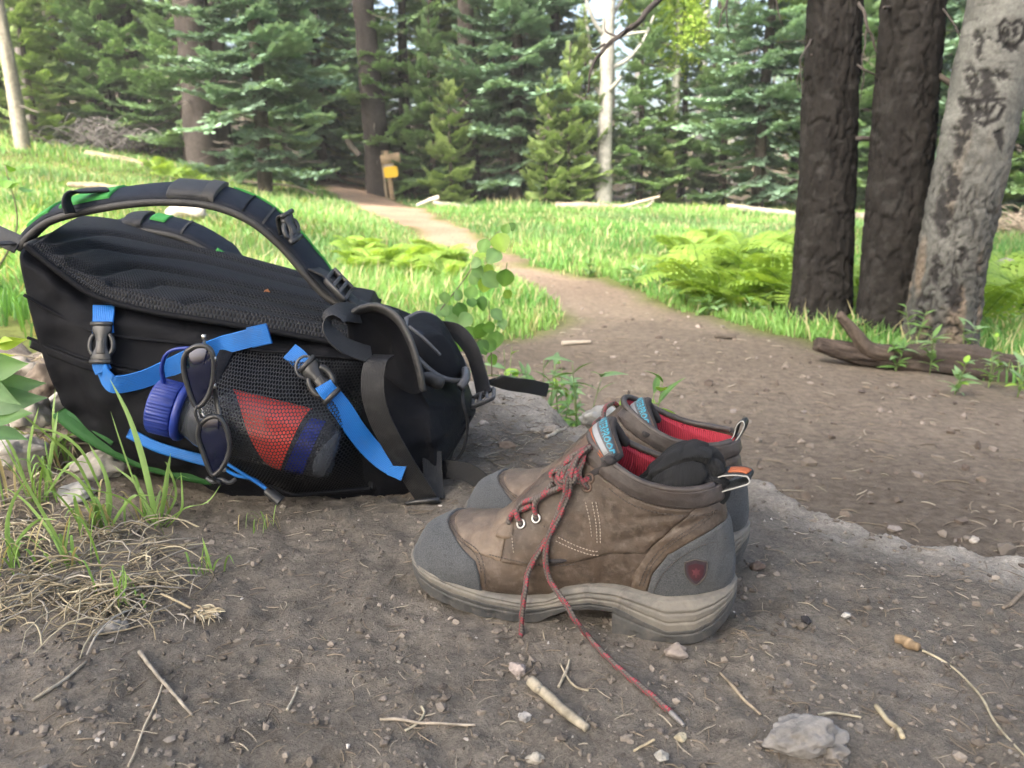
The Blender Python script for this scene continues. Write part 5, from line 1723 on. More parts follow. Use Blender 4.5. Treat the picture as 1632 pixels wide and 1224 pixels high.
lathe([(.031, .028), (.045, .029), (.052, .033), (.062, .038), (.075, .041), (.10, .0425), (Lb - .02, .0425), (Lb - .006, .040), (Lb, .033), (Lb, 0)], 64, m_btl, 'bottle_body', e)
lathe([(.050, .0), (.052, .029), (.064, .035), (.076, .038), (.10, .0395), (Lb - .02, .0395), (Lb - .01, .036), (Lb - .006, 0)], 48, m_drink, 'drink', e)
def label(x_of, mat, name, a0, a1, r=.0432, n=30):
    """printed patch on the bottle: x_of(angle fraction) -> (from, to) along the axis"""
    th_ = np.linspace(rad(a0), rad(a1), n)
    V = []
    for i_, tt in enumerate(th_):
        x0, x1 = x_of(i_ / (n - 1))
        V.append([a + axb * x + r * (math.cos(tt) * upb + math.sin(tt) * fb) for x in np.linspace(x0, x1, 12)])
    return MB().add(np.array(V), gridF(n, 12)).build(name, mat, e)
label(lambda f: (.088 + .078 * f ** 1.1, .190 - .018 * f), m_red, 'red_label', -10, 150)
label(lambda f: (.194 - .018 * f, .213 - .014 * f), m_lblue, 'blue_label', 25, 150)
mb = MB()
q = cat([P(262, 612, .925), P(258, 585, .92), P(268, 562, .915), P(290, 555, .915), P(306, 560, .915), P(308, 600, .925), P(303, 640, .93)], 40)
ribbon(mb, q, (.2, -1, .1), .010, .0035)
mb.build('cap_loop', m_cap, e)

# ------------------------------------------------------------------ sunglasses hanging on the blue strap
m_frame = plain('black_frame', (.028, .028, .03), .35, (.04, .04, .04), 40, .1, .0004)
m_lens, t, b = nodes('dark_lens')
b.inputs['Base Color'].default_value = (.005, .007, .02, 1)
b.inputs['Roughness'].default_value = .06
b.inputs['Specular IOR Level'].default_value = .8
b.inputs['Coat Weight'].default_value = .6
b.inputs['Coat Tint'].default_value = (.45, .55, 1, 1)
m_metal = plain('silver_metal', (.55, .54, .52), .3, (.45, .44, .43), 80, .1, .0004, metal=1.0)
e = empty('sunglasses', P(335, 760, .862))
tag(e, 'dark sunglasses hanging from the blue strap over the bottle', 'sunglasses')
YS = .862
L1 = [(298, 560), (312, 552), (328, 552), (338, 562), (341, 585), (338, 612), (330, 634), (317, 648), (309, 642), (300, 618), (293, 590), (293, 572)]
L2 = [(318, 676), (332, 666), (347, 664), (357, 674), (364, 695), (366, 715), (360, 735), (350, 750), (340, 756), (333, 746), (324, 722), (316, 696)]
for L in (L1, L2):
    rim = cat(np.array([P(x, y, YS + .00005 * (x - 330) + (.00003 * (700 - y))) for x, y in L + L[:1]]), 61)
    t_ = norm(np.gradient(rim, axis=0))
    mb = MB(); tube(mb, rim, .0030, 8, None, False, 1.5, (0, -1, 0)); fr_ = mb.build('frame', m_frame, e)
    c = rim[:-1].mean(0)
    R_ = np.linspace(0, 1, 8)
    V = c + (rim[None, :-1] - c) * R_[:, None, None] + np.array([0, -.003, 0]) * (1 - R_ ** 2)[:, None, None]
    MB().add(V, gridF(8, 60, True)).build('lens', m_lens, e)
mb = MB(); tube(mb, cat([P(314, 647, YS - .002), P(311, 656, YS - .004), P(314, 668, YS - .004), P(320, 678, YS - .002)], 12), .0019, 7); tube(mb, cat([P(318, 648, YS), P(318, 657, YS - .002), P(322, 666, YS)], 10), .0012, 6); mb.build('bridge', m_frame, e)
mb = MB(); tube(mb, cat([P(318, 650, YS + .004), P(322, 658, YS + .006), P(326, 664, YS + .002)], 8), .0011, 6); mb.build('nose_pad', m_metal, e)
mb = MB(); tube(mb, cat([P(340, 614, YS + .012), P(345, 640, YS + .014), P(351, 666, YS + .008)], 14), .0016, 7, flat=2.0); mb.build('temple', m_frame, e)
mb = MB(); tube(mb, cat([P(325, 537, YS + .03), P(326, 548, YS + .016), P(330, 556, YS + .004)], 10), .0018, 7, flat=1.8); mb.build('temple', m_frame, e)
for q in ((342, 572), (341, 615), (357, 748), (325, 537)):
    mb = MB(); box(mb, P(*q, YS + .004), (.0022, 0, 0), (0, .002, 0), (0, 0, .0028), .0006); mb.build('hinge', m_metal, e)
mb = MB(); tube(mb, cat([P(338, 755, YS + .004), P(342, 764, YS + .01), P(352, 768, YS + .014)], 8), .0018, 7, flat=1.8); mb.build('temple', m_frame, e)

# dry leaf scrap lying on the pack
p_, n_ = hit(425, 481, .002, pt)
m_dry = leafm('dry_leaf', (.42, .17, .07), .2, .6, .4, 200)
mb = MB(); mb.add([p_ + [-.006, 0, .010], p_ + [.0, -.003, .014], p_ + [.006, 0, .012], p_ + [.002, .003, .017], p_ + [-.003, .004, .015]], [[0, 1, 4], [1, 2, 3], [1, 3, 4]])
tag(mb.build('dry_leaf', m_dry), 'tiny reddish dry leaf lying on the mesh back of the pack', 'leaf')
# ------------------------------------------------------------------ hiking boots
BO = np.array([-.09692, .73722, ZB + .004])
BD = np.array([.954387, -.298573, 0.0])
BNV = np.array([.298573, .954387, 0.0])
def L2W(p): p = np.asarray(p, float); return BO + p[..., :1] * BD + p[..., 1:2] * BNV + p[..., 2:] * np.array([0, 0, 1.0])
def W2L(p):
    q = np.asarray(p, float) - BO
    return np.stack([q @ BD, q @ BNV, q[..., 2]], -1)
SEC = np.array([  # back/lower point x,z ; front/upper point x,z ; half width ; squareness ; skew
    (.000, .034, .002, .040, .006, 2.0, 1.0), (.006, .018, .005, .050, .022, 2.0, 1.15), (.020, .012, .017, .067, .0365, 2.05, 1.3), (.045, .010, .043, .0805, .0460, 2.05, 1.4), (.075, .010, .072, .0845, .0490, 2.05, 1.4),
    (.110, .010, .093, .0905, .0485, 2.1, 1.35), (.150, .014, .112, .1090, .0455, 2.3, 1.20), (.195, .018, .129, .1280, .0420, 2.3, 1.10), (.240, .018, .145, .1440, .0405, 2.3, 1.05), (.285, .020, .157, .1550, .0400, 2.3, 1.0),
    (.3115, .050, .165, .1620, .0405, 2.3, 1.0), (.3120, .085, .171, .1680, .0400, 2.2, 1.0), (.3040, .118, .1755, .1730, .0395, 2.2, 1.0), (.2980, .147, .1790, .1780, .0390, 2.2, 1.0)])
NA, NP = 220, 160
sa = cat(SEC, NA)
aa = np.linspace(0, 13, NA)
ph = np.linspace(0, 2 * np.pi, NP, endpoint=False)
cs, sn = np.cos(ph)[None], np.sin(ph)[None]
s_ = ((1 - cs) / 2) ** sa[:, 6:7]
yy_ = sa[:, 4:5] * np.sign(sn) * np.abs(sn) ** (2 / sa[:, 5:6])
dip = .0145 * np.clip((aa - 9.5) / 3.5, 0, 1)[:, None] ** 1.3 * np.sin(np.pi * s_)
UX = sa[:, 0:1] + (sa[:, 2:3] - sa[:, 0:1]) * s_
UZ = sa[:, 1:2] + (sa[:, 3:4] - sa[:, 1:2]) * s_ - dip
waist = 1 - .10 * np.exp(-((UX - .25) / .035) ** 2 - ((UZ - .105) / .03) ** 2)
UP = np.stack([UX, yy_ * waist, UZ], -1)
def gnorm(Gd):
    a = np.gradient(Gd, axis=0)
    b = (np.roll(Gd, -1, 1) - np.roll(Gd, 1, 1)) / 2
    n_ = norm(np.cross(b, a))
    c = Gd.mean((0, 1))
    if ((Gd - c) * n_).sum() < 0: n_ = -n_
    return n_
UN = gnorm(UP)
UX, UYv, UZ = UP[..., 0], UP[..., 1], UP[..., 2]
# creases of worn leather across the flex zone and the ankle
cr = -.0012 * np.exp(-((UX - .098 - .25 * (UZ - .07)) / .003) ** 2) * sstep(.05, .06, UZ) - .0010 * np.exp(-((UX - .088) / .003) ** 2) * sstep(.07, .08, UZ)
cr = cr - .0018 * np.exp(-((UZ - .105 - .35 * (UX - .25)) / .004) ** 2) * sstep(.2, .22, UX) * sstep(.30, .28, UX) - .0012 * np.exp(-((UZ - .120 - .2 * (UX - .25)) / .003) ** 2) * sstep(.21, .23, UX)
UP = UP + UN * (cr + .0008 * fbm(UP * 60, 3, 801))[..., None]
interp = lambda x, xs, ys: np.interp(x, xs, ys)
xb = interp(UZ, [.020, .027, .044, .055, .063, .0725, .081, .086], [.086, .086, .0845, .080, .064, .050, .033, .028])
za = interp(UX, [.03, .04, .046, .056, .075, .10, .132, .175, .21, .238, .30], [.093, .085, .079, .0715, .0615, .058, .058, .0668, .080, .083, .084])
zcol = interp(UX, [.170, .178, .185, .202, .225, .247, .274, .30], [.19, .178, .172, .163, .1525, .1465, .1445, .148])
hx = interp(UZ, [.02, .0385, .063, .084, .102, .112, .116], [.240, .240, .245, .258, .282, .30, .33])
hx2 = interp(UZ, [.02, .0385, .063, .09, .115, .135, .15], [.224, .224, .229, .243, .266, .284, .296])
def patch(field, thick, edge=.0016):
    """raised piece of the boot's surface where field > 0 (metres), with a rolled edge"""
    fl = field
    inside = fl > 0
    Vd = {}
    V, Nn, S_, F = [], [], [], []
    def vert(key, p, n_, f_):
        if key not in Vd:
            Vd[key] = len(V)
            V.append(p); Nn.append(n_); S_.append(f_)
        return Vd[key]
    ins = inside
    any_ = ins[:-1] | ins[1:]
    for i in range(NA - 1):
        row = np.nonzero(any_[i] | np.roll(any_[i], -1))[0]
        for j in row:
            k = (j + 1) % NP
            c = [(i, j), (i, k), (i + 1, k), (i + 1, j)]
            out = []
            for q in range(4):
                A_, B_ = c[q], c[(q + 1) % 4]
                fa, fb_ = fl[A_], fl[B_]
                if fa > 0: out.append(vert(A_, UP[A_], UN[A_], fa))
                if (fa > 0) != (fb_ > 0):
                    t_ = fa / (fa - fb_)
                    out.append(vert((min(A_, B_), max(A_, B_)), UP[A_] * (1 - t_) + UP[B_] * t_, UN[A_] * (1 - t_) + UN[B_] * t_, 0.0))
            if len(out) >= 3: F.append(out)
    V, Nn, S_ = np.array(V), norm(np.array(Nn)), np.array(S_)
    h_ = thick * (.45 + .55 * np.sqrt(np.clip(S_ / edge, 0, 1)))
    tri, quad = [], []
    cnt = {}
    for f in F:
        for q in range(len(f)):
            e_ = (f[q], f[(q + 1) % len(f)])
            cnt[e_] = 1
        if len(f) == 4: quad.append(f)
        else:
            for q in range(1, len(f) - 1): tri.append([f[0], f[q], f[q + 1]])
    mb = MB().add(V + Nn * h_[:, None], quad if quad else np.zeros((0, 4)))
    if tri: mb.T.append(np.array(tri))
    base_ = mb.n
    mb.add(V - Nn * .001, np.zeros((0, 4)))
    rim = [[b_, a_, base_ + a_, base_ + b_] for (a_, b_) in cnt if (b_, a_) not in cnt]
    if rim: mb.Q.append(np.array(rim))
    return mb

def leather(name, c, c2, rough=.5, dust=.35, bst=.5):
    m, t, b = nodes(name)
    n1 = noise(t, 38, 6, .65, None, .8)
    n2 = noise(t, 160, 4, .6)
    k = mixc(t, ramp(t, n1, .35, .68), c, c2)
    k = mixc(t, ramp(t, noise(t, 11, 4, .6, None, 1.2), .42, .62), k, mixc(t, 1.0, k, (1.35, 1.3, 1.22), 'MULTIPLY'))
    k = mixc(t, ramp(t, noise(t, 17, 4, .65, None, 2.0), .55, .7), k, mixc(t, 1.0, k, (.6, .58, .6), 'MULTIPLY'))
    k = mixc(t, mathn(t, 'MULTIPLY', ramp(t, n2, .5, .8), dust), k, (.19, .162, .136))
    t.links.new(k, b.inputs['Base Color'])
    rr = ramp(t, n1, .2, .8)
    t.links.new(mathn(t, 'ADD', mathn(t, 'MULTIPLY', rr, .25), rough - .1), b.inputs['Roughness'])
    b.inputs['Specular IOR Level'].default_value = .38
    bump(t, b, mathn(t, 'ADD', mathn(t, 'MULTIPLY', noise(t, 900, 4, .7), .6), mathn(t, 'ADD', n1, mathn(t, 'MULTIPLY', n2, .5))), bst, .0012)
    return m
def suede(name, c, c2):
    m, t, b = nodes(name)
    n1 = noise(t, 55, 6, .7)
    n2 = noise(t, 900, 3, .7)
    k = mixc(t, ramp(t, n1, .35, .7), c, c2)
    k = mixc(t, ramp(t, n2, .35, .72), k, tuple(min(1, x * 1.7) for x in c2))
    t.links.new(k, b.inputs['Base Color'])
    b.inputs['Roughness'].default_value = .95
    b.inputs['Specular IOR Level'].default_value = .15
    b.inputs['Sheen Weight'].default_value = .08
    bump(t, b, n2, .55, .0012)
    return m
m_lea = leather('brown_leather', (.041, .0295, .0225), (.078, .059, .046), .5, .42)
m_vamp = leather('worn_tan_leather', (.072, .052, .038), (.138, .107, .082), .5, .35)
m_colr = leather('collar_leather', (.034, .027, .025), (.060, .053, .052), .40, .15)
m_sue = suede('grey_suede', (.029, .0325, .0365), (.058, .061, .065))
m_mid = leather('midsole_rubber', (.084, .081, .075), (.142, .136, .124), .6, .5)
m_outs = leather('outsole_rubber', (.034, .036, .039), (.062, .063, .064), .65, .35)
m_thread = plain('stitching_thread', (.34, .29, .24), .8, (.26, .22, .18), 300, .1)
m_dthread = plain('dark_thread', (.045, .04, .038), .8, (.06, .05, .045), 300, .1)
m_red, t, b = nodes('red_mesh_lining')
uv = N(t, 'ShaderNodeTexCoord').outputs['UV']
sx_ = N(t, 'ShaderNodeSeparateXYZ')
t.links.new(uv, sx_.inputs[0])
st = mathn(t, 'SINE', mathn(t, 'MULTIPLY', sx_.outputs[0], 2 * math.pi / .0022))
t.links.new(mixc(t, ramp(t, st, -1, 1), (.22, .010, .022), (.40, .025, .05)), b.inputs['Base Color'])
b.inputs['Roughness'].default_value = .8
bump(t, b, st, .6, .0006)
m_sock, t, b = nodes('black_knit')
w_ = N(t, 'ShaderNodeTexCoord').outputs['UV']
sx_ = N(t, 'ShaderNodeSeparateXYZ')
t.links.new(w_, sx_.inputs[0])
rb = mathn(t, 'SINE', mathn(t, 'MULTIPLY', sx_.outputs[0], 2 * math.pi / .0019))
t.links.new(mixc(t, ramp(t, noise(t, 90, 5), .4, .75), (.0035, .004, .005), (.007, .0075, .009)), b.inputs['Base Color'])
b.inputs['Roughness'].default_value = .95
bump(t, b, rb, .3, .0005)
m_tng = leather('tongue_fabric', (.085, .055, .042), (.12, .085, .065), .8, .1)
m_dark = plain('dark_lining', (.02, .018, .02), .9, (.03, .026, .026), 200, .2)
m_lblk = plain('label_grey', (.055, .057, .062), .55, (.07, .07, .075), 60, .15, .0005, 600)
m_lgry = plain('label_silver', (.26, .27, .285), .5, (.22, .225, .235), 60, .15, .0005, 600)
m_cyan = plain('cyan_print', (.05, .27, .37), .5, (.045, .25, .34), 60, .0)
m_orange = plain('orange_print', (.32, .085, .025), .6, (.27, .07, .025), 60, .1)
m_wedge = plain('white_piping', (.34, .34, .33), .6, (.27, .27, .26), 90, .1)
m_maroon = plain('maroon_patch', (.045, .012, .018), .6, (.036, .011, .016), 200, .2)
m_purple = plain('dark_patch', (.03, .021, .029), .6, (.04, .028, .036), 200, .2)

# braided lace: red flecks on grey-brown
m_lace, t, b = nodes('braided_lace')
uv = N(t, 'ShaderNodeTexCoord').outputs['UV']
sx_ = N(t, 'ShaderNodeSeparateXYZ')
t.links.new(uv, sx_.inputs[0])
h1 = mathn(t, 'SINE', mathn(t, 'ADD', mathn(t, 'MULTIPLY', sx_.outputs[0], 2 * math.pi / .019), mathn(t, 'MULTIPLY', sx_.outputs[1], 2 * math.pi)))
h2 = mathn(t, 'SINE', mathn(t, 'SUBTRACT', mathn(t, 'MULTIPLY', sx_.outputs[0], 2 * math.pi / .0031), mathn(t, 'MULTIPLY', sx_.outputs[1], 4 * math.pi)))
h3 = mathn(t, 'SINE', mathn(t, 'ADD', mathn(t, 'MULTIPLY', sx_.outputs[0], 2 * math.pi / .0031), mathn(t, 'MULTIPLY', sx_.outputs[1], 4 * math.pi)))
redm = mathn(t, 'MULTIPLY', mathn(t, 'GREATER_THAN', h1, .35), mathn(t, 'GREATER_THAN', h2, -.55))
k = mixc(t, redm, mixc(t, ramp(t, h3, -1, 1), (.06, .05, .045), (.12, .104, .092)), (.27, .035, .05))
t.links.new(k, b.inputs['Base Color'])
b.inputs['Roughness'].default_value = .8
bump(t, b, mathn(t, 'MULTIPLY', h2, h3), .7, .0007)

def sole_part(zb_, zt_, grow, prof, rows, mat, name, parent, xs, wsole, groove=None):
    """closed loft along the boot: wall between zb_(x) and zt_(x), plan half width wsole(x)+grow(t)"""
    n_ = len(xs)
    t_ = np.linspace(0, 1, rows)
    zb, zt = zb_(xs), zt_(xs)
    Z = zb[:, None] + (zt - zb)[:, None] * t_[None]
    w = wsole(xs)[:, None] + grow(t_)[None]
    w = np.maximum(w, .0)
    if groove is not None: w = np.maximum(w - groove(xs[:, None], Z), 0)
    endk = np.clip(wsole(xs) / .02, 0, 1)[:, None]
    X = xs[:, None] + 0 * Z
    cyl = .004 * np.sin(np.clip(xs / .315, 0, 1) * 2 * np.pi)[:, None]
    near = np.stack([X, -w + cyl, Z], -1)
    far_ = np.stack([X, w + cyl, Z], -1)
    ring = np.concatenate([near, far_[:, ::-1]], 1)
    mb = MB().add(ring, gridF(n_, 2 * rows, True))
    return mb
_wx = np.array([-.004, -.002, .002, .008, .018, .032, .06, .09, .12, .15, .19, .23, .265, .285, .300, .310, .316, .3185])
_ww = np.array([.000, .012, .021, .0305, .0395, .0465, .0525, .0540, .0520, .0465, .0415, .0405, .0405, .0375, .0305, .0215, .0110, .0])
wsole = lambda x: interp(x, _wx, _ww)
xs = np.concatenate([-.004 + .03 * np.linspace(0, 1, 40) ** 2.2, np.linspace(.028, .2108, 90), [.2112, .2116, .2120, .2126], np.linspace(.215, .290, 40), .3185 - .0275 * np.linspace(1, 0, 34) ** 2.2])
xs = np.unique(np.round(xs, 6))
ztop = lambda x: interp(x, [-.004, 0, .02, .04, .085, .125, .15, .165, .185, .21, .225, .258, .285, .3185], [.040, .040, .038, .0345, .0265, .0235, .028, .0385, .045, .0475, .0465, .0420, .0455, .053])
zbot = lambda x: interp(x, [-.004, 0, .008, .02, .045, .08, .13, .143, .155, .17, .19, .205, .2112, .2120, .24, .27, .290, .302, .312, .3185], [.034, .028, .021, .0135, .0055, .0, .0, .003, .011, .0185, .0225, .0240, .0240, .0, -.001, .0, .004, .010, .020, .034])
zmid = lambda x: np.minimum(interp(x, [-.004, .02, .05, .09, .13, .16, .19, .215, .235, .26, .285, .30, .3185], [.0395, .029, .021, .0155, .0135, .0220, .0300, .0300, .0220, .0135, .0170, .0250, .0420]), ztop(x) - .004)
zmid2 = lambda x: np.maximum(zmid(x), zbot(x) + .002)
g_mid = lambda X, Z: .0016 * np.exp(-((Z - (ztop(X) * .62 + zmid2(X) * .38)) / .0011) ** 2) + .0013 * np.exp(-((Z - (ztop(X) * .30 + zmid2(X) * .70)) / .0010) ** 2) * sstep(.10, .14, X)
def g_out(X, Z):
    lug = 0 * X + 0 * Z
    for x0 in (.052, .076, .100, .125, .232, .262):
        lug = lug + .0020 * np.exp(-((X - x0) / .0045) ** 2) * sstep(zbot(X) + .010, zbot(X) + .006, Z)
    return lug + .0010 * np.exp(-((Z - (zbot(X) * .25 + zmid2(X) * .75)) / .001) ** 2)

boot = empty('hiking_boot', BO)
boot.rotation_euler = (0, 0, math.atan2(BD[1], BD[0]))
tag(boot, 'brown leather hiking boot in front, untied red-flecked lace on the soil', 'boot')
IDENT = Matrix.Identity(4)
bpy.context.view_layer.update()
def bp(mb, name, mat, parent=None, smooth=True):
    """part of the boot, built in the boot's own frame"""
    o = mb.build(name, mat, None, smooth)
    o.parent = parent or boot
    o.matrix_parent_inverse = IDENT
    return o
upper = bp(MB().add(UP, gridF(NA, NP, True), np.stack([UX, UZ], -1)), 'upper', m_lea)
qg = min
toe = bp(patch(np.minimum(xb - UX, .2), .0022), 'toe_cap', m_sue)
thr = np.where(UX > .10, np.abs(UYv) - interp(UX, [.10, .112, .13, .18], [.0, .010, .015, .017]) * (UZ > interp(UX, [.09, .112, .145, .178], [.085, .10, .135, .165]) - .006), .05)
vp = np.minimum.reduce([UX - xb - .0012, UZ - za - .001, .1045 + .10 * (UZ - .06) - UX])
bp(patch(vp, .0013), 'vamp_panel', m_vamp)
qp = np.minimum.reduce([UX - (.1055 + .10 * (UZ - .06)), UZ - za, thr, zcol - .017 - UZ, hx2 - UX])
bp(patch(qp, .0022), 'quarter_panel', m_lea)
bp(patch(np.minimum.reduce([UX - hx, .2 - UZ]), .0022), 'heel_counter', m_sue)
bp(patch(np.minimum.reduce([UX - hx2 - .0005, hx - UX - .0003, zcol - .017 - UZ]), .0012), 'heel_strap', m_lea)
cf = np.minimum.reduce([UZ - zcol + .0165, UX - .168, thr + .002])
bp(patch(cf, .0042, .008), 'collar', m_colr)
# loops of the wing stitched on the vamp side
mid = bp(sole_part(zmid2, ztop, lambda t: .0022 - .0030 * np.clip(t - .75, 0, 1) / .25 + .0008 * np.sin(np.pi * t), None, 34, m_mid, 'midsole', None, xs, wsole, g_mid), 'midsole', m_mid)
outs = bp(sole_part(zbot, lambda x: zmid2(x) + .0004, lambda t: .0004 + .0022 * t, None, 26, m_outs, 'outsole', None, xs, wsole, g_out), 'outsole', m_outs)
# inner lining and insole
ia = np.linspace(NA - 1, int(NA * .70), 40).astype(int)
LI = UP[ia] - UN[ia] * np.concatenate([np.linspace(-.002, .005, 6), np.full(34, .0055)])[:, None, None]
# rolled rim of the collar
q = UP[-1] + UN[-1] * .0015
ringc = np.vstack([q, q[:1]])
sel = np.nonzero(np.abs(ringc[:, 1]) > .0)[0]
lin = MB().add(LI, gridF(40, NP, True), np.stack(np.broadcast_arrays(np.cumsum(np.r_[0, np.linalg.norm(np.diff(UP[-1], axis=0), axis=1)])[None], np.linspace(0, .1, 40)[:, None]), -1))
bp(lin, 'lining', m_red)
rr_ = MB(); tube(rr_, UP[-1][12:NP - 11] + UN[-1][12:NP - 11] * .001 + [0, 0, .0012], .0034, 8); bp(rr_, 'collar_roll', m_colr)
c0 = LI[-1].mean(0)
b_ = MB().add(np.vstack([LI[-1], [c0]]), [[j, (j + 1) % NP, NP] for j in range(NP)]); bp(b_, 'insole', m_dark)

btree_mb = MB().add(L2W(UP + UN * .0022), gridF(NA, NP, True))
btree = bvh_of(btree_mb)
def bh(px, py, off=0.0):
    """point of the boot under a photo pixel, in the boot's own frame, and the outward normal"""
    p_, n_ = hit(px, py, off, btree, .7)
    n_ = np.array([n_ @ BD, n_ @ BNV, n_[2]])
    return W2L(p_), n_
def by(px, py, yl):
    """point where the pixel's line of sight meets the boot's lengthwise plane y = yl (boot frame)"""
    r = ray(px, py)
    o_ = -BO
    t_ = (yl - (o_ @ BNV)) / (r @ BNV)
    return W2L(r * t_)
def stitches(pts, mat=m_thread, off=.0006, gap=.0030, L=.0020, r=.00055, n=200, loc=False):
    """row of small stitches along pixels of the photograph"""
    q = [bh(x, y, off) for x, y in pts]
    p_ = cat([a for a, _ in q], n)
    s = np.r_[0, np.cumsum(np.linalg.norm(np.diff(p_, axis=0), axis=1))]
    mb = MB()
    for x in np.arange(0, s[-1] - L, gap):
        a = np.array([np.interp(x + f * L, s, p_[:, i]) for f in (0, .5, 1) for i in range(3)]).reshape(3, 3)
        tube(mb, a, [r * .7, r, r * .7], 5)
    return mb
for nm, L, mt in (('stitch_row', [(716, 824), (722, 842), (736, 858), (758, 874), (768, 890), (772, 912), (774, 938)], m_dthread), ('stitch_row', [(713, 828), (719, 846), (733, 862), (753, 878), (763, 894), (767, 914)], m_dthread),
              ('stitch_row', [(780, 884), (810, 891), (850, 899), (890, 901), (920, 898)], m_dthread), ('stitch_row', [(890, 856), (915, 868), (940, 877), (956, 879)], m_thread), ('stitch_row', [(886, 862), (912, 874), (938, 883), (955, 885)], m_thread),
              ('stitch_row', [(933, 800), (940, 830), (943, 855)], m_thread), ('stitch_row', [(944, 800), (950, 835), (952, 870)], m_thread), ('stitch_row', [(950, 800), (956, 835), (957, 868)], m_thread),
              ('stitch_row', [(965, 762), (1000, 786), (1040, 800), (1090, 808), (1135, 806)], m_dthread), ('stitch_row', [(970, 778), (1000, 800), (1040, 815), (1090, 822), (1130, 820)], m_dthread),
              ('stitch_row', [(1146, 812), (1110, 842), (1070, 868), (1040, 900), (1024, 935)], m_dthread), ('stitch_row', [(1140, 812), (1104, 840), (1064, 866), (1034, 898), (1018, 935)], m_dthread),
              ('stitch_row', [(1157, 858), (1112, 872), (1072, 898), (1048, 928), (1038, 955)], m_dthread), ('stitch_row', [(815, 842), (817, 862), (819, 882)], m_thread), ('stitch_row', [(866, 838), (885, 848), (905, 862)], m_dthread)):
    bp(stitches(L, mt), nm, mt)
# small leather tab at the throat and the side slot
q = [bh(x, y, .001)[0] for x, y in ((798, 838), (806, 832), (816, 828), (818, 848), (812, 858), (800, 858), (790, 854))]
c = np.mean(q, 0)
rim = cat(np.vstack([q, q[:1]]), 29)[:-1]
R_ = np.linspace(0, 1, 6)
nb_ = bh(805, 848)[1]
V = c + (rim[None] - c) * R_[:, None, None] + nb_ * (.0026 * np.sqrt(np.clip(1 - R_ ** 4, 0, 1)))[:, None, None]
bp(MB().add(V, gridF(6, 28, True)), 'throat_tab', m_vamp)
mb = MB(); tube(mb, cat([bh(x, y, .0004)[0] for x, y in ((872, 893), (885, 894), (903, 893))], 12), np.interp(np.linspace(0, 1, 12), [0, .3, .8, 1], [.001, .0024, .002, .0008]), 7); bp(mb, 'side_slot', m_dark)
# shield badge
def shield(k, off):
    pts = [(-1, -.85), (-.5, -.98), (0, -1.1), (.5, -.98), (1, -.85), (1.02, -.2), (.85, .4), (.45, .85), (0, 1.1), (-.45, .85), (-.85, .4), (-1.02, -.2)]
    P2 = cat(np.array([(x, y, 0) for x, y in pts + pts[:1]]), 49)[:-1]
    rim = np.array([bh(1109 + x * 17 * k, 911 + y * 18 * k, off)[0] for x, y, _ in P2])
    c = bh(1109, 911, off + .0004)[0]
    return MB().add(np.vstack([rim, [c]]), [[j, (j + 1) % 48, 48] for j in range(48)]), rim
mb, rim = shield(1.0, .0008)
sh = bp(mb, 'shield_badge', m_purple)
mb = MB(); tube(mb, np.vstack([rim, rim[:1]]), .0008, 6, None, False); bp(mb, 'badge_rim', m_dthread, sh)
mb, rim = shield(.70, .0013); bp(mb, 'badge_field', m_maroon, sh)
m_pink = plain('pink_emblem', (.10, .026, .036), .6, (.08, .022, .03), 200, .1)
st_ = [(0, -8), (2.5, -4), (7, -5), (4.5, -.5), (6, 4), (2, 3), (1, 8), (-1, 8), (-2, 3), (-6, 4), (-4.5, -.5), (-7, -5), (-2.5, -4)]
rim = np.array([bh(1109 + x, 911 + y, .0018)[0] for x, y in st_])
bp(MB().add(np.vstack([rim, [bh(1109, 911, .0022)[0]]]), [[j, (j + 1) % 13, 13] for j in range(13)]), 'badge_emblem', m_pink, sh)
# eyelets
EY = [(831, 835), (855, 826), (884, 770), (940, 762), (936, 776)]
for i_, (x, y) in enumerate(EY):
    p_, n_ = bh(x, y, .0008)
    if i_ == 2: p_, n_ = by(x, y, -.006), np.array([-.75, -.35, .55])
    n_ = norm(n_)
    u_ = norm(np.cross(n_, [0, 0, 1])); v_ = np.cross(n_, u_)
    th_ = np.linspace(0, 2 * np.pi, 21)
    mb = MB(); tube(mb, p_ + .0040 * (np.cos(th_)[:, None] * u_ + np.sin(th_)[:, None] * v_), .0011, 7, None, False)
    ey = bp(mb, 'eyelet', m_metal if i_ < 3 else m_tng)
    bp(MB().add(np.vstack([p_ + .0034 * (np.cos(th_[:-1])[:, None] * u_ + np.sin(th_[:-1])[:, None] * v_), [p_]]) + n_ * .0003, [[j, (j + 1) % 20, 20] for j in range(20)]), 'hole', m_dark, ey)

# tongue, its woven label and print
nt_, ny_ = 60, 41
tc = cat([(.102, 0, .0955), (.128, 0, .1235), (.152, 0, .147), (.170, 0, .1665), (.180, 0, .1785), (.190, 0, .1885), (.199, 0, .1935)], nt_)
tg_ = norm(np.gradient(tc, axis=0))
tnrm = np.stack([-tg_[:, 2], 0 * tg_[:, 0], tg_[:, 0]], -1)
yv = np.linspace(-1, 1, ny_)
wt = np.interp(np.linspace(0, 1, nt_), [0, .4, .75, .93, 1], [.020, .028, .034, .032, .020])
Tq = tc[:, None] + np.array([0, 1.0, 0]) * (wt[:, None] * yv[None])[..., None] - tnrm[:, None] * (np.abs(yv) ** 1.9 * np.interp(np.linspace(0, 1, nt_), [0, .5, 1], [.010, .026, .030])[:, None])[..., None] + tnrm[:, None] * .003
Tq = Tq + np.array([0, -.004, 0]) * np.linspace(0, 1, nt_)[:, None, None] ** 2
tn_ = norm(np.cross(np.gradient(Tq, axis=0), np.gradient(Tq, axis=1)))
if tn_[nt_ // 2, ny_ // 2] @ np.array([-1, 0, 1]) < 0: tn_ = -tn_
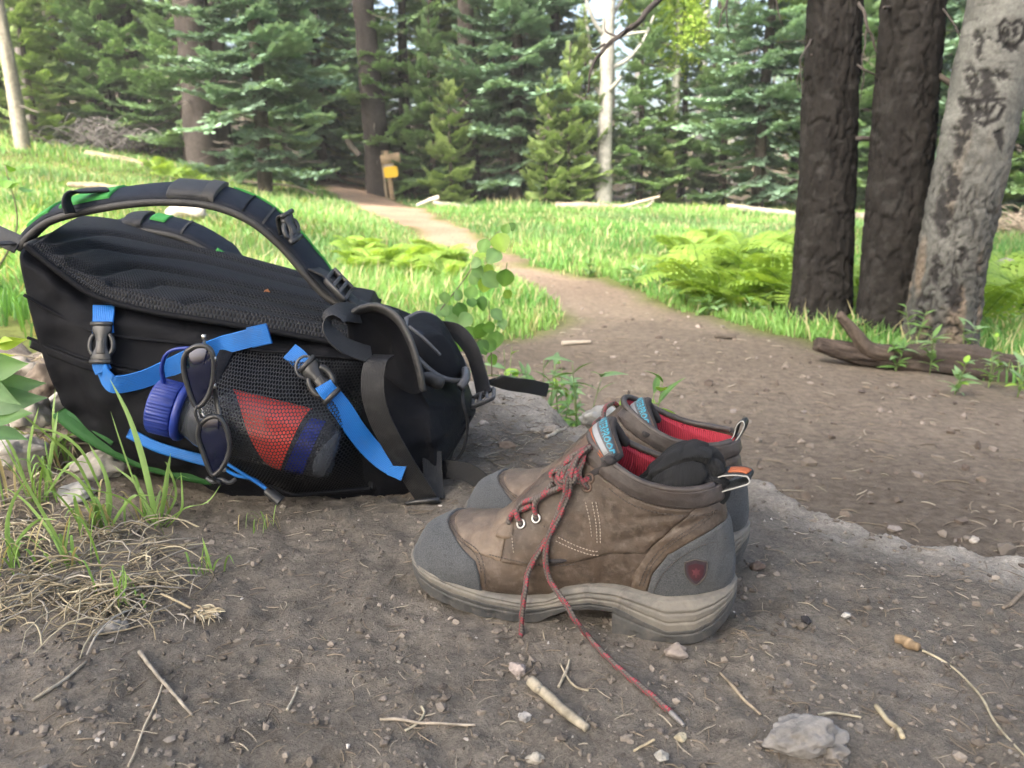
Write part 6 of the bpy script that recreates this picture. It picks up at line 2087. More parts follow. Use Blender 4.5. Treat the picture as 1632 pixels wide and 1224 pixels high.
uvt = np.stack(np.broadcast_arrays(np.linspace(0, .15, nt_)[:, None], yv[None] * .034), -1)
tongue = bp(MB().add(Tq, gridF(nt_, ny_), uvt), 'tongue', m_tng)
bp(MB().add(Tq - tn_ * .0075, gridF(nt_, ny_), uvt[..., ::-1]), 'tongue_lining', m_red, tongue)
rimT = np.concatenate([Tq[18:, 0], Tq[-1, 1:-1], Tq[18:, -1][::-1]])
rimN = np.concatenate([tn_[18:, 0], tn_[-1, 1:-1], tn_[18:, -1][::-1]])
mb = MB(); tube(mb, rimT - rimN * .0037, .0044, 9); bp(mb, 'tongue_edge', m_dark, tongue)
def on_tongue(a0, a1, y0, y1, off, mat, name, n=26, k=16):
    aI = np.linspace(a0, a1, n) * (nt_ - 1); yI = (np.linspace(y0, y1, k) + 1) / 2 * (ny_ - 1)
    i0, j0 = np.minimum(aI.astype(int), nt_ - 2), np.minimum(yI.astype(int), ny_ - 2)
    fi, fj = (aI - i0)[:, None, None], (yI - j0)[None, :, None]
    f_ = lambda A_: (A_[i0][:, j0] * (1 - fi) + A_[i0 + 1][:, j0] * fi) * (1 - fj) + (A_[i0][:, j0 + 1] * (1 - fi) + A_[i0 + 1][:, j0 + 1] * fi) * fj
    V = f_(Tq) + f_(tn_) * off
    mb = MB().add(V, gridF(n, k))
    b0 = mb.n
    mb.add(f_(Tq), np.zeros((0, 4)))
    rim = [i * k for i in range(n)] + [(n - 1) * k + j for j in range(1, k)] + [i * k + k - 1 for i in range(n - 2, -1, -1)] + [j for j in range(k - 2, 0, -1)]
    mb.Q.append(np.array([[rim[q_], rim[(q_ + 1) % len(rim)], b0 + rim[(q_ + 1) % len(rim)], b0 + rim[q_]] for q_ in range(len(rim))]))
    return bp(mb, name, mat, tongue)
on_tongue(.66, .965, -.97, .97, .0012, m_lblk, 'woven_label')
on_tongue(.735, .80, -.90, .90, .0018, m_lgry, 'label_stripe')
on_tongue(.68, .690, -.90, .90, .0018, m_orange, 'label_stripe')
on_tongue(.705, .715, -.90, .90, .0018, m_orange, 'label_stripe')
def text_mesh(s):
    cu = bpy.data.curves.new('print', 'FONT')
    cu.body = s
    cu.size = 1
    cu.offset = .015
    cu.resolution_u = 2
    o = bpy.data.objects.new('print', cu)
    COL.objects.link(o)
    bpy.context.view_layer.update()
    me = bpy.data.meshes.new_from_object(o.evaluated_get(bpy.context.evaluated_depsgraph_get()))
    bpy.data.objects.remove(o)
    V = np.array([v.co[:] for v in me.vertices])
    F = [list(p_.vertices) for p_ in me.polygons]
    bpy.data.meshes.remove(me)
    V[:, 0] -= V[:, 0].min()
    V[:, 1] -= V[:, 1].min()
    return V / np.array([V[:, 0].max(), V[:, 1].max(), 1]), F
tv, tf = text_mesh('WATERPROOF')
# reads from the ridge of the tongue down its near side
yI = np.interp(tv[:, 0], [0, 1], [.08, -.93]); aI = np.interp(tv[:, 1], [0, 1], [.835, .945])
def samp(A_, a_, y_):
    ai, yi = a_ * (nt_ - 1), (y_ + 1) / 2 * (ny_ - 1)
    i0, j0 = np.minimum(ai.astype(int), nt_ - 2), np.minimum(yi.astype(int), ny_ - 2)
    fi, fj = (ai - i0)[:, None], (yi - j0)[:, None]
    return (A_[i0, j0] * (1 - fi) + A_[i0 + 1, j0] * fi) * (1 - fj) + (A_[i0, j0 + 1] * (1 - fi) + A_[i0 + 1, j0 + 1] * fi) * fj
mb = MB().add(samp(Tq, aI, yI) + samp(tn_, aI, yI) * .0022, np.zeros((0, 3)))
for f in tf:
    for q_ in range(1, len(f) - 1): mb.T.append(np.array([[f[0], f[q_], f[q_ + 1]]]))
bp(mb, 'label_print', m_cyan, tongue, False)

# pull loop at the heel
def loop(pts, wd, width, name, parent=None, n=40):
    p_ = cat(pts, n)
    mb = MB(); ribbon(mb, p_, wd, width, .0018)
    o = bp(mb, name, m_black, parent)
    t_ = norm(np.gradient(p_, axis=0))
    w_ = np.broadcast_to(np.asarray(wd, float), p_.shape)
    w_ = norm(w_ - t_ * (w_ * t_).sum(-1, keepdims=True))
    for s in (-1, 1):
        mb = MB(); tube(mb, p_ + w_ * s * width / 2, .0007, 6); bp(mb, 'loop_edge', m_wedge, o)
    return o, p_, w_
lo, lp, lw = loop([(.291, -.006, .136), (.303, -.008, .143), (.315, -.010, .149), (.322, -.010, .153), (.321, -.009, .158), (.312, -.006, .158), (.299, -.002, .154), (.288, 0, .147)], [(.15, 1, .15)], .017, 'pull_loop')
mb = MB(); ribbon(mb, lp[22:32] + np.array([0, 0, .0014]), [(.15, 1, .15)], .010, .0012); bp(mb, 'loop_print', m_orange, lo)

# laces
def lace(pts, name='lace', n=60, r=.0027):
    mb = MB()
    p_ = cat(pts, n)
    tube(mb, p_, r, 10)
    return bp(mb, name, m_lace)
Yb = by
def lz(px, py, lift=.003, yl=-.012):
    """lace point: lifted off the boot where the pixel shows the boot, else on a lengthwise plane"""
    r = ray(px, py)
    l, n_, _, _ = btree.ray_cast(Vector((0, 0, 0)), Vector(r))
    if l is None: return by(px, py, yl)
    p_ = W2L(np.array(l))
    if p_[1] > .012: return by(px, py, yl)
    n_ = np.array(n_)
    n_ = np.array([n_ @ BD, n_ @ BNV, n_[2]])
    if n_[1] > 0: n_ = -n_
    return p_ + norm(n_ * .4 + np.array([-.25, -.8, .3])) * lift
gl = lambda x, y, dz=.003: W2L(G(x, y) + np.array([0, 0, dz]))
Z = lambda *q: [lz(*a) for a in q]
lace(Z((831, 835, -.001), (829, 824, .005), (832, 810, .006), (841, 801, .006), (855, 797, .006), (872, 788, .006), (886, 772, .006)))
lace(Z((855, 826, -.001), (856, 810, .005), (862, 797, .007), (878, 787, .007), (900, 777, .006), (916, 770, .005)))
lace(Z((812, 836, .002), (817, 825, .004), (825, 817, .004), (838, 811, .003), (850, 806, .002)))
lace(Z((884, 769, .002), (883, 757, .005), (891, 751, .005), (905, 753, .007), (916, 760, .008)))
# the knot and its loops
lace(Z((942, 716, .004), (931, 727, .006), (922, 738, .008), (917, 751, .010), (920, 761, .009), (929, 767, .007), (939, 763, .0)))
lace(Z((922, 731, .007), (910, 739, .008), (902, 751, .009), (898, 763, .009), (906, 769, .010), (918, 765, .012), (925, 753, .012), (927, 738, .009)), n=70)
lace(Z((914, 728, .004), (904, 741, .005), (896, 756, .006), (894, 770, .006), (908, 776, .008), (923, 768, .010)))
lace(Z((936, 720, .004), (934, 737, .007), (930, 752, .009), (931, 766, .007), (936, 777, .0)))
lace(Z((946, 713, .003), (937, 717, .006), (926, 724, .007), (915, 731, .006), (906, 738, .004), (897, 750, .002)))
lace(Z((918, 770, .012), (910, 762, .014), (914, 750, .014), (924, 745, .013), (929, 757, .013), (922, 770, .012)), n=50)
# two loose ends
lace(Z((942, 715, .006), (931, 731, .012), (922, 756, .015), (914, 782, .009), (900, 815, .007), (882, 848, .006), (862, 880, .006), (847, 908, .007)) + [Yb(837, 940, -.0625), Yb(833, 968, -.064), Yb(831, 992, -.062), gl(831, 1012, .002), gl(828, 1018, .002)], 'lace_end', 120)
lace(Z((921, 744, .010), (917, 764, .016), (908, 790, .010), (892, 825, .0065), (878, 858, .0065), (874, 888, .0065), (882, 920, .009)) + [Yb(900, 960, -.067), Yb(918, 990, -.072), gl(938, 1020), gl(965, 1050), gl(1000, 1082), gl(1040, 1115), gl(1068, 1140)], 'lace_end', 140)
mb = MB(); tube(mb, cat([gl(1066, 1138), gl(1078, 1150), gl(1090, 1160, .002)], 10), np.linspace(.0024, .0015, 10), 8); bp(mb, 'lace_tip', plain('clear_lace_tip', (.16, .15, .145), .35, (.2, .19, .18), 200, .1))
shared = [o for o in bpy.data.objects if o.parent == boot and o.name.split('.')[0] in ('upper', 'toe_cap', 'vamp_panel', 'quarter_panel', 'heel_counter', 'heel_strap', 'collar', 'midsole', 'outsole', 'lining', 'collar_roll', 'insole', 'stitch_row', 'throat_tab', 'eyelet', 'tongue')]

# the second boot, behind
boot2 = empty('hiking_boot', BO + BNV * .125 + BD * .010)
boot2.rotation_euler = (0, 0, math.atan2(BD[1], BD[0]) + rad(1.0))
tag(boot2, 'brown leather hiking boot standing behind the front one, tongue open', 'boot')
for o in shared:
    c_ = copy_tree(o, boot2)
    if o.name.startswith('tongue'): c_.location = (.005, 0, -.013)
o2 = loop([(.292, -.004, .138), (.301, -.005, .150), (.306, -.006, .163), (.304, -.005, .168), (.299, -.004, .163), (.296, -.003, .150), (.289, -.002, .140)], [(.25, 1, 0)], .015, 'pull_loop', boot2)
for pts in ([(.112, -.026, .090), (.110, -.018, .100), (.118, 0, .107), (.130, .02, .105)], [(.128, -.028, .103), (.126, -.018, .115), (.134, 0, .122), (.146, .02, .120)], [(.150, -.022, .130), (.148, -.008, .148), (.152, .010, .152)], [(.162, -.02, .150), (.158, -.006, .166), (.166, .006, .172), (.172, .014, .164)]):
    mb = MB(); tube(mb, cat(pts, 40), .0027, 10); bp(mb, 'lace', m_lace, boot2)

# ------------------------------------------------------------------ sock stuffed into the near boot
th_, fi_ = np.linspace(0, np.pi, 70), np.linspace(0, 2 * np.pi, 110, endpoint=False)
T_, F_ = np.meshgrid(th_, fi_, indexing='ij')
d_ = np.stack([np.sin(T_) * np.cos(F_), np.sin(T_) * np.sin(F_), np.cos(T_)], -1)
S = d_ * np.array([.044, .0290, .033])
S[..., 2] += .018 * sstep(-.03, .030, S[..., 0]) * sstep(-.02, .02, S[..., 2]) - .010 * sstep(0, -.045, S[..., 0])
S[..., 1] *= 1 - .25 * sstep(.0, -.04, S[..., 2])
n_ = fbm(d_ * 1.4 + 4, 2, 811)
fold = np.abs(vnoise(d_ * np.array([1.5, 1.1, 2.0]) + 9.3, 813))
fold2 = np.abs(vnoise(d_ * np.array([2.6, 1.6, 3.4]) + 2.3, 815))
S = S + d_ * (.005 * n_ - .006 * np.exp(-(fold / .12) ** 2) - .0012 * np.exp(-(fold2 / .10) ** 2))[..., None]
S = S + np.array([.2590, -.001, .1345])
sm = MB().add(L2W(S), gridF(70, 110, True), np.stack([F_ * .03, T_ * .05], -1))
o = sm.build('sock', m_sock)
tag(o, 'black knitted sock stuffed into the front boot', 'sock')
# ------------------------------------------------------------------ plants on and behind the bank
def rleaf(seed, c0, c1, L=.034, Wd=.032):
    return leaf_mesh('round_leaf', L, Wd, .18, .12 + .1 * (seed % 3), 9, True, c0, c1, .012)
RL = [rleaf(i, c0, c1) for i, (c0, c1) in enumerate((((.12, .26, .05), (.18, .34, .07)), ((.16, .30, .10), (.22, .36, .14)), ((.075, .17, .045), (.11, .23, .06)), ((.24, .40, .06), (.30, .45, .08))))]
g = np.random.default_rng(5)
def sapling_leaves(pts, s=1.0):
    out = []
    for x, y, r_ in pts:
        an = g.uniform(-2.6, -.5) if g.uniform() < .75 else g.uniform(0, 6.28)
        # centre the blade on the pixel: the mesh starts at its stalk
        k = r_ / 12.8 * s
        out.append((x - math.cos(an) * 26 * k, y + math.sin(an) * 26 * k, g.normal(0, .012), an, None, RL[int(g.integers(0, 4)) if g.uniform() < .6 else int(g.integers(0, 2))], k))
    return out
stemmed('aspen_sapling', 'young aspen shoot with round leaves arching up behind the pack', [[(684, 530, 0), (694, 505, .0), (716, 476, .01), (740, 445, .01), (762, 410, .02), (778, 385, .02), (797, 368, .02), (812, 360, .02)]],
    sapling_leaves([(799, 391, 15), (775, 396, 12), (786, 414, 13), (770, 418, 12), (758, 421, 9), (784, 434, 12), (784, 447, 14), (805, 446, 14), (756, 442, 10), (748, 460, 12), (709, 476, 9), (706, 498, 11), (718, 502, 12), (737, 497, 13), (740, 512, 12), (807, 364, 8), (817, 362, 7), (762, 434, 10), (727, 470, 9), (772, 456, 11), (722, 515, 12)]), 1.46, 31)
stemmed('aspen_sapling', 'shorter aspen shoot with round leaves just right of the taller one', [[(784, 600, 0), (783, 560, 0), (781, 520, .01), (779, 478, .02)]],
    sapling_leaves([(811, 471, 8), (792, 505, 11), (771, 486, 11), (753, 478, 9), (764, 531, 13), (792, 546, 14), (777, 548, 12), (769, 557, 12), (730, 555, 12), (800, 520, 9), (750, 535, 12), (788, 575, 9), (776, 520, 10)]), 1.52, 37)

# big-leaved plant at the left edge
BL_ = [leaf_mesh('broad_leaf', .085, .042, .22, .15, 11, False, (.12, .24, .08), (.15, .28, .10)), leaf_mesh('broad_leaf', .085, .040, .22, .25, 11, False, (.15, .27, .13), (.19, .31, .16)), leaf_mesh('broad_leaf', .05, .024, .3, .3, 9, False, (.34, .48, .05), (.42, .55, .06))]
e = stemmed('broadleaf_plant', 'broad-leaved green plant leaning in at the left edge', [[(-40, 780, 0), (-34, 700, 0), (-26, 640, 0), (-30, 590, 0)]], [], .72, 41, sm=m_gstem, r=.0022)
for x, y, an, k_, s in ((-48, 590, .12, 0, .98), (-52, 640, .05, 1, 1.05), (-40, 668, .10, 0, .85), (-45, 612, -.10, 1, .9), (-22, 552, .25, 2, .75), (-20, 548, -.35, 2, .65), (-30, 575, .5, 2, .6), (-34, 600, -.5, 1, .8), (-60, 600, 2.8, 0, 1), (-46, 690, -.25, 0, .8)):
    put_facing(BL_[k_], e, P(x + 16, y, .72), an, s * .68, g, .35)

# grass tufts in the near left
def blade_mesh(pts, wd, col, tip, n=14, wdir=None):
    p = cat(pts, n)
    t = np.linspace(0, 1, n)
    w = wd / 2 * np.interp(t, [0, .15, .5, .85, 1], [.55, .9, 1, .55, .02])
    tg_ = norm(np.gradient(p, axis=0))
    wv = np.array([1.0, -.35, 0]) if wdir is None else np.asarray(wdir, float)
    wv = norm(wv - tg_ * (tg_ @ wv)[:, None])
    nr = np.cross(tg_, wv)
    V = np.stack([p - wv * w[:, None] + nr * w[:, None] * .35, p, p + wv * w[:, None] + nr * w[:, None] * .35], 1)
    C = np.array(col)[None, None] * (1 - t[:, None, None]) + np.array(tip)[None, None] * t[:, None, None] + 0 * V
    return MB().add(V, gridF(n, 3), None, C.reshape(-1, 3))
m_blade = leafm('wide_grass_blade', None, .38, .42, .12, 90, (1.2, 1.15, .5))
GC, GT = (.19, .32, .09), (.26, .40, .13)
def tuft(label, base, blades_, n, seed, L=.08, wd=.004, Y=None):
    """tuft of grass: traced blades (pixel paths) and n short ones around the foot"""
    b0 = G(*base)
    e = empty('grass_tuft', b0)
    tag(e, label, 'grass')
    g = np.random.default_rng(seed)
    for pts, w in blades_:
        f = [P(x, y, b0[1] + dy) for x, y, dy in pts]
        k = g.uniform(.85, 1.2)
        blade_mesh(f, w, np.array(GC) * k, np.array(GT) * k, 16, (1, -.3 * g.uniform(-1, 1), .2)).build('blade', m_blade, e)
    for i in range(n):
        a = g.uniform(0, 6.28)
        l = L * g.uniform(.4, 1.2)
        o = b0 + np.array([g.normal(0, .012), g.normal(0, .010), -.004])
        ln = g.uniform(.2, .9)
        d_ = np.array([math.cos(a), math.sin(a) * .7, 0])
        f = [o, o + d_ * l * ln * .25 + [0, 0, l * .5], o + d_ * l * ln * .65 + [0, 0, l * .85], o + d_ * l * ln + [0, 0, l * (1 - .45 * ln)]]
        dry = g.uniform() < .25
        c = np.array((.40, .34, .19)) if dry else np.array(GC) * g.uniform(.7, 1.3)
        blade_mesh(f, wd * g.uniform(.5, 1.1), c * .9, c * 1.15, 9, (math.sin(a), -math.cos(a), 0)).build('blade', m_blade, e)
    return e
tuft('tall grass tuft with one wide blade in front of the green pack base', (245, 838), [([(250, 838, 0), (238, 780, 0), (224, 722, .01), (204, 662, .02), (175, 604, .03)], .0078), ([(254, 836, 0), (262, 790, -.01), (266, 758, -.01), (272, 722, -.01)], .0058), ([(262, 845, 0), (288, 815, -.02), (290, 780, -.02), (288, 752, -.02)], .0028), ([(240, 836, 0), (205, 800, -.03), (160, 784, -.05), (110, 778, -.06)], .0042), ([(247, 838, 0), (232, 800, .01), (215, 770, .02), (180, 742, .03)], .0045), ([(258, 838, 0), (295, 810, -.02), (330, 800, -.02), (352, 772, -.02)], .0020), ([(256, 836, 0), (280, 790, 0), (268, 745, 0), (262, 735, 0)], .0035), ([(243, 836, 0), (214, 770, .02), (190, 700, .03), (176, 655, .04)], .003)], 16, 51, .07)
tuft('grass tuft with long blades crossing the left edge', (108, 905), [([(110, 905, 0), (92, 862, 0), (60, 805, 0), (30, 752, 0), (-4, 690, 0)], .0050), ([(150, 795, .1), (120, 735, .08), (70, 690, .04), (0, 632, 0)], .0052), ([(112, 905, 0), (104, 880, 0), (108, 850, 0), (112, 820, 0)], .003), ([(106, 903, 0), (80, 850, .02), (40, 800, .03), (5, 775, .03)], .004), ([(160, 780, .12), (130, 720, .1), (90, 690, .1), (40, 680, .1)], .0046)], 12, 53, .07)
tuft('low grass tuft with mixed green and dry blades at far left', (55, 800), [([(60, 800, 0), (45, 740, 0), (50, 690, 0), (62, 648, 0)], .005), ([(50, 800, 0), (30, 740, 0), (10, 700, 0), (-10, 680, 0)], .004), ([(70, 800, 0), (78, 740, 0), (86, 690, 0), (92, 655, .02)], .0055), ([(66, 800, 0), (100, 750, 0), (120, 735, 0), (150, 740, 0)], .004)], 18, 55, .08)
tuft('small grass tuft on bare soil right of the wide-bladed tuft', (338, 914), [([(338, 914, 0), (330, 885, 0), (322, 856, 0)], .0034), ([(338, 914, 0), (345, 895, -.01), (356, 888, -.02)], .0022)], 9, 57, .035, .0025)
tuft('tiny grass sprig on bare soil below the draw cord toggle', (418, 842), [], 16, 59, .026, .0018)
tuft('short grass tuft rising from the straw in the near left', (188, 965), [([(186, 965, 0), (182, 930, 0), (176, 905, 0)], .003), ([(192, 965, 0), (200, 930, 0), (198, 905, 0)], .0025)], 12, 61, .045, .0028)
tuft('grass tuft beside the pale rocks left of the pack', (88, 742), [([(92, 742, 0), (86, 700, 0), (84, 660, 0), (88, 620, .02)], .006), ([(80, 742, 0), (95, 700, 0), (130, 690, 0)], .005)], 12, 63, .07)

tuft('grass tuft with drooping blades between the straw and the pack', (165, 850), [([(165, 850, 0), (150, 800, 0), (120, 760, 0), (85, 745, 0)], .005), ([(168, 850, 0), (175, 800, 0), (165, 750, 0), (140, 705, .01)], .0055), ([(170, 850, 0), (195, 810, 0), (215, 790, 0), (245, 790, 0)], .004), ([(160, 850, 0), (140, 810, 0), (125, 790, 0), (95, 785, 0)], .003)], 22, 65, .07)
tuft('grass tuft at the left edge in front of the straw', (20, 905), [([(20, 905, 0), (10, 850, 0), (20, 800, 0), (45, 760, 0)], .004), ([(15, 905, 0), (30, 860, 0), (60, 830, 0), (90, 828, 0)], .0035)], 18, 67, .06)
# dead straw
def strands(n, pos, L, r, cols, seed, lift=.006, flatten=.25, curl=1.0):
    """n thin bent stalks lying on the ground"""
    g = np.random.default_rng(seed)
    xy = np.array([pos(g) for _ in range(n)])
    l = L * g.uniform(.3, 1.3, n)[:, None]
    a = g.uniform(0, 6.28, n)[:, None]
    k = g.normal(0, curl, n)[:, None]
    t = np.linspace(0, 1, 6)[None]
    ang = a + k * (t - .5)
    X = xy[:, :1] + np.cos(ang) * l * (t - .5)
    Y = xy[:, 1:] + np.sin(ang) * l * (t - .5)
    Zg = gz(X, Y)
    Z = .5 * Zg + .5 * Zg.mean(1, keepdims=True) + r + lift * g.uniform(0, 1, (n, 1)) * np.sin(np.linspace(.1, 3.0, 6))[None] + flatten * lift * g.uniform(0, 1, (n, 1))
    mb = MB()
    C = np.array(cols)[g.integers(0, len(cols), n)] * g.uniform(.75, 1.2, (n, 1))
    R_ = r * g.uniform(.6, 1.4, n)
    for i in range(n):
        tube(mb, np.stack([X[i], Y[i], Z[i]], -1), R_[i] * np.array([.7, 1, 1, 1, .8, .4]), 4, C[i], False)
    return mb
m_straw = colm('dry_straw', .8, 300, .2, .0005, .2, 120, .2)
STR = [(.32, .27, .18), (.25, .21, .14), (.38, .34, .245), (.18, .15, .105), (.29, .265, .225)]
def straw_pos(g):
    while True:
        q = G_cache[int(g.integers(0, len(G_cache)))]
        return q[0] + g.normal(0, .022), q[1] + g.normal(0, .018)
G_cache = [G(x, y) for x, y in ((20, 880), (60, 900), (110, 930), (150, 945), (190, 960), (230, 950), (60, 960), (20, 930), (120, 985), (250, 900), (220, 880), (270, 930), (30, 800), (80, 830), (140, 850), (180, 860), (20, 850), (190, 990), (160, 970), (130, 950), (100, 860), (50, 860), (10, 990), (230, 850))]
tag(strands(430, straw_pos, .075, .0008, STR, 71, .016, .3, .8).build('dry_straw', m_straw), 'mat of dead straw around the near left grass tufts', 'straw', kind='stuff')
def litter_pos(g):
    return g.uniform(-1.15, -.55), g.uniform(.95, 1.9)
tag(strands(420, litter_pos, .07, .0014, STR, 73, .015).build('dry_straw', m_straw), 'straw and dead stalks on the stony ground left of the pack', 'straw', kind='stuff')
# curled straw head in the near left
mb = MB()
c = G(325, 985)
g = np.random.default_rng(79)
for i in range(46):
    a = g.normal(-.5, .55)
    l = .02 * g.uniform(.4, 1.2)
    o = c + np.array([g.normal(-.004, .007), g.normal(.002, .005), .004])
    tube(mb, cat([o, o + np.array([math.cos(a), math.sin(a), .25]) * l * .6, o + np.array([math.cos(a), math.sin(a) - .15, g.uniform(-.1, .35)]) * l], 6), [.0009, .0011, .001, .0008, .0006, .0003], 4, np.array(STR[i % 5]) * 1.1, False)
tube(mb, cat([G(258, 955) + [0, 0, .006], G(280, 968) + [0, 0, .008], G(305, 978) + [0, 0, .006]], 12), .0013, 5, STR[0], False)
tag(mb.build('dry_grass_clump', m_straw), 'frayed tan clump of dead grass on the soil at near left', 'straw')

# weeds at the foot of the ledge and along the log
WL = [leaf_mesh('lance_leaf', .055, .014, .3, .3, 8, False, (.10, .20, .06), (.15, .27, .08)), leaf_mesh('lance_leaf', .06, .018, .25, .35, 8, False, (.15, .26, .12), (.20, .32, .15)), leaf_mesh('small_leaf', .03, .018, .2, .3, 7, True, (.20, .36, .05), (.27, .43, .07), .006)]
def weed(label, px, py, Y, H, n, seed, kind=0, spread=.6, s=1.0, cat_='plant', group=None, name='weed_plant'):
    p = P(px, py, Y)
    b0 = np.array([p[0], p[1], float(gz(p[0], p[1])) - .004])
    if H > 5: H = P(px, H, Y)[2] - b0[2]      # height given as the pixel row of the top
    e = empty(name, b0)
    tag(e, label, cat_, group)
    g = np.random.default_rng(seed)
    for k in range(max(1, n // 8)):
        a = g.uniform(0, 6.28)
        h = H * g.uniform(.7, 1.1)
        q = cat([b0, b0 + [math.cos(a) * h * .1, math.sin(a) * h * .1, h * .5], b0 + [math.cos(a) * h * .25 * spread, math.sin(a) * h * .25 * spread, h]], 12)
        mb = MB(); tube(mb, q, np.linspace(.0016, .0008, 12) * s, 5); mb.build('stem', m_gstem, e)
        for i in range(8):
            put_leaf(WL[kind if g.uniform() < .7 else (kind + 1) % 3], e, q[int(g.integers(2, 12))], g.uniform(0, 6.28), g.uniform(.0, 1.0), s * g.uniform(.7, 1.3), g.normal(0, .3))
    return e
weed('leafy green weed below the ledge behind the belt tail', 862, 640, 1.85, 575, 40, 101, 0)
weed('upright grassy weed left of the yellow-green sprig', 925, 650, 1.8, 560, 40, 103, 0, .9)
weed('pale silvery weed growing low behind the belt tail', 820, 615, 1.9, 568, 40, 105, 1)
weed('low silvery weed beside the small flat rock', 895, 640, 2.0, 585, 32, 107, 1)
weed('grey-green weed on the bank behind the pack slider', 795, 600, 1.95, 566, 24, 109, 1)
weed('yellow-green sprig standing behind the boots', 1026, 668, 1.42, 582, 24, 111, 2, .8, 1.25)
weed('small yellow-green sprout left of the sprig behind the boots', 992, 668, 1.40, 628, 8, 113, 2)
weed('lone sprout by the ledge right of the taller sprig', 1062, 660, 1.45, 622, 8, 114, 2)
for i, (px, py, Y, h_, lab) in enumerate(((1480, 610, 2.85, .16, 'green weed in front of the middle of the dark log'), (1575, 620, 2.75, .18, 'tall green weed in front of the right part of the dark log'), (1425, 610, 2.9, .12, 'bushy weed in front of the forked end of the dark log'), (1620, 640, 2.6, .15, 'green weed at the right edge in front of the dark log'), (1395, 600, 3.0, .09, 'low pale weed under the forked end of the dark log'), (1520, 640, 2.6, .12, 'thin upright weed on the dirt below the dark log'), (1450, 590, 3.2, .2, 'leafy weed growing between the middle trunk and the log'), (1535, 590, 3.1, .18, 'leafy weed at the foot of the aspen'))):
    weed(lab, px, py, Y, h_, 24, 131 + i, i % 2, .9)
for i, (px, py, Y, h_, lab) in enumerate(((1290, 545, 3.7, .14, 'weed at the left foot of the left dark trunk'), (1340, 555, 3.4, .12, 'weed between the left dark trunk and the forked log'), (1010, 448, 5.4, .16, 'dark bushy weed at the trail bend left of the ferns'), (940, 432, 5.9, .14, 'bushy weed on the far edge of the trail bend'), (1130, 505, 4.15, .1, 'small weed at the trail edge below the ferns'), (1200, 525, 3.95, .12, 'weed at the trail edge between ferns and left trunk'))):
    weed(lab, px, py, Y, h_, 32, 151 + i, 0, 1.3, 1.4)
# leafy shrub at the left edge
e = empty('leafy_shrub', G(0, 470))
tag(e, 'leafy green shrub at the left edge above the shoulder strap', 'shrub')
p0 = P(-30, 470, 2.7)
for k in range(5):
    q = cat([p0, p0 + [g.normal(0, .04), g.normal(0, .05), .22], p0 + [g.normal(.06, .05), g.normal(0, .08), .42 + .08 * g.normal()]], 14)
    mb = MB(); tube(mb, q, np.linspace(.005, .002, 14), 6); mb.build('stem', m_stem, e)
    for i in range(16):
        put_leaf(RL[int(g.integers(0, 3))], e, q[int(g.integers(3, 14))] + g.normal(0, .02, 3), g.uniform(0, 6.28), g.normal(.1, .5), g.uniform(.9, 1.5), g.normal(0, .4))

# ------------------------------------------------------------------ stones and sticks
def srock(px, py, R_, label, seed, col=(.25, .235, .215), sink=.4, rot=0.0, sub=4, group=None):
    p = G(px, py)
    return rock('stone', (p[0], p[1], float(gz(p[0], p[1])) + R_[2] * (1 - 2 * sink)), R_, label, col, seed, rot, sub, None, group, 'stone')
srock(1282, 1190, (.036, .024, .019), 'rough grey stone half buried in the soil at bottom right', 11, (.20, .19, .18), .3, .2, 5)
srock(1330, 1205, (.016, .014, .008), 'low grey stone touching the rough half-buried one', 12, (.19, .175, .16), .3, .9, 4)
srock(826, 1074, (.0095, .008, .008), 'pinkish pebble left of the loose lace', 13, (.25, .215, .2), .25)
srock(1076, 1046, (.012, .009, .008), 'small stone under the heel of the front boot', 14, (.22, .19, .17), .2)
srock(1348, 984, (.0055, .0045, .004), 'small white pebble on the soil right of the boots', 15, (.34, .33, .31), .2)
srock(1284, 994, (.006, .0055, .005), 'small black pebble on the soil right of the boots', 16, (.035, .035, .04), .15)
srock(1552, 862, (.015, .010, .007), 'flat pale stone near the right edge of the bank', 17, (.40, .36, .31), .3, .6)
srock(1206, 908, (.010, .008, .007), 'brown clod just right of the boot heels', 18, (.13, .10, .085), .2)
srock(836, 1146, (.006, .0055, .004), 'white-and-dark pebble left of the pale stick', 19, (.26, .25, .24), .25)
srock(1085, 1180, (.0055, .005, .0045), 'tan pebble beyond the tip of the loose lace', 20, (.29, .26, .19), .2)
srock(1053, 1210, (.0065, .006, .0055), 'pale cracked pebble at the bottom edge below the lace tip', 21, (.28, .27, .245), .25)
srock(852, 1213, (.008, .006, .004), 'cream pebble at the bottom edge centre', 22, (.31, .285, .24), .25)
srock(176, 1004, (.019, .009, .007), 'long grey stone below the straw at near left', 23, (.25, .235, .215), .3, .5)
srock(880, 690, (.022, .016, .011), 'brown stone on the bank behind the boots', 24, (.27, .235, .20), .25, .4)
srock(808, 714, (.018, .012, .010), 'dark brown stone on the bank between pack and boots', 25, (.20, .155, .12), .25)
srock(770, 678, (.012, .010, .007), 'small tan stone right of the thin loose tape', 26, (.30, .265, .23), .25)
srock(856, 688, (.014, .010, .006), 'flat tan stone left of the brown stone behind the boots', 27, (.30, .27, .23), .3)
p = P(955, 656, 1.36)
rock('rock', (p[0], p[1], p[2] - .012), (.050, .034, .026), 'flat grey rock on the ledge behind the front boot', (.27, .265, .245), 31, .3, 4)
p = P(985, 640, 1.62)
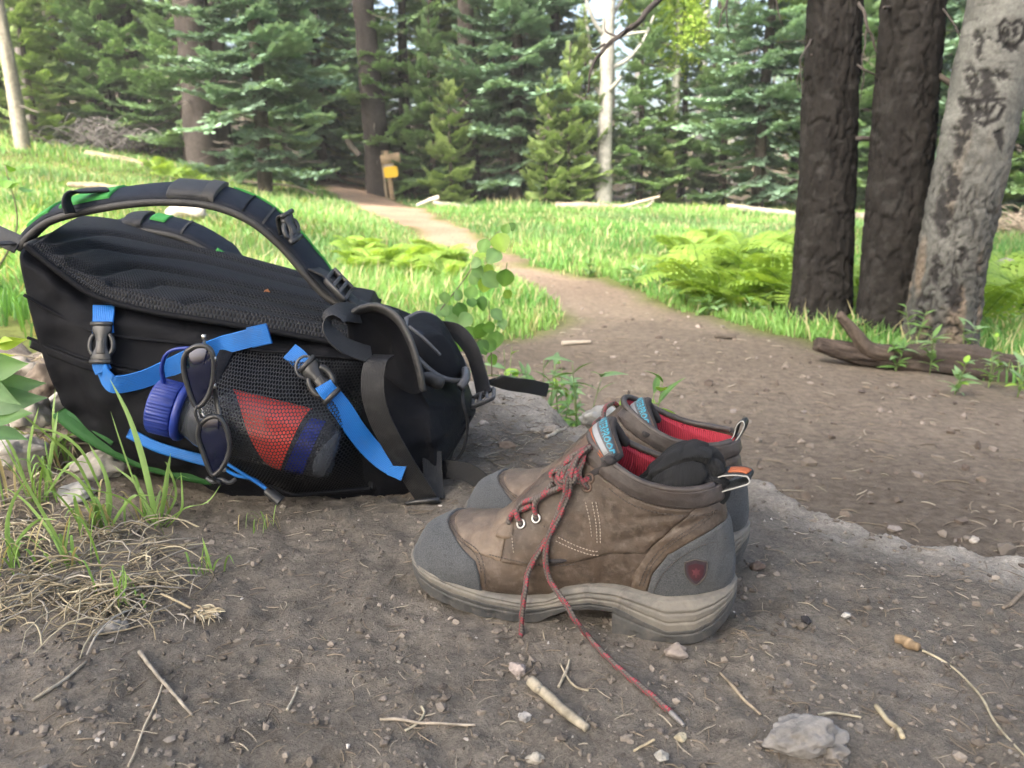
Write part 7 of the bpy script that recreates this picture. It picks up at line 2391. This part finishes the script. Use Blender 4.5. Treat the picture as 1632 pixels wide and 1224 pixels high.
for i, (px, py, Y, R_, lab, cl_) in enumerate(((15, 600, 1.25, (.07, .05, .05), 'pale crumbly rock at the left edge beside the pack', (.34, .31, .27)), (70, 612, 1.2, (.045, .04, .04), 'brown rock in the shadow of the pack top', (.23, .19, .155)), (110, 640, 1.15, (.05, .04, .03), 'grey rock under the upper end of the pack', (.33, .31, .29)), (45, 660, 1.08, (.06, .04, .035), 'pale rock behind the near left grass', (.36, .33, .29)), (25, 720, 1.0, (.05, .04, .03), 'low pale rock at the left edge behind the straw', (.35, .325, .29)), (160, 745, 1.0, (.05, .03, .025), 'pale rock below the green pack base', (.34, .31, .27)), (120, 790, .95, (.035, .03, .02), 'pale stone among the near left grass stems', (.38, .36, .33)))):
    p = P(px, py, Y)
    rock('rock', tuple(np.array([p[0], p[1], max(p[2], float(gz(p[0], p[1])) - .01)])), R_, lab, cl_, 41 + i, i * .8, 4)

def stick(pts, r, label, col, seed, name='twig', knots=0, cat_='twig', lift=1.0, n=24):
    p = np.array([G(*q) for q in pts])
    p = cat(p, n)
    rr = np.interp(np.linspace(0, 1, n), np.linspace(0, 1, len(np.atleast_1d(r))), np.atleast_1d(r))
    p[:, 2] = np.convolve(np.pad(gz(p[:, 0], p[:, 1]), 3, 'edge'), np.ones(7) / 7, 'valid') + rr * .8 * lift + .001
    mb = MB()
    C = np.array(col) * (1 + .3 * fbm(p * 160, 2, seed))[:, None]
    tube(mb, p, rr * (1 + .12 * fbm(p * 220, 2, seed + 1)), 8, C)
    for k in range(knots):
        i = int(n * (.25 + .5 * k / max(1, knots)))
        tube(mb, [p[i], p[i] + np.array([-.004, -.004, .004])], [rr[i] * .6, rr[i] * .45], 6, np.array(col) * 1.1)
    o = mb.build(name, m_stick)
    return tag(o, label, cat_)
m_stick = colm('dry_stick', .85, 260, .5, .0012, .35, 150, .2)
stick([(845, 1090), (868, 1112), (900, 1140), (935, 1168)], [.0048, .0045, .004, .0035], 'pale broken stick lying at bottom centre', (.27, .24, .185), 1, 'stick', 1, 'stick')
stick([(223, 1042), (250, 1078), (280, 1112), (307, 1142)], [.0019, .0016, .0014, .0012], 'straight grey twig at near left', (.26, .23, .19), 2)
stick([(262, 1085), (250, 1120), (230, 1165), (215, 1205), (205, 1224)], .0008, 'thin pale grass stalk crossing under the straight grey twig', (.38, .33, .25), 3)
stick([(52, 1120), (90, 1095), (138, 1058)], [.0012, .0015, .001], 'paired pine needle twig at near left edge', (.27, .24, .19), 4)
stick([(1148, 1075), (1175, 1105), (1212, 1142)], [.001, .0014, .001], 'thin brown twig left of the half-buried stone', (.28, .23, .17), 5)
stick([(1470, 1040), (1520, 1070), (1560, 1110), (1590, 1165), (1640, 1215)], [.0012, .001, .001, .0008], 'long curved grass stalk in the bottom right corner', (.32, .285, .205), 6)
stick([(1396, 1130), (1412, 1150), (1430, 1165), (1438, 1180)], [.0022, .0018, .002, .0018], 'bent pale root scrap right of the half-buried stone', (.32, .275, .19), 7)
stick([(1426, 1024), (1444, 1030), (1462, 1038)], [.004, .0048, .0042], 'short brown wood chip on the soil at right', (.22, .16, .10), 8, 'wood_chip', 0, 'wood chip')
stick([(1545, 882), (1575, 890), (1603, 905)], [.002, .0028, .002], 'dark stick near the right edge of the bank', (.19, .155, .12), 9)
stick([(606, 1150), (650, 1152), (700, 1154), (758, 1158)], [.001, .0012, .001, .0009], 'thin straight twig at bottom left of centre', (.30, .26, .21), 10)
stick([(645, 1168), (665, 1155), (676, 1140), (672, 1128)], .0010, 'curved pale needle crossing the thin straight twig', (.31, .28, .21), 11)
stick([(890, 1098), (900, 1078), (908, 1052)], [.0012, .0014, .001], 'short upright straw by the pale stick', (.34, .3, .225), 12)
stick([(893, 1060), (906, 1085), (915, 1095), (938, 1103)], .0009, 'bent needle crossing the short straw', (.30, .26, .19), 13)
stick([(1632, 945), (1615, 962), (1598, 972)], [.0022, .002, .0014], 'dark twig at the right edge of the bank', (.17, .14, .11), 14)
stick([(870, 700), (885, 692), (902, 684)], [.003, .0035, .003], 'pale root piece lying on the bank behind the boots', (.38, .33, .26), 15)
stick([(1303, 1142), (1335, 1140), (1372, 1146)], [.0009, .0011, .0008], 'pale straw above the half-buried stone', (.31, .28, .21), 16)
stick([(1010, 1200), (1028, 1190), (1043, 1182)], .0009, 'short brown needle below the loose lace', (.36, .30, .2), 17)
stick([(458, 1135), (468, 1115), (474, 1098)], [.0011, .001, .0008], 'short straw standing out on the soil left of centre', (.40, .36, .29), 18)
# debris on the trail
def tstick(pts, Y, r, label, col, seed):
    p = cat([P(x, y, Y) for x, y in pts], 16)
    p[:, 2] = terrain(p[:, 0], p[:, 1]) + r * .8
    mb = MB(); tube(mb, p, np.linspace(r, r * .6, 16), 6, col)
    tag(mb.build('stick', m_stick), label, 'stick')
tstick([(895, 543), (920, 541), (942, 538)], 3.25, .012, 'grey stick lying on the trail behind the sapling', (.26, .23, .19), 1)
tstick([(1140, 536), (1155, 533), (1172, 540)], 3.4, .014, 'dark wood scrap on the trail below the ferns', (.09, .075, .06), 2)
tstick([(1070, 655), (1085, 668), (1095, 660)], 1.75, .010, 'dark root stub showing behind the far boot', (.07, .055, .045), 3)

# ------------------------------------------------------------------ soil crumbs, needles and grit (nobody could count them)
import bmesh
def crumbs(n, pos, r0, r1, cols, seed, name, label, cat_):
    bm = bmesh.new()
    bmesh.ops.create_icosphere(bm, subdivisions=1, radius=1)
    V0 = np.array([v.co[:] for v in bm.verts])
    F0 = np.array([[v.index for v in f.verts] for f in bm.faces])
    bm.free()
    g = np.random.default_rng(seed)
    x, y = pos(g, n)
    z = gz(x, y)
    s = (r0 * (r1 / r0) ** (g.uniform(0, 1, n) ** 2.2))[:, None] * g.uniform(.6, 1.3, (n, 3)) * np.array([1, 1, .75])
    k = g.integers(0, 40, n)
    base = np.array([V0 * (1 + .35 * g.normal(0, 1, (len(V0), 1)).clip(-1, 1)) for _ in range(40)])
    a = g.uniform(0, 6.28, n)
    V = base[k] * s[:, None]
    V = np.stack([V[..., 0] * np.cos(a)[:, None] - V[..., 1] * np.sin(a)[:, None], V[..., 0] * np.sin(a)[:, None] + V[..., 1] * np.cos(a)[:, None], V[..., 2]], -1)
    V = V + np.stack([x, y, z + s[:, 2] * .25], -1)[:, None]
    C = np.array(cols)[g.integers(0, len(cols), n)] * g.uniform(.75, 1.25, (n, 1))
    mb = MB().add(V.reshape(-1, 3), (F0[None] + (np.arange(n) * len(V0))[:, None, None]).reshape(-1, 3), None, np.repeat(C, len(V0), 0))
    tag(mb.build(name, m_rock, None, False), label, cat_, kind='stuff')
def bank_pos(g, n):
    y = .40 * (1.6 / .40) ** g.uniform(0, 1, n * 3)
    x = g.uniform(-1, 1, n * 3) * (y * .72 + .05)
    ok = edge_d(x, y) > -.03
    return x[ok][:n], y[ok][:n]
def bank_n(n):
    def f(g, m):
        x, y = bank_pos(g, m * 2)
        return x[:m], y[:m]
    return f
def trail_pos(g, n):
    y = 1.2 * (9 / 1.2) ** g.uniform(0, 1, n * 8)
    x = g.uniform(-.6, 1, n * 8) * (y * .72 + .3)
    ok = (path_d(x, y) > .05) & (edge_d(x, y) < -.12)
    return x[ok][:n], y[ok][:n]
SO = [(.135, .116, .098), (.165, .142, .12), (.105, .09, .077), (.20, .175, .15)]
crumbs(6500, bank_n(0), .0009, .0042, SO, 91, 'soil_crumbs', 'loose crumbs of soil scattered over the bank', 'soil')
crumbs(520, bank_n(0), .0006, .0024, [(.34, .31, .28), (.28, .26, .23), (.24, .22, .20), (.42, .39, .36)], 92, 'grit', 'pale grit scattered over the soil of the bank', 'gravel')
crumbs(900, trail_pos, .003, .016, [(.13, .105, .085), (.17, .145, .12), (.09, .072, .06), (.22, .19, .165)], 93, 'trail_gravel', 'small stones and chips scattered along the trail', 'gravel')
def npos(g):
    while True:
        y = .42 * (1.55 / .42) ** g.uniform()
        x = g.uniform(-1, 1) * (y * .7 + .05)
        if edge_d(x, y) > 0: return x, y
NE = [(.24, .195, .145), (.19, .155, .115), (.14, .112, .085), (.33, .29, .225), (.10, .083, .067)]
tag(strands(1500, npos, .018, .00042, NE, 95, .0012, .2, .35).build('needle_litter', m_straw), 'dry needles and stalk bits strewn over the soil of the bank', 'litter', kind='stuff')
def npos2(g):
    while True:
        x, y = g.normal(.02, .16), g.normal(1.22, .2)
        if edge_d(x, y) > 0 and y > .9: return x, y
tag(strands(800, npos2, .026, .0006, NE, 96, .002, .2, .4).build('needle_litter', m_straw), 'dense dry needle litter on the bank behind the boots', 'litter', kind='stuff')
def npos3(g):
    while True:
        y = 1.3 * (6 / 1.3) ** g.uniform()
        x = g.uniform(-.5, 1) * (y * .72 + .2)
        if path_d(x, y) > .05 and edge_d(x, y) < -.15: return x, y
tag(strands(420, npos3, .05, .0014, NE, 97, .004, .2, .4).build('trail_litter', m_straw), 'bits of twig and needle strewn along the trail', 'litter', kind='stuff')
